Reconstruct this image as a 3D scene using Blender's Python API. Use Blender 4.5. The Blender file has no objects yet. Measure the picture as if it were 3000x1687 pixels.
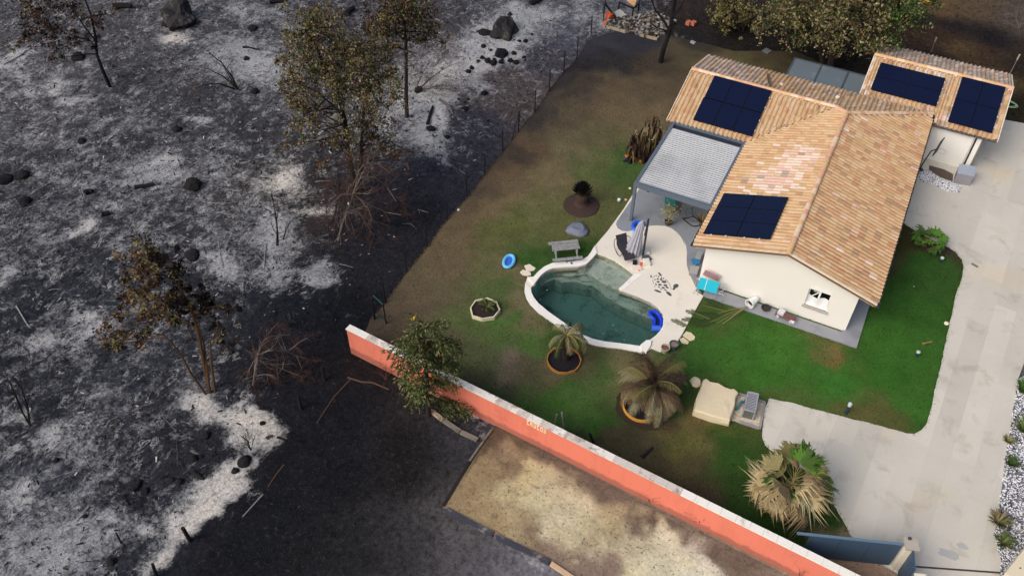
import bpy, math, random
import numpy as np
from mathutils import Vector, Matrix, noise
from mathutils.geometry import delaunay_2d_cdt

random.seed(7)
RNG = np.random.default_rng(7)
R = math.radians
scene = bpy.context.scene
COL = scene.collection

# ------------------------------------------------------------------ camera
CAM_F = 2575.0                      # focal length in pixels of the 3000 px wide photograph
CAM_H = 32.0                        # drone height above the ground, metres
PITCH, ROLL, YAW = R(46.62), R(0.41), R(-26.49)
_f = np.array([math.sin(YAW)*math.cos(PITCH), math.cos(YAW)*math.cos(PITCH), -math.sin(PITCH)])
_r = np.array([math.cos(YAW), -math.sin(YAW), 0.0])
_u = np.cross(_r, _f)
CR = math.cos(ROLL)*_r + math.sin(ROLL)*_u
CU = -math.sin(ROLL)*_r + math.cos(ROLL)*_u
cam_data = bpy.data.cameras.new('camera')
cam_data.sensor_width = 36.0
cam_data.lens = CAM_F/3000*36
cam_data.clip_start = 0.5
cam_data.clip_end = 3000
cam = bpy.data.objects.new('camera', cam_data)
COL.objects.link(cam)
cam.matrix_world = Matrix(((CR[0], CU[0], -_f[0], 0), (CR[1], CU[1], -_f[1], 0), (CR[2], CU[2], -_f[2], CAM_H), (0, 0, 0, 1)))
scene.camera = cam

# ------------------------------------------------------------------ sky, sun, exposure
SUN_AZ = np.array([-0.46, -0.89]); SUN_EL = R(42)
world = bpy.data.worlds.new('World'); scene.world = world; world.use_nodes = True
nt = world.node_tree; nt.nodes.clear()
sky = nt.nodes.new('ShaderNodeTexSky'); sky.sky_type = 'NISHITA'; sky.sun_disc = False
sky.sun_elevation = SUN_EL; sky.sun_rotation = math.atan2(SUN_AZ[0], SUN_AZ[1])
sky.air_density = 1.0; sky.dust_density = 6.0; sky.ozone_density = 1.0
bg = nt.nodes.new('ShaderNodeBackground'); bg.inputs[1].default_value = 0.105
wo = nt.nodes.new('ShaderNodeOutputWorld')
nt.links.new(sky.outputs[0], bg.inputs[0]); nt.links.new(bg.outputs[0], wo.inputs[0])
sun_d = bpy.data.lights.new('sun', 'SUN'); sun_d.energy = 1.35; sun_d.angle = R(48); sun_d.color = (1.0, 0.97, 0.93)
sun = bpy.data.objects.new('sun', sun_d); COL.objects.link(sun)
_sd = Vector((SUN_AZ[0]*math.cos(SUN_EL), SUN_AZ[1]*math.cos(SUN_EL), math.sin(SUN_EL)))
sun.rotation_euler = _sd.to_track_quat('Z', 'Y').to_euler()
scene.view_settings.view_transform = 'Standard'; scene.view_settings.look = 'None'
scene.view_settings.gamma = 1.0; scene.view_settings.use_curve_mapping = False
scene.view_settings.exposure = 0.2
scene.cycles.max_bounces = 8; scene.cycles.transparent_max_bounces = 12

# ------------------------------------------------------------------ helpers
O3 = np.array([0.0, 0.0, CAM_H])
def ray(u, v):
    return CR*((u-1500)/CAM_F) - CU*((v-843.5)/CAM_F) + _f
def g(u, v, z=0.0):                  # the spot on the level z that the photograph shows at (u, v)
    d = ray(u, v); return O3 + d*((z-CAM_H)/d[2])
def g2(pts, z=0.0): return [tuple(g(u, v, z)[:2]) for u, v in pts]
class Up:                            # upright plane through a base point, facing the camera: for heights of trees
    def __init__(s, base):
        s.b = np.array(base, float); n = s.b - O3; n[2] = 0; s.n = n/np.linalg.norm(n)
        s.side = np.array([s.n[1], -s.n[0], 0]); s.dist = np.linalg.norm(s.b-O3)
    def __call__(s, u, v, depth=0.0):
        d = ray(u, v); t = np.dot(s.b + s.n*depth - O3, s.n)/np.dot(d, s.n); return O3 + d*t
    def m(s, px): return px*s.dist/CAM_F
def crop(x0, y0, k): return lambda x, y: (x0 + x/k, y0 + y/k)
C5 = crop(1000, 562, 2.576); C6 = crop(2000, 562, 2.576); C3 = crop(2000, 0, 2.576); C2 = crop(1000, 0, 2.576)
C9 = crop(2000, 1124, 2.574); CP = crop(1500, 680, 3.9167); CT = crop(1800, 540, 8.05); CB = crop(1000, 1124, 2.574)
CW = crop(1980, 640, 6.04); CU2 = crop(1780, 620, 7.245)

def lin(c):
    c = np.array(c, float)/255.0
    return np.where(c <= 0.04045, c/12.92, ((c+0.055)/1.055)**2.4)

class MB:
    def __init__(s): s.v = []; s.f = []; s.mi = []
    def add(s, vs, fs, m=0):
        o = len(s.v); s.v.extend([tuple(map(float, p)) for p in vs])
        for f in fs: s.f.append([i+o for i in f]); s.mi.append(m)
        return s
    def box(s, c, size, rz=0.0, m=0, tilt=None):
        cx, cy, cz = c; hx, hy, hz = [q/2 for q in size]; ca, sa = math.cos(rz), math.sin(rz); vs = []
        for dz in (-hz, hz):
            for dx, dy in ((-hx, -hy), (hx, -hy), (hx, hy), (-hx, hy)):
                p = Vector((dx, dy, dz))
                if tilt is not None: p = tilt @ p
                vs.append((cx + p.x*ca - p.y*sa, cy + p.x*sa + p.y*ca, cz + p.z))
        return s.add(vs, [(3, 2, 1, 0), (4, 5, 6, 7), (0, 1, 5, 4), (1, 2, 6, 5), (2, 3, 7, 6), (3, 0, 4, 7)], m)
    def bar(s, a, b, w, h, m=0, up=(0, 0, 1)):
        a = Vector(a); b = Vector(b); d = (b-a).normalized(); up = Vector(up)
        if abs(d.dot(up)) > 0.98: up = Vector((1, 0, 0))
        x = d.cross(up).normalized()*w/2; y = x.cross(d).normalized()*h/2
        vs = [a-x-y, a+x-y, a+x+y, a-x+y, b-x-y, b+x-y, b+x+y, b-x+y]
        return s.add(vs, [(0, 1, 2, 3), (7, 6, 5, 4), (0, 4, 5, 1), (1, 5, 6, 2), (2, 6, 7, 3), (3, 7, 4, 0)], m)
    def tube(s, path, rad, n=6, m=0, closed=False):
        P = [Vector(p) for p in path]; k = len(P)
        if not hasattr(rad, '__len__'): rad = [rad]*k
        vs = []; ref = Vector((0.31, 0.17, 0.94))
        for i, p in enumerate(P):
            a = P[(i-1) % k] if (i > 0 or closed) else P[0]; b = P[(i+1) % k] if (i < k-1 or closed) else P[-1]
            d = (b-a)
            d = d.normalized() if d.length > 1e-9 else Vector((0, 0, 1))
            x = d.cross(ref)
            x = x.normalized() if x.length > 1e-3 else d.cross(Vector((1, 0, 0))).normalized()
            y = d.cross(x)
            for j in range(n):
                t = 2*math.pi*j/n; vs.append(p + (x*math.cos(t) + y*math.sin(t))*rad[i])
        fs = []
        for i in range(k if closed else k-1):
            i2 = (i+1) % k
            for j in range(n): fs.append((i*n+j, i*n+(j+1) % n, i2*n+(j+1) % n, i2*n+j))
        if not closed:
            fs.append(tuple(range(n))[::-1]); fs.append(tuple((k-1)*n+j for j in range(n)))
        return s.add(vs, fs, m)
    def lathe(s, c, prof, n=16, m=0, cap=True):
        vs = []; k = len(prof)
        for r, z in prof:
            for j in range(n):
                t = 2*math.pi*j/n; vs.append((c[0]+r*math.cos(t), c[1]+r*math.sin(t), c[2]+z))
        fs = [(i*n+j, i*n+(j+1) % n, (i+1)*n+(j+1) % n, (i+1)*n+j) for i in range(k-1) for j in range(n)]
        if cap: fs.append(tuple(range(n))[::-1]); fs.append(tuple((k-1)*n+j for j in range(n)))
        return s.add(vs, fs, m)
    def prism(s, poly, z0, z1, m=0, holes=(), grid=None, bottom=False):
        V, T = fill(poly, holes, grid); n = len(V)
        s.add([(x, y, z1) for x, y in V], T, m)
        if bottom: s.add([(x, y, z0) for x, y in V], [t[::-1] for t in T], m)
        for loop, sgn in [(poly, 1)] + [(h, -1) for h in holes]:
            ar = sum(loop[i][0]*loop[(i+1) % len(loop)][1]-loop[(i+1) % len(loop)][0]*loop[i][1] for i in range(len(loop)))
            L = list(loop) if ar*sgn > 0 else list(loop)[::-1]; k = len(L)
            s.add([(x, y, z0) for x, y in L] + [(x, y, z1) for x, y in L], [(i, (i+1) % k, (i+1) % k+k, i+k) for i in range(k)], m)
        return s
    def xf(s, M):
        s.v = [tuple(M @ Vector(p)) for p in s.v]; return s
    def merge(s, o, M=None, moff=0):
        vs = o.v if M is None else [tuple(M @ Vector(p)) for p in o.v]
        k = len(s.v); s.v.extend(vs); s.f.extend([[i+k for i in f] for f in o.f]); s.mi.extend([q+moff for q in o.mi]); return s

def inside(P, poly):
    P = np.asarray(P, float); poly = np.asarray(poly, float); x, y = P[:, 0], P[:, 1]; c = np.zeros(len(P), bool); n = len(poly)
    for i in range(n):
        x1, y1 = poly[i]; x2, y2 = poly[(i+1) % n]
        if y1 == y2: continue
        k = ((y1 > y) != (y2 > y)) & (x < (x2-x1)*(y-y1)/(y2-y1)+x1); c ^= k
    return c
def edge_dist(P, poly, closed=True):
    P = np.asarray(P, float); poly = np.asarray(poly, float); d = np.full(len(P), 1e9); n = len(poly)
    for i in range(n if closed else n-1):
        a = poly[i]; b = poly[(i+1) % n]; ab = b-a; t = np.clip(((P-a) @ ab)/max(ab @ ab, 1e-9), 0, 1)
        d = np.minimum(d, np.linalg.norm(P-(a+t[:, None]*ab), axis=1))
    return d
def fill(poly, holes=(), grid=None):
    pts = [Vector(p[:2]) for p in poly]; edges = []; n = len(pts); edges += [(i, (i+1) % n) for i in range(n)]
    for h in holes:
        k = len(pts); pts += [Vector(p[:2]) for p in h]; m = len(h); edges += [(k+i, k+(i+1) % m) for i in range(m)]
    if grid:
        a = np.array(poly); xs = np.arange(a[:, 0].min(), a[:, 0].max(), grid); ys = np.arange(a[:, 1].min(), a[:, 1].max(), grid)
        G = np.stack(np.meshgrid(xs, ys), -1).reshape(-1, 2) + RNG.uniform(-.2, .2, (len(xs)*len(ys), 2))*grid
        k = inside(G, poly) & (edge_dist(G, poly) > grid*.4)
        for h in holes: k &= ~inside(G, h) & (edge_dist(G, h) > grid*.4)
        pts += [Vector(p) for p in G[k]]
    V, E_, F, _, _, _ = delaunay_2d_cdt(pts, edges, [], 0, 1e-5)
    V = [tuple(v) for v in V]; cen = np.array([np.mean([V[i] for i in f], axis=0) for f in F])
    keep = inside(cen, poly)
    for h in holes: keep &= ~inside(cen, h)
    out = []
    for f, k in zip(F, keep):
        if not k: continue
        a, b, c = (V[i] for i in f[:3])
        out.append(tuple(f) if (b[0]-a[0])*(c[1]-a[1])-(b[1]-a[1])*(c[0]-a[0]) > 0 else tuple(f)[::-1])
    return V, out

ORIG = {}
def empty(name, loc, label=None, cat=None, group=None):
    o = bpy.data.objects.new(name, None); o.empty_display_size = 0.2; COL.objects.link(o); o.location = loc; ORIG[o] = np.array(loc, float)
    tag(o, label, cat, group); return o
def tag(o, label=None, cat=None, group=None, kind=None):
    if label: o['label'] = label
    if cat: o['category'] = cat
    if group: o['group'] = group
    if kind: o['kind'] = kind
    return o
def mesh_from(name, V, F, mi, mats, smooth=False):
    me = bpy.data.meshes.new(name); me.from_pydata([tuple(p) for p in V], [], [tuple(f) for f in F])
    for m in mats: me.materials.append(m)
    if len(mats) > 1: me.polygons.foreach_set('material_index', np.array(mi, np.int32))
    if smooth: me.polygons.foreach_set('use_smooth', np.ones(len(F), bool))
    me.update(); return me
def obj(name, mb, mats, parent=None, loc=None, smooth=False, kind=None, label=None, cat=None, group=None):
    """ONE mesh object from world-space geometry; a part keeps its thing's origin"""
    if not isinstance(mats, (list, tuple)): mats = [mats]
    V = np.array(mb.v, float)
    if parent is not None: o3 = ORIG[parent]
    elif loc is not None: o3 = np.array(loc, float)
    else: o3 = np.array([(V[:, 0].min()+V[:, 0].max())/2, (V[:, 1].min()+V[:, 1].max())/2, V[:, 2].min()])
    me = mesh_from(name, V-o3, mb.f, mb.mi, mats, smooth)
    o = bpy.data.objects.new(name, me); COL.objects.link(o)
    if parent is not None: o.parent = parent
    else: o.location = o3
    ORIG[o] = o3; tag(o, label, cat, group, kind); return o
def inst(name, me, parent, M):       # one more object on shared mesh data, M in world space
    o = bpy.data.objects.new(name, me); COL.objects.link(o)
    if parent is not None: o.parent = parent; o.matrix_local = Matrix.Translation(-Vector(ORIG[parent])) @ M
    else: o.matrix_world = M
    return o
def fast(name, V, F, mats, parent=None, mi=None, colors=None, loc=(0, 0, 0), kind=None, smooth=False, label=None, cat=None, group=None):
    """many equal-sided faces from numpy arrays"""
    o3 = ORIG[parent] if parent is not None else np.array(loc, float)
    V = np.asarray(V, np.float32)-o3.astype(np.float32); F = np.asarray(F, np.int32); k = F.shape[1]; me = bpy.data.meshes.new(name)
    me.vertices.add(len(V)); me.vertices.foreach_set('co', V.ravel()); me.loops.add(F.size); me.loops.foreach_set('vertex_index', F.ravel())
    me.polygons.add(len(F)); me.polygons.foreach_set('loop_start', np.arange(0, F.size, k, dtype=np.int32)); me.polygons.foreach_set('loop_total', np.full(len(F), k, np.int32))
    if not isinstance(mats, (list, tuple)): mats = [mats]
    for m in mats: me.materials.append(m)
    if mi is not None: me.polygons.foreach_set('material_index', np.asarray(mi, np.int32))
    if smooth: me.polygons.foreach_set('use_smooth', np.ones(len(F), bool))
    me.update(calc_edges=True)
    if colors is not None: paint(me, colors)
    o = bpy.data.objects.new(name, me); COL.objects.link(o)
    if parent is not None: o.parent = parent
    else: o.location = loc
    ORIG[o] = o3; tag(o, label, cat, group, kind); return o
def paint(me, colors, name='Col'):
    a = me.color_attributes.new(name, 'FLOAT_COLOR', 'POINT'); c = np.ones((len(me.vertices), 4), np.float32); c[:, :3] = colors; a.data.foreach_set('color', c.ravel())

# ------------------------------------------------------------------ materials
def nodes(m):
    m.use_nodes = True; t = m.node_tree; t.nodes.clear()
    out = t.nodes.new('ShaderNodeOutputMaterial'); b = t.nodes.new('ShaderNodeBsdfPrincipled'); t.links.new(b.outputs[0], out.inputs[0])
    b.inputs['Specular IOR Level'].default_value = 0.3
    return t, b
def nz(t, scale, detail=4, rough=.6, vec=None, dist=0.0):
    n = t.nodes.new('ShaderNodeTexNoise'); n.inputs['Scale'].default_value = scale; n.inputs['Detail'].default_value = detail
    n.inputs['Roughness'].default_value = rough; n.inputs['Distortion'].default_value = dist
    if vec is not None: t.links.new(vec, n.inputs['Vector'])
    return n.outputs['Fac']
def coords(t, obj_space=False, scale=None, rot=None):
    c = t.nodes.new('ShaderNodeTexCoord') if obj_space else t.nodes.new('ShaderNodeNewGeometry')
    v = c.outputs['Object'] if obj_space else c.outputs['Position']
    if scale:
        mp = t.nodes.new('ShaderNodeMapping'); mp.inputs['Scale'].default_value = scale
        if rot: mp.inputs['Rotation'].default_value = rot
        t.links.new(v, mp.inputs[0]); v = mp.outputs[0]
    return v
def ramp(t, fac, stops):
    r = t.nodes.new('ShaderNodeValToRGB'); t.links.new(fac, r.inputs[0]); e = r.color_ramp.elements
    while len(e) > 1: e.remove(e[-1])
    for i, (p, c) in enumerate(stops):
        if i == 0: e[0].position = p
        else: e.new(p)
        e[i].color = (c, c, c, 1) if np.isscalar(c) else (*c[:3], 1)
    return r.outputs[0]
def mix(t, fac, a, b, mode='MIX'):
    m = t.nodes.new('ShaderNodeMix'); m.data_type = 'RGBA'; m.blend_type = mode
    for i_, q in ((0, fac), (6, a), (7, b)):
        if hasattr(q, 'is_output'): t.links.new(q, m.inputs[i_])
        elif np.isscalar(q): m.inputs[i_].default_value = q if i_ == 0 else (q, q, q, 1)
        else: m.inputs[i_].default_value = (*[float(x) for x in q[:3]], 1)
    return m.outputs[2]
def math_(t, op, a, b=0.0):
    m = t.nodes.new('ShaderNodeMath'); m.operation = op
    for s, q in ((m.inputs[0], a), (m.inputs[1], b)):
        if hasattr(q, 'is_output'): t.links.new(q, s)
        else: s.default_value = q
    return m.outputs[0]
def bump(t, b, h, strength=.4, dist=.02):
    n = t.nodes.new('ShaderNodeBump'); n.inputs['Strength'].default_value = strength; n.inputs['Distance'].default_value = dist
    t.links.new(h, n.inputs['Height']); t.links.new(n.outputs[0], b.inputs['Normal'])
def mat(name, rgb, rough=.8, var=.18, scale=6.0, metal=0.0, bmp=0.0, dirt=None, spec=.3, space=True, fine=None):
    m = bpy.data.materials.new(name); t, b = nodes(m); c = lin(rgb); vec = coords(t, space)
    n = nz(t, scale, 5, .6, vec)
    col = mix(t, n, c*(1-var), np.minimum(c*(1+var), .95))
    if dirt:                                     # (rgb, scale, low, high): patches of dirt of their own shape
        dn = ramp(t, nz(t, dirt[1], 6, .65, vec), [(dirt[2], 0.0), (dirt[3], 1.0)]); col = mix(t, dn, col, lin(dirt[0]))
    if fine: col = mix(t, ramp(t, nz(t, fine[0], 3, .7, vec), [(.35, fine[1]), (.65, 1.0)]), (0, 0, 0), col)
    t.links.new(col, b.inputs['Base Color']); b.inputs['Roughness'].default_value = rough; b.inputs['Metallic'].default_value = metal
    b.inputs['Specular IOR Level'].default_value = spec
    if bmp: bump(t, b, nz(t, scale*4, 6, .65, vec), .6, bmp)
    return m
MT = {}
def M_(name, *a, **k):
    MT[name] = mat(name, *a, **k); return MT[name]

# ground sheets whose colour comes from the state of grass, soil and ash (attribute) broken up by noise
def ground_mat(name, ash=False, speck=(0.55, 1.35), bmp=.03, grain=9.0, fleck=None, mott=None):
    m = bpy.data.materials.new(name); t, b = nodes(m); vec = coords(t)
    at = t.nodes.new('ShaderNodeVertexColor'); at.layer_name = 'Col'; col = at.outputs[0]
    n1 = nz(t, grain, 8, .72, vec); n2 = nz(t, 1.1, 5, .6, vec)
    col = mix(t, 1.0, col, ramp(t, n1, [(.3, speck[0]), (.7, speck[1])]), 'MULTIPLY')
    col = mix(t, 1.0, col, ramp(t, n2, [(.3, .82), (.7, 1.16)]), 'MULTIPLY')
    h = n1
    if mott:
        mn = nz(t, mott[1], 9, .78, vec, .7); col = mix(t, ramp(t, mn, [(mott[2], 0), (mott[2]+.16, mott[3])]), col, mix(t, 1.0, col, lin(mott[0]), 'MULTIPLY'))
    if ash:
        as_ = t.nodes.new('ShaderNodeVertexColor'); as_.layer_name = 'Ash'; sep = t.nodes.new('ShaderNodeSeparateColor'); t.links.new(as_.outputs[0], sep.inputs[0])
        sv = coords(t, False, (1.0, .68, 1.0), (0, 0, R(28)))
        a1 = nz(t, 1.1, 8, .68, sv, .9); a2 = nz(t, 8.0, 7, .80, vec, .3); a3 = nz(t, .45, 5, .62, sv, 1.2); a4 = nz(t, 3.0, 8, .74, vec, .6)
        # amount of ash: local mask + broad streaks + fine speckle
        s = math_(t, 'ADD', math_(t, 'MULTIPLY', a1, .28), math_(t, 'MULTIPLY', a2, .36)); s = math_(t, 'ADD', s, math_(t, 'MULTIPLY', a4, .36))
        s = math_(t, 'ADD', s, math_(t, 'MULTIPLY', math_(t, 'SUBTRACT', a3, .5), .30))
        s = math_(t, 'ADD', s, math_(t, 'MULTIPLY', math_(t, 'SUBTRACT', sep.outputs[0], .5), .46))
        f = ramp(t, s, [(.508, 0.0), (.548, .16), (.588, .46), (.640, .86), (.71, 1.0)])
        warm = ramp(t, sep.outputs[1], [(0, (.40, .412, .44)), (.35, (.54, .545, .555)), (1, (.74, .695, .645))])
        ashc = mix(t, 1.0, warm, ramp(t, nz(t, 9, 8, .84, vec), [(.36, .38), (.56, 1.10)]), 'MULTIPLY')
        col = mix(t, 1.0, col, (.84, .88, .97), 'MULTIPLY')
        col = mix(t, f, col, ashc)
        # thin white veins where branches burnt away
        vn = nz(t, .7, 7, .68, sv, .6); rd = math_(t, 'ABSOLUTE', math_(t, 'SUBTRACT', vn, .5))
        vv = math_(t, 'MULTIPLY', ramp(t, rd, [(.0, 1.0), (.008, .8), (.022, 0.0)]), ramp(t, nz(t, 1.3, 5, .65, vec), [(.48, 0.0), (.60, .7)]))
        vv = math_(t, 'MULTIPLY', vv, ramp(t, sep.outputs[0], [(.30, 0.0), (.52, 1.0)]))
        col = mix(t, vv, col, (.52, .52, .53))
        ch = ramp(t, nz(t, 3.4, 9, .80, sv, .6), [(.33, .22), (.50, 1.0)])
        col = mix(t, 1.0, col, ch, 'MULTIPLY')
        cl = math_(t, 'MULTIPLY', ramp(t, nz(t, 5.0, 5, .7, vec), [(.60, 0.0), (.70, .5)]), ramp(t, sep.outputs[0], [(.25, 1.0), (.45, 0.0)])); col = mix(t, cl, col, lin((86, 74, 62)))
        fl = ramp(t, nz(t, 22, 4, .7, vec), [(.64, 0.0), (.70, .7)])
        col = mix(t, fl, col, (.36, .37, .39)); h = math_(t, 'ADD', a2, math_(t, 'MULTIPLY', n1, .5))
    if fleck:
        fl = ramp(t, nz(t, fleck[1], 3, .6, vec), [(fleck[2], 0.0), (fleck[2]+.07, .8)]); col = mix(t, fl, col, lin(fleck[0]))
    t.links.new(col, b.inputs['Base Color']); b.inputs['Roughness'].default_value = .95; b.inputs['Specular IOR Level'].default_value = .12
    bump(t, b, h, .9, bmp); return m
G_BURNT = ground_mat('burnt_soil', ash=True, bmp=.09, grain=5.0, speck=(.45, 1.45))
G_LAWN = ground_mat('lawn_turf', speck=(.64, 1.45), bmp=.05, grain=12.0, fleck=((170, 160, 125), 9.0, .76), mott=((150, 140, 130), 2.4, .54, .35))
G_SAND = ground_mat('sandy_soil', speck=(.76, 1.24), bmp=.04, grain=7.0, fleck=((84, 70, 56), 8.0, .60), mott=((186, 178, 172), 3.4, .52, .8))

def warp(P, amp, sc):
    return np.array([(x+amp*noise.noise(Vector((x*sc, y*sc, 3.1)))+amp*.6*noise.noise(Vector((x*sc*2.7, y*sc*2.7, 7.7))), y+amp*noise.noise(Vector((x*sc, y*sc, 11.3)))+amp*.6*noise.noise(Vector((x*sc*2.7, y*sc*2.7, 1.9)))) for x, y in P])
def tint(key, P, power=2.0, soft=.8):
    """colour of the ground state at points P from surveyed spots"""
    kp = np.array([g(u, v)[:2] for (u, v), _ in key]); kc = np.array([lin(c) for _, c in key]); out = np.zeros((len(P), 3)); P = np.asarray(P)
    for i in range(0, len(P), 20000):
        q = P[i:i+20000]; d2 = ((q[:, None, :]-kp[None])**2).sum(-1); w = 1/(d2+soft)**power; w /= w.sum(1, keepdims=True); out[i:i+20000] = w @ kc
    return out

# ------------------------------------------------------------------ plan of the place
OV = lambda x, y: (x*1.16460, y*1.16460)
POOL_IN = g2([CP(*p) for p in [(975, 238), (925, 300), (850, 372), (760, 398), (600, 405), (480, 415), (400, 445), (330, 500), (280, 565), (238, 605), (216, 640), (222, 690), (250, 750), (300, 815), (420, 915), (560, 1013), (690, 1103), (800, 1172), (920, 1222), (1050, 1253), (1200, 1270), (1350, 1290), (1472, 1308), (1560, 1248), (1640, 1192), (1700, 1130), (1735, 1060), (1740, 980), (1720, 920), (1670, 858), (1600, 808), (1480, 750), (1350, 703), (1240, 662), (1226, 645), (1290, 590), (1345, 535), (1402, 474), (1290, 390), (1180, 318), (1080, 268)]], .08)
POOL_OUT_L = g2([CP(*p) for p in [(948, 160), (905, 235), (868, 285), (800, 323), (700, 340), (560, 346), (460, 360), (370, 400), (300, 458), (245, 518), (176, 520), (150, 590), (143, 680), (165, 760), (210, 832), (300, 922), (430, 1012), (560, 1105), (700, 1195), (830, 1258), (960, 1298), (1100, 1320), (1250, 1337), (1380, 1360), (1492, 1386)]], .08)
HOUSE_X0, HOUSE_X1, GABLE_Y = -5.30, 2.02, 31.77
TERRACE = [(-10.62, 40.75), (-10.66, 37.2), tuple(g(*C5(2205, 10))[:2])] + g2([C5(2130, 130), C5(2010, 295)], .06) + POOL_OUT_L[:1] + POOL_IN[::-1][:0]
TERR_R = g2([CP(1490, 1386), CP(1537, 1383), CP(1600, 1330), (1935, 1030), (1982, 1004), (2000, 976), (2012, 952), (2061, 866)], .06)
def grow(poly, d):
    a = np.array(poly); c = a.mean(0); n = len(a); out = []
    ar = sum(a[i][0]*a[(i+1) % n][1]-a[(i+1) % n][0]*a[i][1] for i in range(n)); s = 1 if ar > 0 else -1
    for i in range(n):
        e1 = a[i]-a[i-1]; e2 = a[(i+1) % n]-a[i]; t = e1/np.linalg.norm(e1)+e2/np.linalg.norm(e2); t /= max(np.linalg.norm(t), 1e-6)
        out.append(tuple(a[i]+s*d*np.array([t[1], -t[0]])))
    return out
POOL_HOLE = grow(POOL_IN, .06)
WALL_A, WALL_B = np.array([-18.32, 19.93]), np.array([7.6, 18.08])     # outer foot of the boundary wall
WDIR = (WALL_B-WALL_A)/np.linalg.norm(WALL_B-WALL_A); WNRM = np.array([-WDIR[1], WDIR[0]])
FENCE_FOOT = g2([(1045, 962), (1085, 935), (1130, 888), (1191, 799), (1253, 725), (1311, 643), (1350, 603), (1386, 560), (1421, 512), (1475, 442), (1516, 390), (1566, 330), (1609, 267), (1652, 213), (1691, 173)])
DRIVE_L = g2([C6(*p) for p in [(1655, 232), (1760, 296), (1900, 372), (2000, 418), (2060, 455), (2105, 512), (2118, 560), (2112, 620), (2092, 700), (2060, 780), (2040, 880), (2010, 1000), (1980, 1150), (1950, 1300)]] + [C9(*p) for p in [(1910, 10), (1885, 130), (1860, 230), (1840, 300), (1800, 350), (1745, 380), (1690, 376), (1500, 322), (1250, 262), (1000, 197), (850, 152), (650, 112), (622, 180), (604, 300), (598, 400), (620, 462), (740, 560), (900, 640), (1040, 720), (1100, 850), (1160, 950), (1220, 1050), (1262, 1135)]])
DRIVE_R = g2([C9(*p) for p in [(2530, -40), (2490, 200), (2470, 350), (2440, 500), (2420, 650), (2395, 850), (2372, 1000), (2350, 1130), (2372, 1250), (2400, 1330), (2390, 1449), (2380, 1600)]])
DRIVE = DRIVE_L + [tuple(g(*C9(1300, 1180))[:2]), (5.9, 20.45), (6.62, 20.3), (7.0, 19.3), (8.2, 17.0)] + DRIVE_R[::-1] + [(11.6, 46), (13.0, 54.2), (6.6, 53.4), (5.9, 52.0), (5.5, 47.4), (3.0, 47.4), (2.0, 40.0)]
LAWN = [tuple(WALL_A + WNRM*.05 + WDIR*.3)] + FENCE_FOOT[1:] + g2([(1720, 120), (1800, 92), (1900, 90), (2030, 120), (2150, 150), (2260, 150), (2330, 150)]) + [(-1.2, 53.5), (5.6, 53.6), (5.6, 46), (2.7, 40.4)] + DRIVE_L + [(5.9, 20.4), (6.6, 20.25), (6.95, 19.2), tuple(WALL_B - WDIR*.8 + WNRM*.05)]

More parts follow.
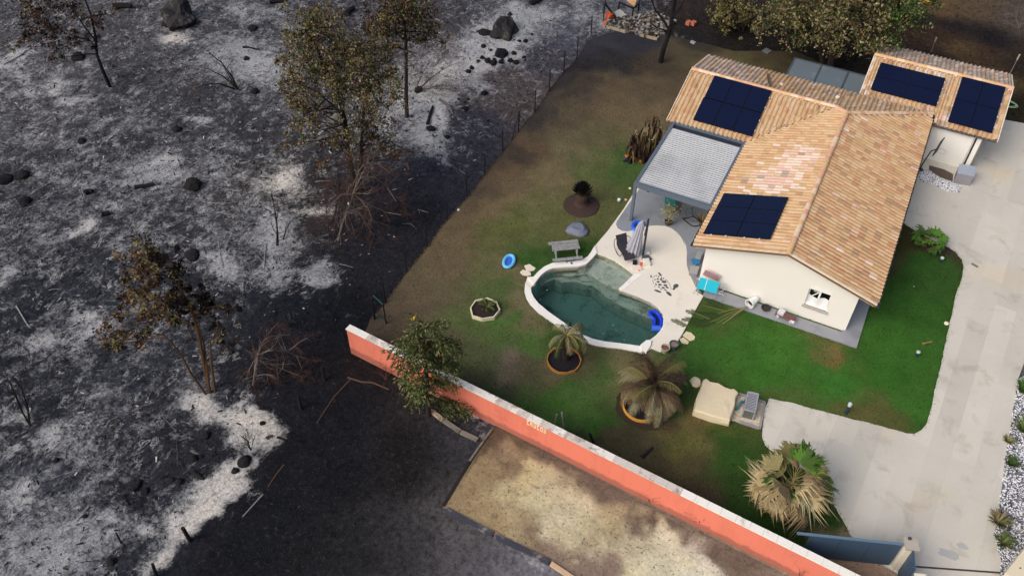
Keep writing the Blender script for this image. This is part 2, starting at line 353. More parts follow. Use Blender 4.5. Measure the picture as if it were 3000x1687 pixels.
# ------------------------------------------------------------------ burnt ground: one sheet out to the horizon
def axis(a, b, step, far):
    x = list(np.arange(a, b+step, step)); s = step
    while x[-1] < far: s *= 1.45; x.append(x[-1]+s)
    s = step
    while x[0] > -far: s *= 1.45; x.insert(0, x[0]-s)
    return np.array(x)
gx, gy = axis(-62, 15, .30, 900), axis(3.0, 76, .30, 900)
GX, GY = np.meshgrid(gx, gy); GP = np.stack([GX.ravel(), GY.ravel()], 1); nx, ny = len(gx), len(gy)
BURN_KEY = [((100, 300), (82, 80, 81)), ((300, 100), (86, 84, 85)), ((700, 200), (72, 72, 77)), ((60, 560), (60, 60, 65)), ((300, 560), (56, 56, 63)), ((500, 560), (64, 63, 67)), ((700, 560), (66, 64, 64)), ((900, 650), (60, 56, 57)), ((1100, 650), (44, 44, 50)), ((1200, 620), (38, 39, 47)), ((1280, 520), (54, 54, 63)), ((1300, 450), (66, 66, 74)), ((1400, 350), (64, 64, 74)), ((1450, 300), (98, 88, 84)), ((1500, 250), (104, 92, 88)), ((1560, 300), (96, 84, 78)), ((1600, 180), (78, 74, 80)), ((1650, 100), (86, 86, 94)), ((1200, 700), (42, 41, 46)), ((1100, 800), (44, 43, 47)), ((1050, 900), (25, 27, 33)), ((900, 870), (32, 34, 42)), ((800, 900), (40, 42, 50)), ((700, 900), (46, 48, 54)), ((400, 900), (52, 54, 61)), ((200, 950), (48, 50, 57)), ((100, 1100), (50, 51, 57)), ((300, 1200), (58, 59, 65)), ((500, 1250), (52, 52, 57)), ((400, 1400), (50, 50, 56)), ((100, 1500), (70, 70, 77)), ((200, 1600), (76, 76, 82)), ((330, 1600), (56, 56, 62)), ((450, 1550), (40, 42, 51)),
    ((900, 1300), (30, 31, 34)), ((1000, 1400), (27, 28, 32)), ((1000, 1200), (26, 27, 33)), ((1100, 1150), (30, 31, 36)), ((1200, 1300), (30, 28, 28)), ((1180, 1400), (33, 30, 29)), ((800, 1500), (28, 29, 33)), ((700, 1650), (28, 29, 32)), ((900, 1600), (34, 34, 36)), ((1080, 1600), (40, 39, 40)), ((1200, 1550), (60, 58, 58)), ((1300, 1600), (92, 88, 88)), ((1380, 1560), (108, 102, 98)), ((1500, 1650), (128, 124, 126)), ((1400, 1640), (100, 96, 97)), ((1550, 1670), (140, 136, 138)), ((1280, 1520), (90, 86, 84)), ((1180, 1620), (60, 58, 59)),
    ((1300, 1240), (58, 56, 58)), ((1380, 1260), (70, 70, 74)), ((1200, 1160), (52, 46, 44)), ((1090, 1090), (40, 34, 34)),
    ((1800, 80), (58, 56, 58)), ((1750, 30), (84, 84, 90)), ((1850, 150), (46, 46, 53)), ((2050, 50), (50, 42, 40)), ((2000, 100), (42, 38, 38)), ((2200, 110), (34, 30, 26)), ((2400, 160), (36, 31, 26)), ((2750, 20), (116, 92, 62)), ((2850, 30), (104, 86, 62)), ((2800, 80), (36, 32, 34)), ((2900, 110), (30, 29, 33)), ((2700, 60), (44, 36, 36)), ((2980, 60), (96, 84, 74)), ((2760, 100), (74, 54, 42)), ((2800, 140), (108, 86, 54)), ((2700, 120), (84, 60, 46)), ((2900, 170), (74, 56, 40)), ((2990, 200), (46, 38, 30)), ((2750, 170), (56, 44, 36)), ((2950, 240), (98, 82, 50)), ((3000, 290), (52, 44, 32)), ((1500, -100), (75, 75, 80)), ((0, -100), (80, 80, 84)), ((2600, -120), (60, 50, 42)), ((3150, 700), (150, 146, 140))]
ASH_KEY = [(100, 60, .52, .4), (250, 100, .5, .3), (60, 200, .6, .2), (200, 250, .58, .2), (330, 200, .52, .2), (450, 120, .6, .5), (600, 50, .6, 0), (560, 150, .72, 0), (680, 170, .7, 0), (660, 250, .6, 0), (450, 250, .5, .1), (300, 350, .58, 0), (150, 330, .57, .1), (60, 400, .6, 0), (250, 440, .64, 0), (380, 410, .66, 0), (520, 360, .58, 0), (600, 300, .45, 0), (150, 520, .58, 0), (350, 520, .6, 0), (500, 560, .58, 0), (650, 560, .66, 0), (700, 450, .6, .6), (760, 500, .5, .6), (100, 640, .58, 0), (300, 600, .57, 0), (560, 640, .6, 0), (700, 640, .66, 0), (800, 690, .68, 0), (650, 700, .55, 0), (450, 700, .5, 0), (200, 740, .55, 0), (60, 800, .5, 0), (150, 850, .62, .1), (300, 880, .6, 0), (430, 960, .57, 0), (250, 950, .57, 0), (100, 1000, .5, 0), (350, 1050, .6, 0), (200, 1100, .6, 0), (100, 1120, .63, 0), (300, 1160, .5, 0), (450, 1150, .42, 0), (150, 1250, .58, 0), (300, 1250, .6, 0), (200, 1350, .7, 0), (100, 1400, .68, 0), (300, 1400, .5, 0), (420, 1250, .48, 0), (560, 1130, .48, 0),
    (800, 1100, .05, 0), (700, 1250, .05, 0), (900, 1250, .02, 0), (1000, 1050, .05, 0), (600, 1350, .1, 0), (500, 1430, .1, 0), (800, 1400, .05, 0), (1000, 1380, .12, 0), (1050, 1200, .02, 0), (1150, 1380, .2, 0), (1250, 1400, .3, 0), (1150, 1440, .2, 0), (1300, 1440, .4, 0), (700, 790, .38, 0), (800, 780, .28, 0), (860, 700, .38, 0), (900, 640, .22, 0), (1000, 600, .22, 0), (1000, 520, .28, 0), (1080, 560, .18, 0), (1150, 480, .28, 0), (1100, 440, .32, 0), (850, 830, .2, 0), (920, 740, .2, 0), (900, 480, .36, .5), (1250, 360, .35, 0), (1150, 400, .42, 0), (1050, 330, .75, .2), (1080, 250, .72, .3), (1150, 200, .75, .3), (1230, 130, .8, .2), (1300, 80, .74, .1), (1400, 60, .62, 0), (1450, 20, .62, 0), (1330, 200, .5, 0), (1400, 130, .5, 0), (1280, 250, .45, .6), (1220, 300, .4, .3), (1050, 60, .5, 0), (1150, 60, .52, 0), (950, 60, .5, 0), (1560, 40, .6, 0), (1600, 90, .58, .2), (1580, 130, .22, 0), (1500, 140, .25, 0), (1800, 60, .1, 0), (2000, 100, .02, 0), (2400, 30, .05, 0), (2500, 80, .08, 0), (2560, 200, .02, 0), (2200, 60, .02, 0), (1100, 1060, .1, .3), (1180, 1080, .3, .5), (2700, 600, .1, 0)]
# drifts of white ash and bare pale soil: (x, y, half length px, half width px, turn degrees, strength, warmth)
ASH_BLOB = [(405, 1410, 60, 30, -48, .5, .8), (485, 1310, 75, 40, -48, .55, 1), (530, 1255, 80, 45, -46, .6, 1), (590, 1205, 60, 35, -40, .5, .9), (640, 1165, 30, 18, -30, .3, .6), (615, 1062, 55, 48, 0, .62, 1), (672, 1078, 48, 50, 20, .6, 1), (500, 1008, 46, 34, 10, .5, .8), (545, 1040, 30, 26, 0, .3, .7), (360, 1318, 20, 18, 0, .42, .3), (280, 1290, 12, 44, -12, .3, .3), (640, 1255, 22, 14, -40, .45, .6), (668, 1250, 50, 7, -50, .4, .3), (618, 1240, 18, 12, 0, .4, .8), (455, 1240, 14, 10, 0, .35, .3),
    (20, 690, 34, 14, -62, .42, .3), (205, 800, 30, 14, -20, .4, .3), (228, 835, 34, 14, -25, .36, .3), (90, 860, 70, 20, -20, .2, .3), (410, 405, 70, 12, -10, .34, .2), (395, 440, 60, 14, -20, .26, 0), (215, 570, 42, 14, -22, .4, .7), (500, 303, 34, 9, 8, .4, .2), (700, 590, 30, 58, 15, .3, .1), (805, 695, 30, 34, 0, .36, 0), (690, 690, 40, 34, 0, .22, 0), (735, 440, 34, 26, 0, .3, 1), (690, 470, 50, 26, 10, .2, 1), (660, 172, 80, 34, 12, .25, .1), (600, 120, 40, 24, 0, .2, 0), (440, 95, 40, 14, 5, .3, .9), (30, 150, 60, 8, -28, .4, .1), (55, 200, 14, 40, -20, .26, 0), (140, 215, 26, 16, -30, .4, .1), (70, 240, 26, 8, 0, .3, .1), (186, 248, 30, 8, -12, .4, .1), (540, 440, 30, 10, -20, .2, .1), (1250, 90, 60, 40, 0, .34, .2), (1190, 165, 70, 26, -28, .34, .5), (1270, 140, 40, 16, 0, .28, .4), (1120, 205, 40, 30, 0, .22, .7), (1105, 260, 26, 40, 0, .28, .4), (1090, 330, 34, 50, 10, .34, .2), (1110, 380, 40, 22, 0, .3, .1), (1360, 40, 40, 20, 0, .26, 0), (1300, 30, 34, 18, 0, .2, 0), (640, 20, 60, 12, 0, .2, 0), (1500, 50, 60, 30, 0, .12, 0), (1590, 128, 60, 10, 18, .32, .4), (1640, 110, 70, 14, 18, .3, .3), (560, 670, 70, 16, 28, .22, .1), (530, 640, 60, 8, 30, .25, .1), (120, 1345, 120, 50, 0, .2, 0), (180, 1420, 90, 40, 0, .2, 0), (60, 1240, 40, 40, 0, .2, .2), (40, 1050, 50, 14, -30, .3, .2), (800, 530, 30, 12, 0, .3, .5), (780, 535, 40, 10, 8, .2, 1), (1200, 330, 20, 40, 0, .1, .1), (100, 1110, 60, 20, -20, .14, .2), (880, 800, 60, 14, 0, .14, .1), (1165, 1035, 70, 10, 32, .7, 1), (1110, 1060, 26, 10, 20, .3, .8), (1205, 1085, 40, 8, 28, .5, .4), (1350, 1400, 70, 20, 28, .3, .2), (1300, 1330, 40, 10, 28, .2, .2)]
near = (GP[:, 0] > -75) & (GP[:, 0] < 30) & (GP[:, 1] > -10) & (GP[:, 1] < 95)
gcol = np.tile(lin((62, 60, 60)), (len(GP), 1)); gcol[near] = tint(BURN_KEY, GP[near], 2.0, 1.0)
gash = np.zeros((len(GP), 3)); gash[:, 0] = .45
kp = np.array([g(*OV(a, b))[:2] for a, b, _, _ in ASH_KEY]); kv = np.array([[c, d] for _, _, c, d in ASH_KEY])
q = GP[near]; q = warp(q, .55, .9); d2 = ((q[:, None, :]-kp[None])**2).sum(-1); w = 1/(d2+1.0)**2; w /= w.sum(1, keepdims=True); av = w @ kv
for x, y, rx, ry, rot, st, wm in ASH_BLOB:
    c = g(*OV(x, y))[:2]; ca, sa = math.cos(R(rot)), math.sin(R(rot))
    ax = g(*OV(x+rx*ca, y+rx*sa))[:2]-c; bx = g(*OV(x-ry*sa, y+ry*ca))[:2]-c
    A = np.linalg.inv(np.stack([ax, bx], 1)); e = (q-c) @ A.T; r2 = (e**2).sum(1); k = np.exp(-(r2*.9)**1.3)
    av[:, 0] += k*st; av[:, 1] = np.maximum(av[:, 1], 0)*(1-k) + k*np.maximum(wm, av[:, 1]*.4)
gash[near, 0] = av[:, 0]; gash[near, 1] = av[:, 1]
FIELD = g2([(-700, -500), (1600, -80), (1640, 100), (1560, 290), (1380, 520), (1180, 770), (1020, 900), (960, 960), (850, 1120), (700, 1290), (420, 1690), (300, 1900), (-600, 1900)])
BACKL = g2([(2600, 60), (2740, 150), (3000, 260), (3300, 340), (3300, -200), (2500, -200)])
msk = np.clip(np.where(inside(GP, FIELD), edge_dist(GP, FIELD), 0)/1.6, 0, 1) + .6*np.clip(np.where(inside(GP, BACKL), edge_dist(GP, BACKL), 0)/2.0, 0, 1)
gz = np.full(len(GP), -.05)
for i in np.nonzero((msk > 0) & near)[0]:
    x, y = GP[i]; n1 = noise.noise(Vector((x*.16, y*.16, 1))); n2 = noise.fractal(Vector((x*.55, y*.55, 5)), 1.0, 2.0, 4)
    n3 = noise.noise(Vector((x*1.3, y*1.3, 9))); gz[i] += msk[i]*(n1*.20 + n2*.15 + n3*.07 + .02)
far_ = ~near; gz[far_] += msk[far_]*0
def ground_z(p):
    i = int(np.clip(np.searchsorted(gx, p[0]), 1, nx-1)); j = int(np.clip(np.searchsorted(gy, p[1]), 1, ny-1)); return float(gz[j*nx+i])
pin = inside(GP, grow(POOL_IN, .05))
idx = np.arange(nx*ny).reshape(ny, nx); Fq = np.stack([idx[:-1, :-1], idx[:-1, 1:], idx[1:, 1:], idx[1:, :-1]], -1).reshape(-1, 4); Fq = Fq[~pin[Fq].any(1)]
ground = fast('burnt_ground', np.column_stack([GP, gz]), Fq, G_BURNT, colors=gcol, kind='structure', smooth=True)
paint(ground.data, gash, 'Ash')

# ------------------------------------------------------------------ lawn
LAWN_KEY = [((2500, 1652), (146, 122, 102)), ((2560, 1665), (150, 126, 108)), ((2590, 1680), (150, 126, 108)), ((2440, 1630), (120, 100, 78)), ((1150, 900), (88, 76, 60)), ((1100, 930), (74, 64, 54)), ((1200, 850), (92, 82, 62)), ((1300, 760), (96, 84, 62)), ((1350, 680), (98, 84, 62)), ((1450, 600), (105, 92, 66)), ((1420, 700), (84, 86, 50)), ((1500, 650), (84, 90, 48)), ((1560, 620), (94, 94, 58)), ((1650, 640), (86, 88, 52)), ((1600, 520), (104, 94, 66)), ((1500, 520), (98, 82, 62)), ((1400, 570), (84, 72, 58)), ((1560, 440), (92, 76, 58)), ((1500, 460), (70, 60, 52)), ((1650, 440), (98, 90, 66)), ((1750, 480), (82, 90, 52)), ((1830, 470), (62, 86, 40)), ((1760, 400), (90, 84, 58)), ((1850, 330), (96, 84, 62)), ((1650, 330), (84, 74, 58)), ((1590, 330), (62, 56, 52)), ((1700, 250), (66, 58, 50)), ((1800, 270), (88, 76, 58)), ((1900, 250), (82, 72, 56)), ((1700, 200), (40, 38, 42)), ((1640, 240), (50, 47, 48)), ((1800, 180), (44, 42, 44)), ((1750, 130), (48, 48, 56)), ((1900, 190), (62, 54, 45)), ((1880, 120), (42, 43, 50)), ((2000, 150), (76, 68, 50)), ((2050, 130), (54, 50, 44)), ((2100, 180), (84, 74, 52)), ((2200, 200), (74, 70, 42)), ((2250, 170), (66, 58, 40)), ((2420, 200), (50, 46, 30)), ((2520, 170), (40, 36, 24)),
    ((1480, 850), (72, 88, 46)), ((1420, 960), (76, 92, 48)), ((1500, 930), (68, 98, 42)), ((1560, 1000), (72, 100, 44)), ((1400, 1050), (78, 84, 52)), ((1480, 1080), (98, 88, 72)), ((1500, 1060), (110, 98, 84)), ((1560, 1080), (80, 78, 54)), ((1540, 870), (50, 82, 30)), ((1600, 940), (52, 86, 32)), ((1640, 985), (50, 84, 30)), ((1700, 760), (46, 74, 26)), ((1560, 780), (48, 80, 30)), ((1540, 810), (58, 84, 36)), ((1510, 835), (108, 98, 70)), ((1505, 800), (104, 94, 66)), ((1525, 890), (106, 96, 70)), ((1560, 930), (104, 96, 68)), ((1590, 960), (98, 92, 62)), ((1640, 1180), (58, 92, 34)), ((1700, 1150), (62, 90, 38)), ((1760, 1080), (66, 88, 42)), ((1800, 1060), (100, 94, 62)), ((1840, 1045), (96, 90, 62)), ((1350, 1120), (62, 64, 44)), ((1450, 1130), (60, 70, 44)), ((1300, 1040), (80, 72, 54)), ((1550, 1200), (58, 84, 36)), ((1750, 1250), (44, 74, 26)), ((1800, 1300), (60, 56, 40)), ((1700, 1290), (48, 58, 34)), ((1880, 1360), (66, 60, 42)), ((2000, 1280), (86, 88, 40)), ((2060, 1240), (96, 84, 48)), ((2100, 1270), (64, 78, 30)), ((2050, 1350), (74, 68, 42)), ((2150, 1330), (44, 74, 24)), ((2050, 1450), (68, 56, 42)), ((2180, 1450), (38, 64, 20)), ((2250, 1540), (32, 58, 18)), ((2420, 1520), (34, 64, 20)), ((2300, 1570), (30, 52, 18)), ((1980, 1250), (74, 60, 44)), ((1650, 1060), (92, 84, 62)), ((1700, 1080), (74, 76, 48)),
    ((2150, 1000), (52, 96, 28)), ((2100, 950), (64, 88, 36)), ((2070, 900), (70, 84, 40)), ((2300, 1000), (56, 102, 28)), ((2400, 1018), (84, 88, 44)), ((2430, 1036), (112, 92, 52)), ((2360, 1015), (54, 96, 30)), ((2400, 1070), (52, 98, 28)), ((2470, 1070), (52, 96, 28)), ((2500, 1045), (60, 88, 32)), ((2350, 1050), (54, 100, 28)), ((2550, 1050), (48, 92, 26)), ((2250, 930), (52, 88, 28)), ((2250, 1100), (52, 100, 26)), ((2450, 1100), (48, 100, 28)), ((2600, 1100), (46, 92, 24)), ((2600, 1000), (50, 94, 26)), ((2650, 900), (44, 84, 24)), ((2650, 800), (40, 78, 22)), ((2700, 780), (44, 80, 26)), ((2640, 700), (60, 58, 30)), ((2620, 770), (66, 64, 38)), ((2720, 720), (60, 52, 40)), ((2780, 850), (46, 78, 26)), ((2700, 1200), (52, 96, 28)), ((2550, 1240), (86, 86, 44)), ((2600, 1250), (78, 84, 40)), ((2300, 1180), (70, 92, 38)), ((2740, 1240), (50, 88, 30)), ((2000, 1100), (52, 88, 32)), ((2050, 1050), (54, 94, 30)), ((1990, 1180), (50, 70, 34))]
mb = MB(); LV, LF = fill(LAWN, [grow(POOL_IN, .14)], .26); mb.add([(x, y, 0.0) for x, y in LV], LF)
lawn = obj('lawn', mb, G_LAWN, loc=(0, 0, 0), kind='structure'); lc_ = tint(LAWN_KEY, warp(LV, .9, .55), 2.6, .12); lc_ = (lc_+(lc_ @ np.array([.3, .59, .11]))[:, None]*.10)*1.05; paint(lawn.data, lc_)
# short grass blades over the lawn (nobody could count them)
P = RNG.uniform([-18.5, 18], [8.5, 50], (150000, 2)); ok = inside(P, LAWN) & ~inside(P, grow(POOL_IN, .5)); ok[ok] = edge_dist(P[ok], LAWN) > .04; P = P[ok][:78000]
tc = tint(LAWN_KEY, P, 2.2, .25)*RNG.uniform(.6, 1.35, (len(P), 1)); an = RNG.uniform(0, 2*math.pi, len(P)); hh = RNG.uniform(.025, .07, len(P)); ww = RNG.uniform(.012, .03, len(P)); le = RNG.uniform(-.05, .05, (len(P), 2))
dx = np.stack([np.cos(an)*ww, np.sin(an)*ww], 1); V = np.zeros((len(P), 3, 3)); V[:, 0, :2] = P-dx; V[:, 1, :2] = P+dx; V[:, 2, :2] = P+le; V[:, 2, 2] = hh; V[:, :2, 2] = -.005
EP, EA = [], []
for line in (DRIVE_L, FENCE_FOOT[1:], POOL_OUT_L, [tuple(s0[:2]) if False else (-5.6, 30.9), (2.74, 30.9), (2.78, 36)]):
    for a, b in zip(line[:-1], line[1:]):
        a = np.array(a); b = np.array(b); L = np.linalg.norm(b-a); k = int(L*45); tt_ = RNG.random((k, 1)); EP.append(a+(b-a)*tt_+RNG.normal(0, .03, (k, 2)))
E_ = np.concatenate(EP); E_ = E_[~inside(E_, grow(POOL_IN, .05))]; ec = tint(LAWN_KEY, E_, 2.2, .25)*RNG.uniform(.75, 1.35, (len(E_), 1)); an = RNG.uniform(0, 2*math.pi, len(E_)); wd = RNG.uniform(.015, .04, len(E_))
dx = np.stack([np.cos(an)*wd, np.sin(an)*wd], 1); VE = np.zeros((len(E_), 3, 3)); VE[:, 0, :2] = E_-dx; VE[:, 1, :2] = E_+dx; VE[:, 2, :2] = E_+RNG.normal(0, .06, (len(E_), 2)); VE[:, 2, 2] = RNG.uniform(.03, .09, len(E_))
V = np.concatenate([V, VE]); tc = np.concatenate([tc, ec]); P = np.concatenate([P, E_])
m = bpy.data.materials.new('grass_blade'); t, b = nodes(m); at = t.nodes.new('ShaderNodeVertexColor'); at.layer_name = 'Col'; t.links.new(at.outputs[0], b.inputs['Base Color']); b.inputs['Roughness'].default_value = .9; b.inputs['Specular IOR Level'].default_value = .1
fast('lawn_grass', V.reshape(-1, 3), np.arange(len(P)*3).reshape(-1, 3), m, colors=np.repeat(tc, 3, 0), kind='stuff', label='short mown grass growing over the whole lawn', cat='grass')

# ------------------------------------------------------------------ driveway of poured concrete
def concrete(name, rgb, seam=True):
    m = bpy.data.materials.new(name); t, b = nodes(m); vec = coords(t, False, (1, 1, 1), (0, 0, R(-86))); c = lin(rgb)
    col = mix(t, nz(t, .35, 4, .55, vec), c*.86, np.minimum(c*1.12, .9))
    col = mix(t, ramp(t, nz(t, .9, 6, .62, vec, .5), [(.54, 0), (.70, .55)]), col, lin((168, 160, 146)))
    col = mix(t, ramp(t, nz(t, .22, 3, .5, vec), [(.60, 0), (.74, .5)]), col, lin((214, 190, 150)))
    if seam:
        br = t.nodes.new('ShaderNodeTexBrick'); t.links.new(vec, br.inputs['Vector']); br.inputs['Scale'].default_value = 1.0; br.inputs['Mortar Size'].default_value = .0; br.inputs['Brick Width'].default_value = 3.4; br.inputs['Row Height'].default_value = .95; br.inputs['Bias'].default_value = 0
        br.inputs['Color1'].default_value = (.90, .90, .895, 1); br.inputs['Color2'].default_value = (1.06, 1.055, 1.045, 1); col = mix(t, .9, col, br.outputs[0], 'MULTIPLY')
    col = mix(t, 1.0, col, ramp(t, nz(t, 40, 3, .7, vec), [(.3, .9), (.7, 1.06)]), 'MULTIPLY')
    t.links.new(col, b.inputs['Base Color']); b.inputs['Roughness'].default_value = .85; bump(t, b, nz(t, 30, 5, .7, vec), .3, .01); return m
CONC = concrete('drive_concrete', (206, 202, 192))
rag = []
for i, p in enumerate(DRIVE):
    a = np.array(p); n_ = np.array(DRIVE[(i+1) % len(DRIVE)]); L = np.linalg.norm(n_-a); k = max(1, int(L/.25)) if i < len(DRIVE_L)-1 else 1
    for j in range(k):
        q_ = a+(n_-a)*j/k; rag.append(tuple(q_+(RNG.uniform(-.025, .025, 2) if j else 0)))
obj('driveway', MB().prism(rag, -.05, .035), CONC, loc=(0, 0, 0), kind='structure')
# steel rail of the sliding gate let into the concrete
obj('gate_rail', MB().bar((*g(2683, 1659, .035)[:2], .042), (*g(2930, 1677, .035)[:2], .042), .07, .018), mat('rail_steel', (92, 90, 84), .5, metal=.6), label='thin dark steel gate rail let into the concrete drive', cat='rail')

# ------------------------------------------------------------------ beige lot outside the wall, its kerbs
PAD = [tuple(WALL_A+WDIR*((g(1455, 1240)[0]-WALL_A[0])/WDIR[0]) - WNRM*.01)] + g2([(1297, 1487), (1447, 1567), (1612, 1650), (1720, 1720), (1800, 1900)]) + [(1.5, 12.5), tuple(WALL_B-WNRM*.01-WDIR*.4)]
PAD_KEY = [((1600, 1450), (194, 180, 146)), ((1500, 1350), (140, 120, 96)), ((1550, 1300), (112, 96, 82)), ((1600, 1330), (108, 92, 82)), ((1760, 1420), (106, 92, 82)), ((1900, 1520), (104, 90, 78)), ((1450, 1290), (92, 76, 62)), ((1480, 1300), (104, 88, 72)), ((1350, 1470), (150, 128, 98)), ((1420, 1380), (150, 128, 98)), ((1420, 1520), (162, 140, 106)), ((1700, 1560), (196, 182, 148)), ((1560, 1400), (192, 174, 134)), ((1650, 1500), (200, 186, 156)), ((1520, 1520), (166, 146, 114)), ((1600, 1600), (134, 112, 94)), ((1700, 1640), (142, 120, 106)), ((1760, 1670), (140, 118, 106)), ((1950, 1600), (206, 198, 170)), ((1900, 1570), (190, 178, 150)), ((2050, 1650), (216, 208, 188)), ((1800, 1430), (112, 98, 88)), ((2000, 1540), (106, 92, 82)), ((2130, 1640), (108, 94, 84)), ((1850, 1660), (212, 198, 164)), ((1780, 1520), (170, 154, 122))]
mb = MB(); PV, PF = fill(PAD, [], .22); mb.add([(x, y, .02) for x, y in PV], PF)
pad = obj('sandy_lot', mb, G_SAND, loc=(0, 0, 0), kind='structure'); paint(pad.data, tint(PAD_KEY, warp(PV, 1.1, .8), 2.6, .08)*np.array([.98, 1.05, 1.07]))
KERB = mat('slate_kerb', (62, 64, 74), .7, .25, 3.0, dirt=((150, 146, 140), 2.2, .55, .75))
KERBG = mat('ash_grey_kerb', (122, 116, 108), .85, .25, 5.0, dirt=((60, 58, 56), 3, .5, .7))
for a_, b_, w_, lb in (((1303, 1493), (1445, 1566), .20, 'dark slate kerb strip along the beige lot, upper length'), ((1451, 1570), (1610, 1648), .20, 'dark slate kerb strip along the beige lot, lower length')):
    A = g(*a_, .0); B = g(*b_, .0); obj('kerb', MB().bar((A[0], A[1], .02), (B[0], B[1], .02), w_, .16), KERB, label=lb, cat='kerb', group='slate kerbs edging the beige lot')
A = g(1440, 1262); B = g(1376, 1352); obj('pipe', MB().tube([(*A[:2], .07), (*((A+B)/2)[:2], .075), (*B[:2], .06)], .055, 8), KERBG, label='grey pipe lying on the left edge of the beige lot', cat='pipe')
A = g(1376, 1352); B = g(1299, 1483); obj('kerb', MB().bar((*A[:2], .0), (*B[:2], .0), .12, .14), mat('burnt_board', (38, 34, 34), .9), label='blackened edging board along left side of the beige lot', cat='kerb')
A = g(1614, 1652); B = g(1705, 1712); obj('kerb', MB().bar((*A[:2], .04), (*B[:2], .04), .16, .16), mat('pale_kerb', (200, 172, 140), .8), label='pale sandy kerb below the slate kerbs at the picture edge', cat='kerb')
A = np.array(g(1265, 1206)); pts = [g(*p) for p in ((1262, 1203), (1300, 1232), (1350, 1266), (1402, 1290))]
for i in range(3):
    obj('kerb_stone', MB().bar((*pts[i][:2], .02), (*(pts[i]+(pts[i+1]-pts[i])*.96)[:2], .02), .18, .14), KERBG if i else mat('pale_kerb_stone', (168, 150, 132), .9, .2, 5), label=['pale kerb stone by the cypress foot below the wall', 'grey kerb stone, middle of three below the wall', 'grey kerb stone nearest the pipe below the wall'][i], cat='kerb', group='kerb stones of the bed outside the wall')

# ------------------------------------------------------------------ terrace, painted grey floor, slab along the gable
CREAM = mat('terrace_cream', (232, 226, 214), .75, .05, 1.2, dirt=((206, 198, 184), .8, .58, .78), fine=(60, .93))
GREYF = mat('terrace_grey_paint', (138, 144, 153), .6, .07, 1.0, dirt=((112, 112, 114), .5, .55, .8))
SLABC = mat('slab_grey', (150, 153, 160), .8, .08, 1.4, dirt=((128, 130, 136), 1.0, .5, .75), fine=(50, .9))
terr = [(-10.62, 41.5), (-10.66, 37.2)] + g2([C5(2205, 10), C5(2130, 130), C5(2010, 295), (1760, 700)], .06) + POOL_OUT_L[:1] + POOL_OUT_L[1:] + TERR_R + [(-5.2, 31.0), (-5.2, 41.5)]
obj('terrace', MB().prism(terr, -.04, .06, holes=[POOL_IN[:]]), CREAM, loc=(0, 0, 0), kind='structure')
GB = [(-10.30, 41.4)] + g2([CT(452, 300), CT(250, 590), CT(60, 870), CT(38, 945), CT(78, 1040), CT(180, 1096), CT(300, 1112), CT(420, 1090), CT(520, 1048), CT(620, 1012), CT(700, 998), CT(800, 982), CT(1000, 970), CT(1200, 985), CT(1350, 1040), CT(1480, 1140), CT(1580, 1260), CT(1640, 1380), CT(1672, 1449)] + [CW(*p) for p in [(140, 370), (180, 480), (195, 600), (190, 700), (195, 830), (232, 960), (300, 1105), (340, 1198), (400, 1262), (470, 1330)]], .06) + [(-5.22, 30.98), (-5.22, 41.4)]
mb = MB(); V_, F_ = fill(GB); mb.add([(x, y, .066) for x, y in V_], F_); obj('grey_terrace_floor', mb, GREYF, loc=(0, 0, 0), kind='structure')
s0, s1 = g(2058, 866, .05), g(2506.6, 1020, .05)
obj('gable_slab', MB().prism([(s0[0], s0[1]), (2.74, 30.93), (2.74, 41), (1.9, 41), (1.9, 31.6), (-5.2, 31.6), (s0[0], 31.6)], -.04, .075), SLABC, loc=(0, 0, 0), kind='structure')

# ------------------------------------------------------------------ swimming pool
WHITE = mat('coping_white', (240, 238, 232), .7, .04, 1.5, dirt=((214, 208, 196), 1.6, .6, .8))
LINER = mat('pool_liner', (206, 210, 196), .7, .12, 2.0, dirt=((120, 124, 104), 1.6, .52, .72))
BEACH = mat('pool_beach', (226, 230, 214), .8, .10, 3.0, dirt=((150, 160, 140), 2.2, .52, .72), fine=(9, .84))
SCUM = mat('tide_line', (150, 146, 124), .8, .2, 4.0, dirt=((98, 98, 82), 5, .5, .7))
pool = empty('swimming_pool', (-7.0, 29.0, 0), 'kidney shaped swimming pool with white rim and murky green water', 'pool')
def ring(path_in, path_out, z0, z1):
    poly = list(path_in) + list(path_out)[::-1]; return MB().prism(poly, z0, z1)
iL = POOL_IN[0:9]; oL = POOL_OUT_L[0:11]
obj('coping', ring(iL + [tuple(g(*CP(252, 604), .08)[:2])], oL, -.1, .125), WHITE, pool)
obj('coping', ring(POOL_IN[10:23], POOL_OUT_L[11:], -.1, .10), WHITE, pool)
obj('coping', MB().prism(g2([CP(1470, 1300), CP(1540, 1244), CP(1598, 1242), CP(1592, 1300), CP(1540, 1384), CP(1482, 1352)], .1), .02, .15), WHITE, pool)
obj('coping', MB().prism(g2([CP(1226, 645), CP(1290, 590), CP(1345, 535), CP(1402, 474), CP(1505, 482), CP(1400, 560), CP(1310, 640), CP(1260, 668)], .08), .02, .085), WHITE, pool)
edge = MB()
for i in range(len(POOL_IN)):
    a = POOL_IN[i]; b = POOL_IN[(i+1) % len(POOL_IN)]
    edge.add([(a[0], a[1], -1.55), (b[0], b[1], -1.55), (b[0], b[1], -.02), (a[0], a[1], -.02)], [(3, 2, 1, 0)])
V_, F_ = fill(grow(POOL_IN, .02)); edge.add([(x, y, -1.55) for x, y in V_], F_)
obj('basin', edge, LINER, pool)
band = MB()
for i in range(len(POOL_IN)):
    a, b = grow(POOL_IN, -.006)[i], grow(POOL_IN, -.006)[(i+1) % len(POOL_IN)]; band.add([(a[0], a[1], -.30), (b[0], b[1], -.30), (b[0], b[1], -.05), (a[0], a[1], -.05)], [(3, 2, 1, 0)])
obj('tide_band', band, SCUM, pool)
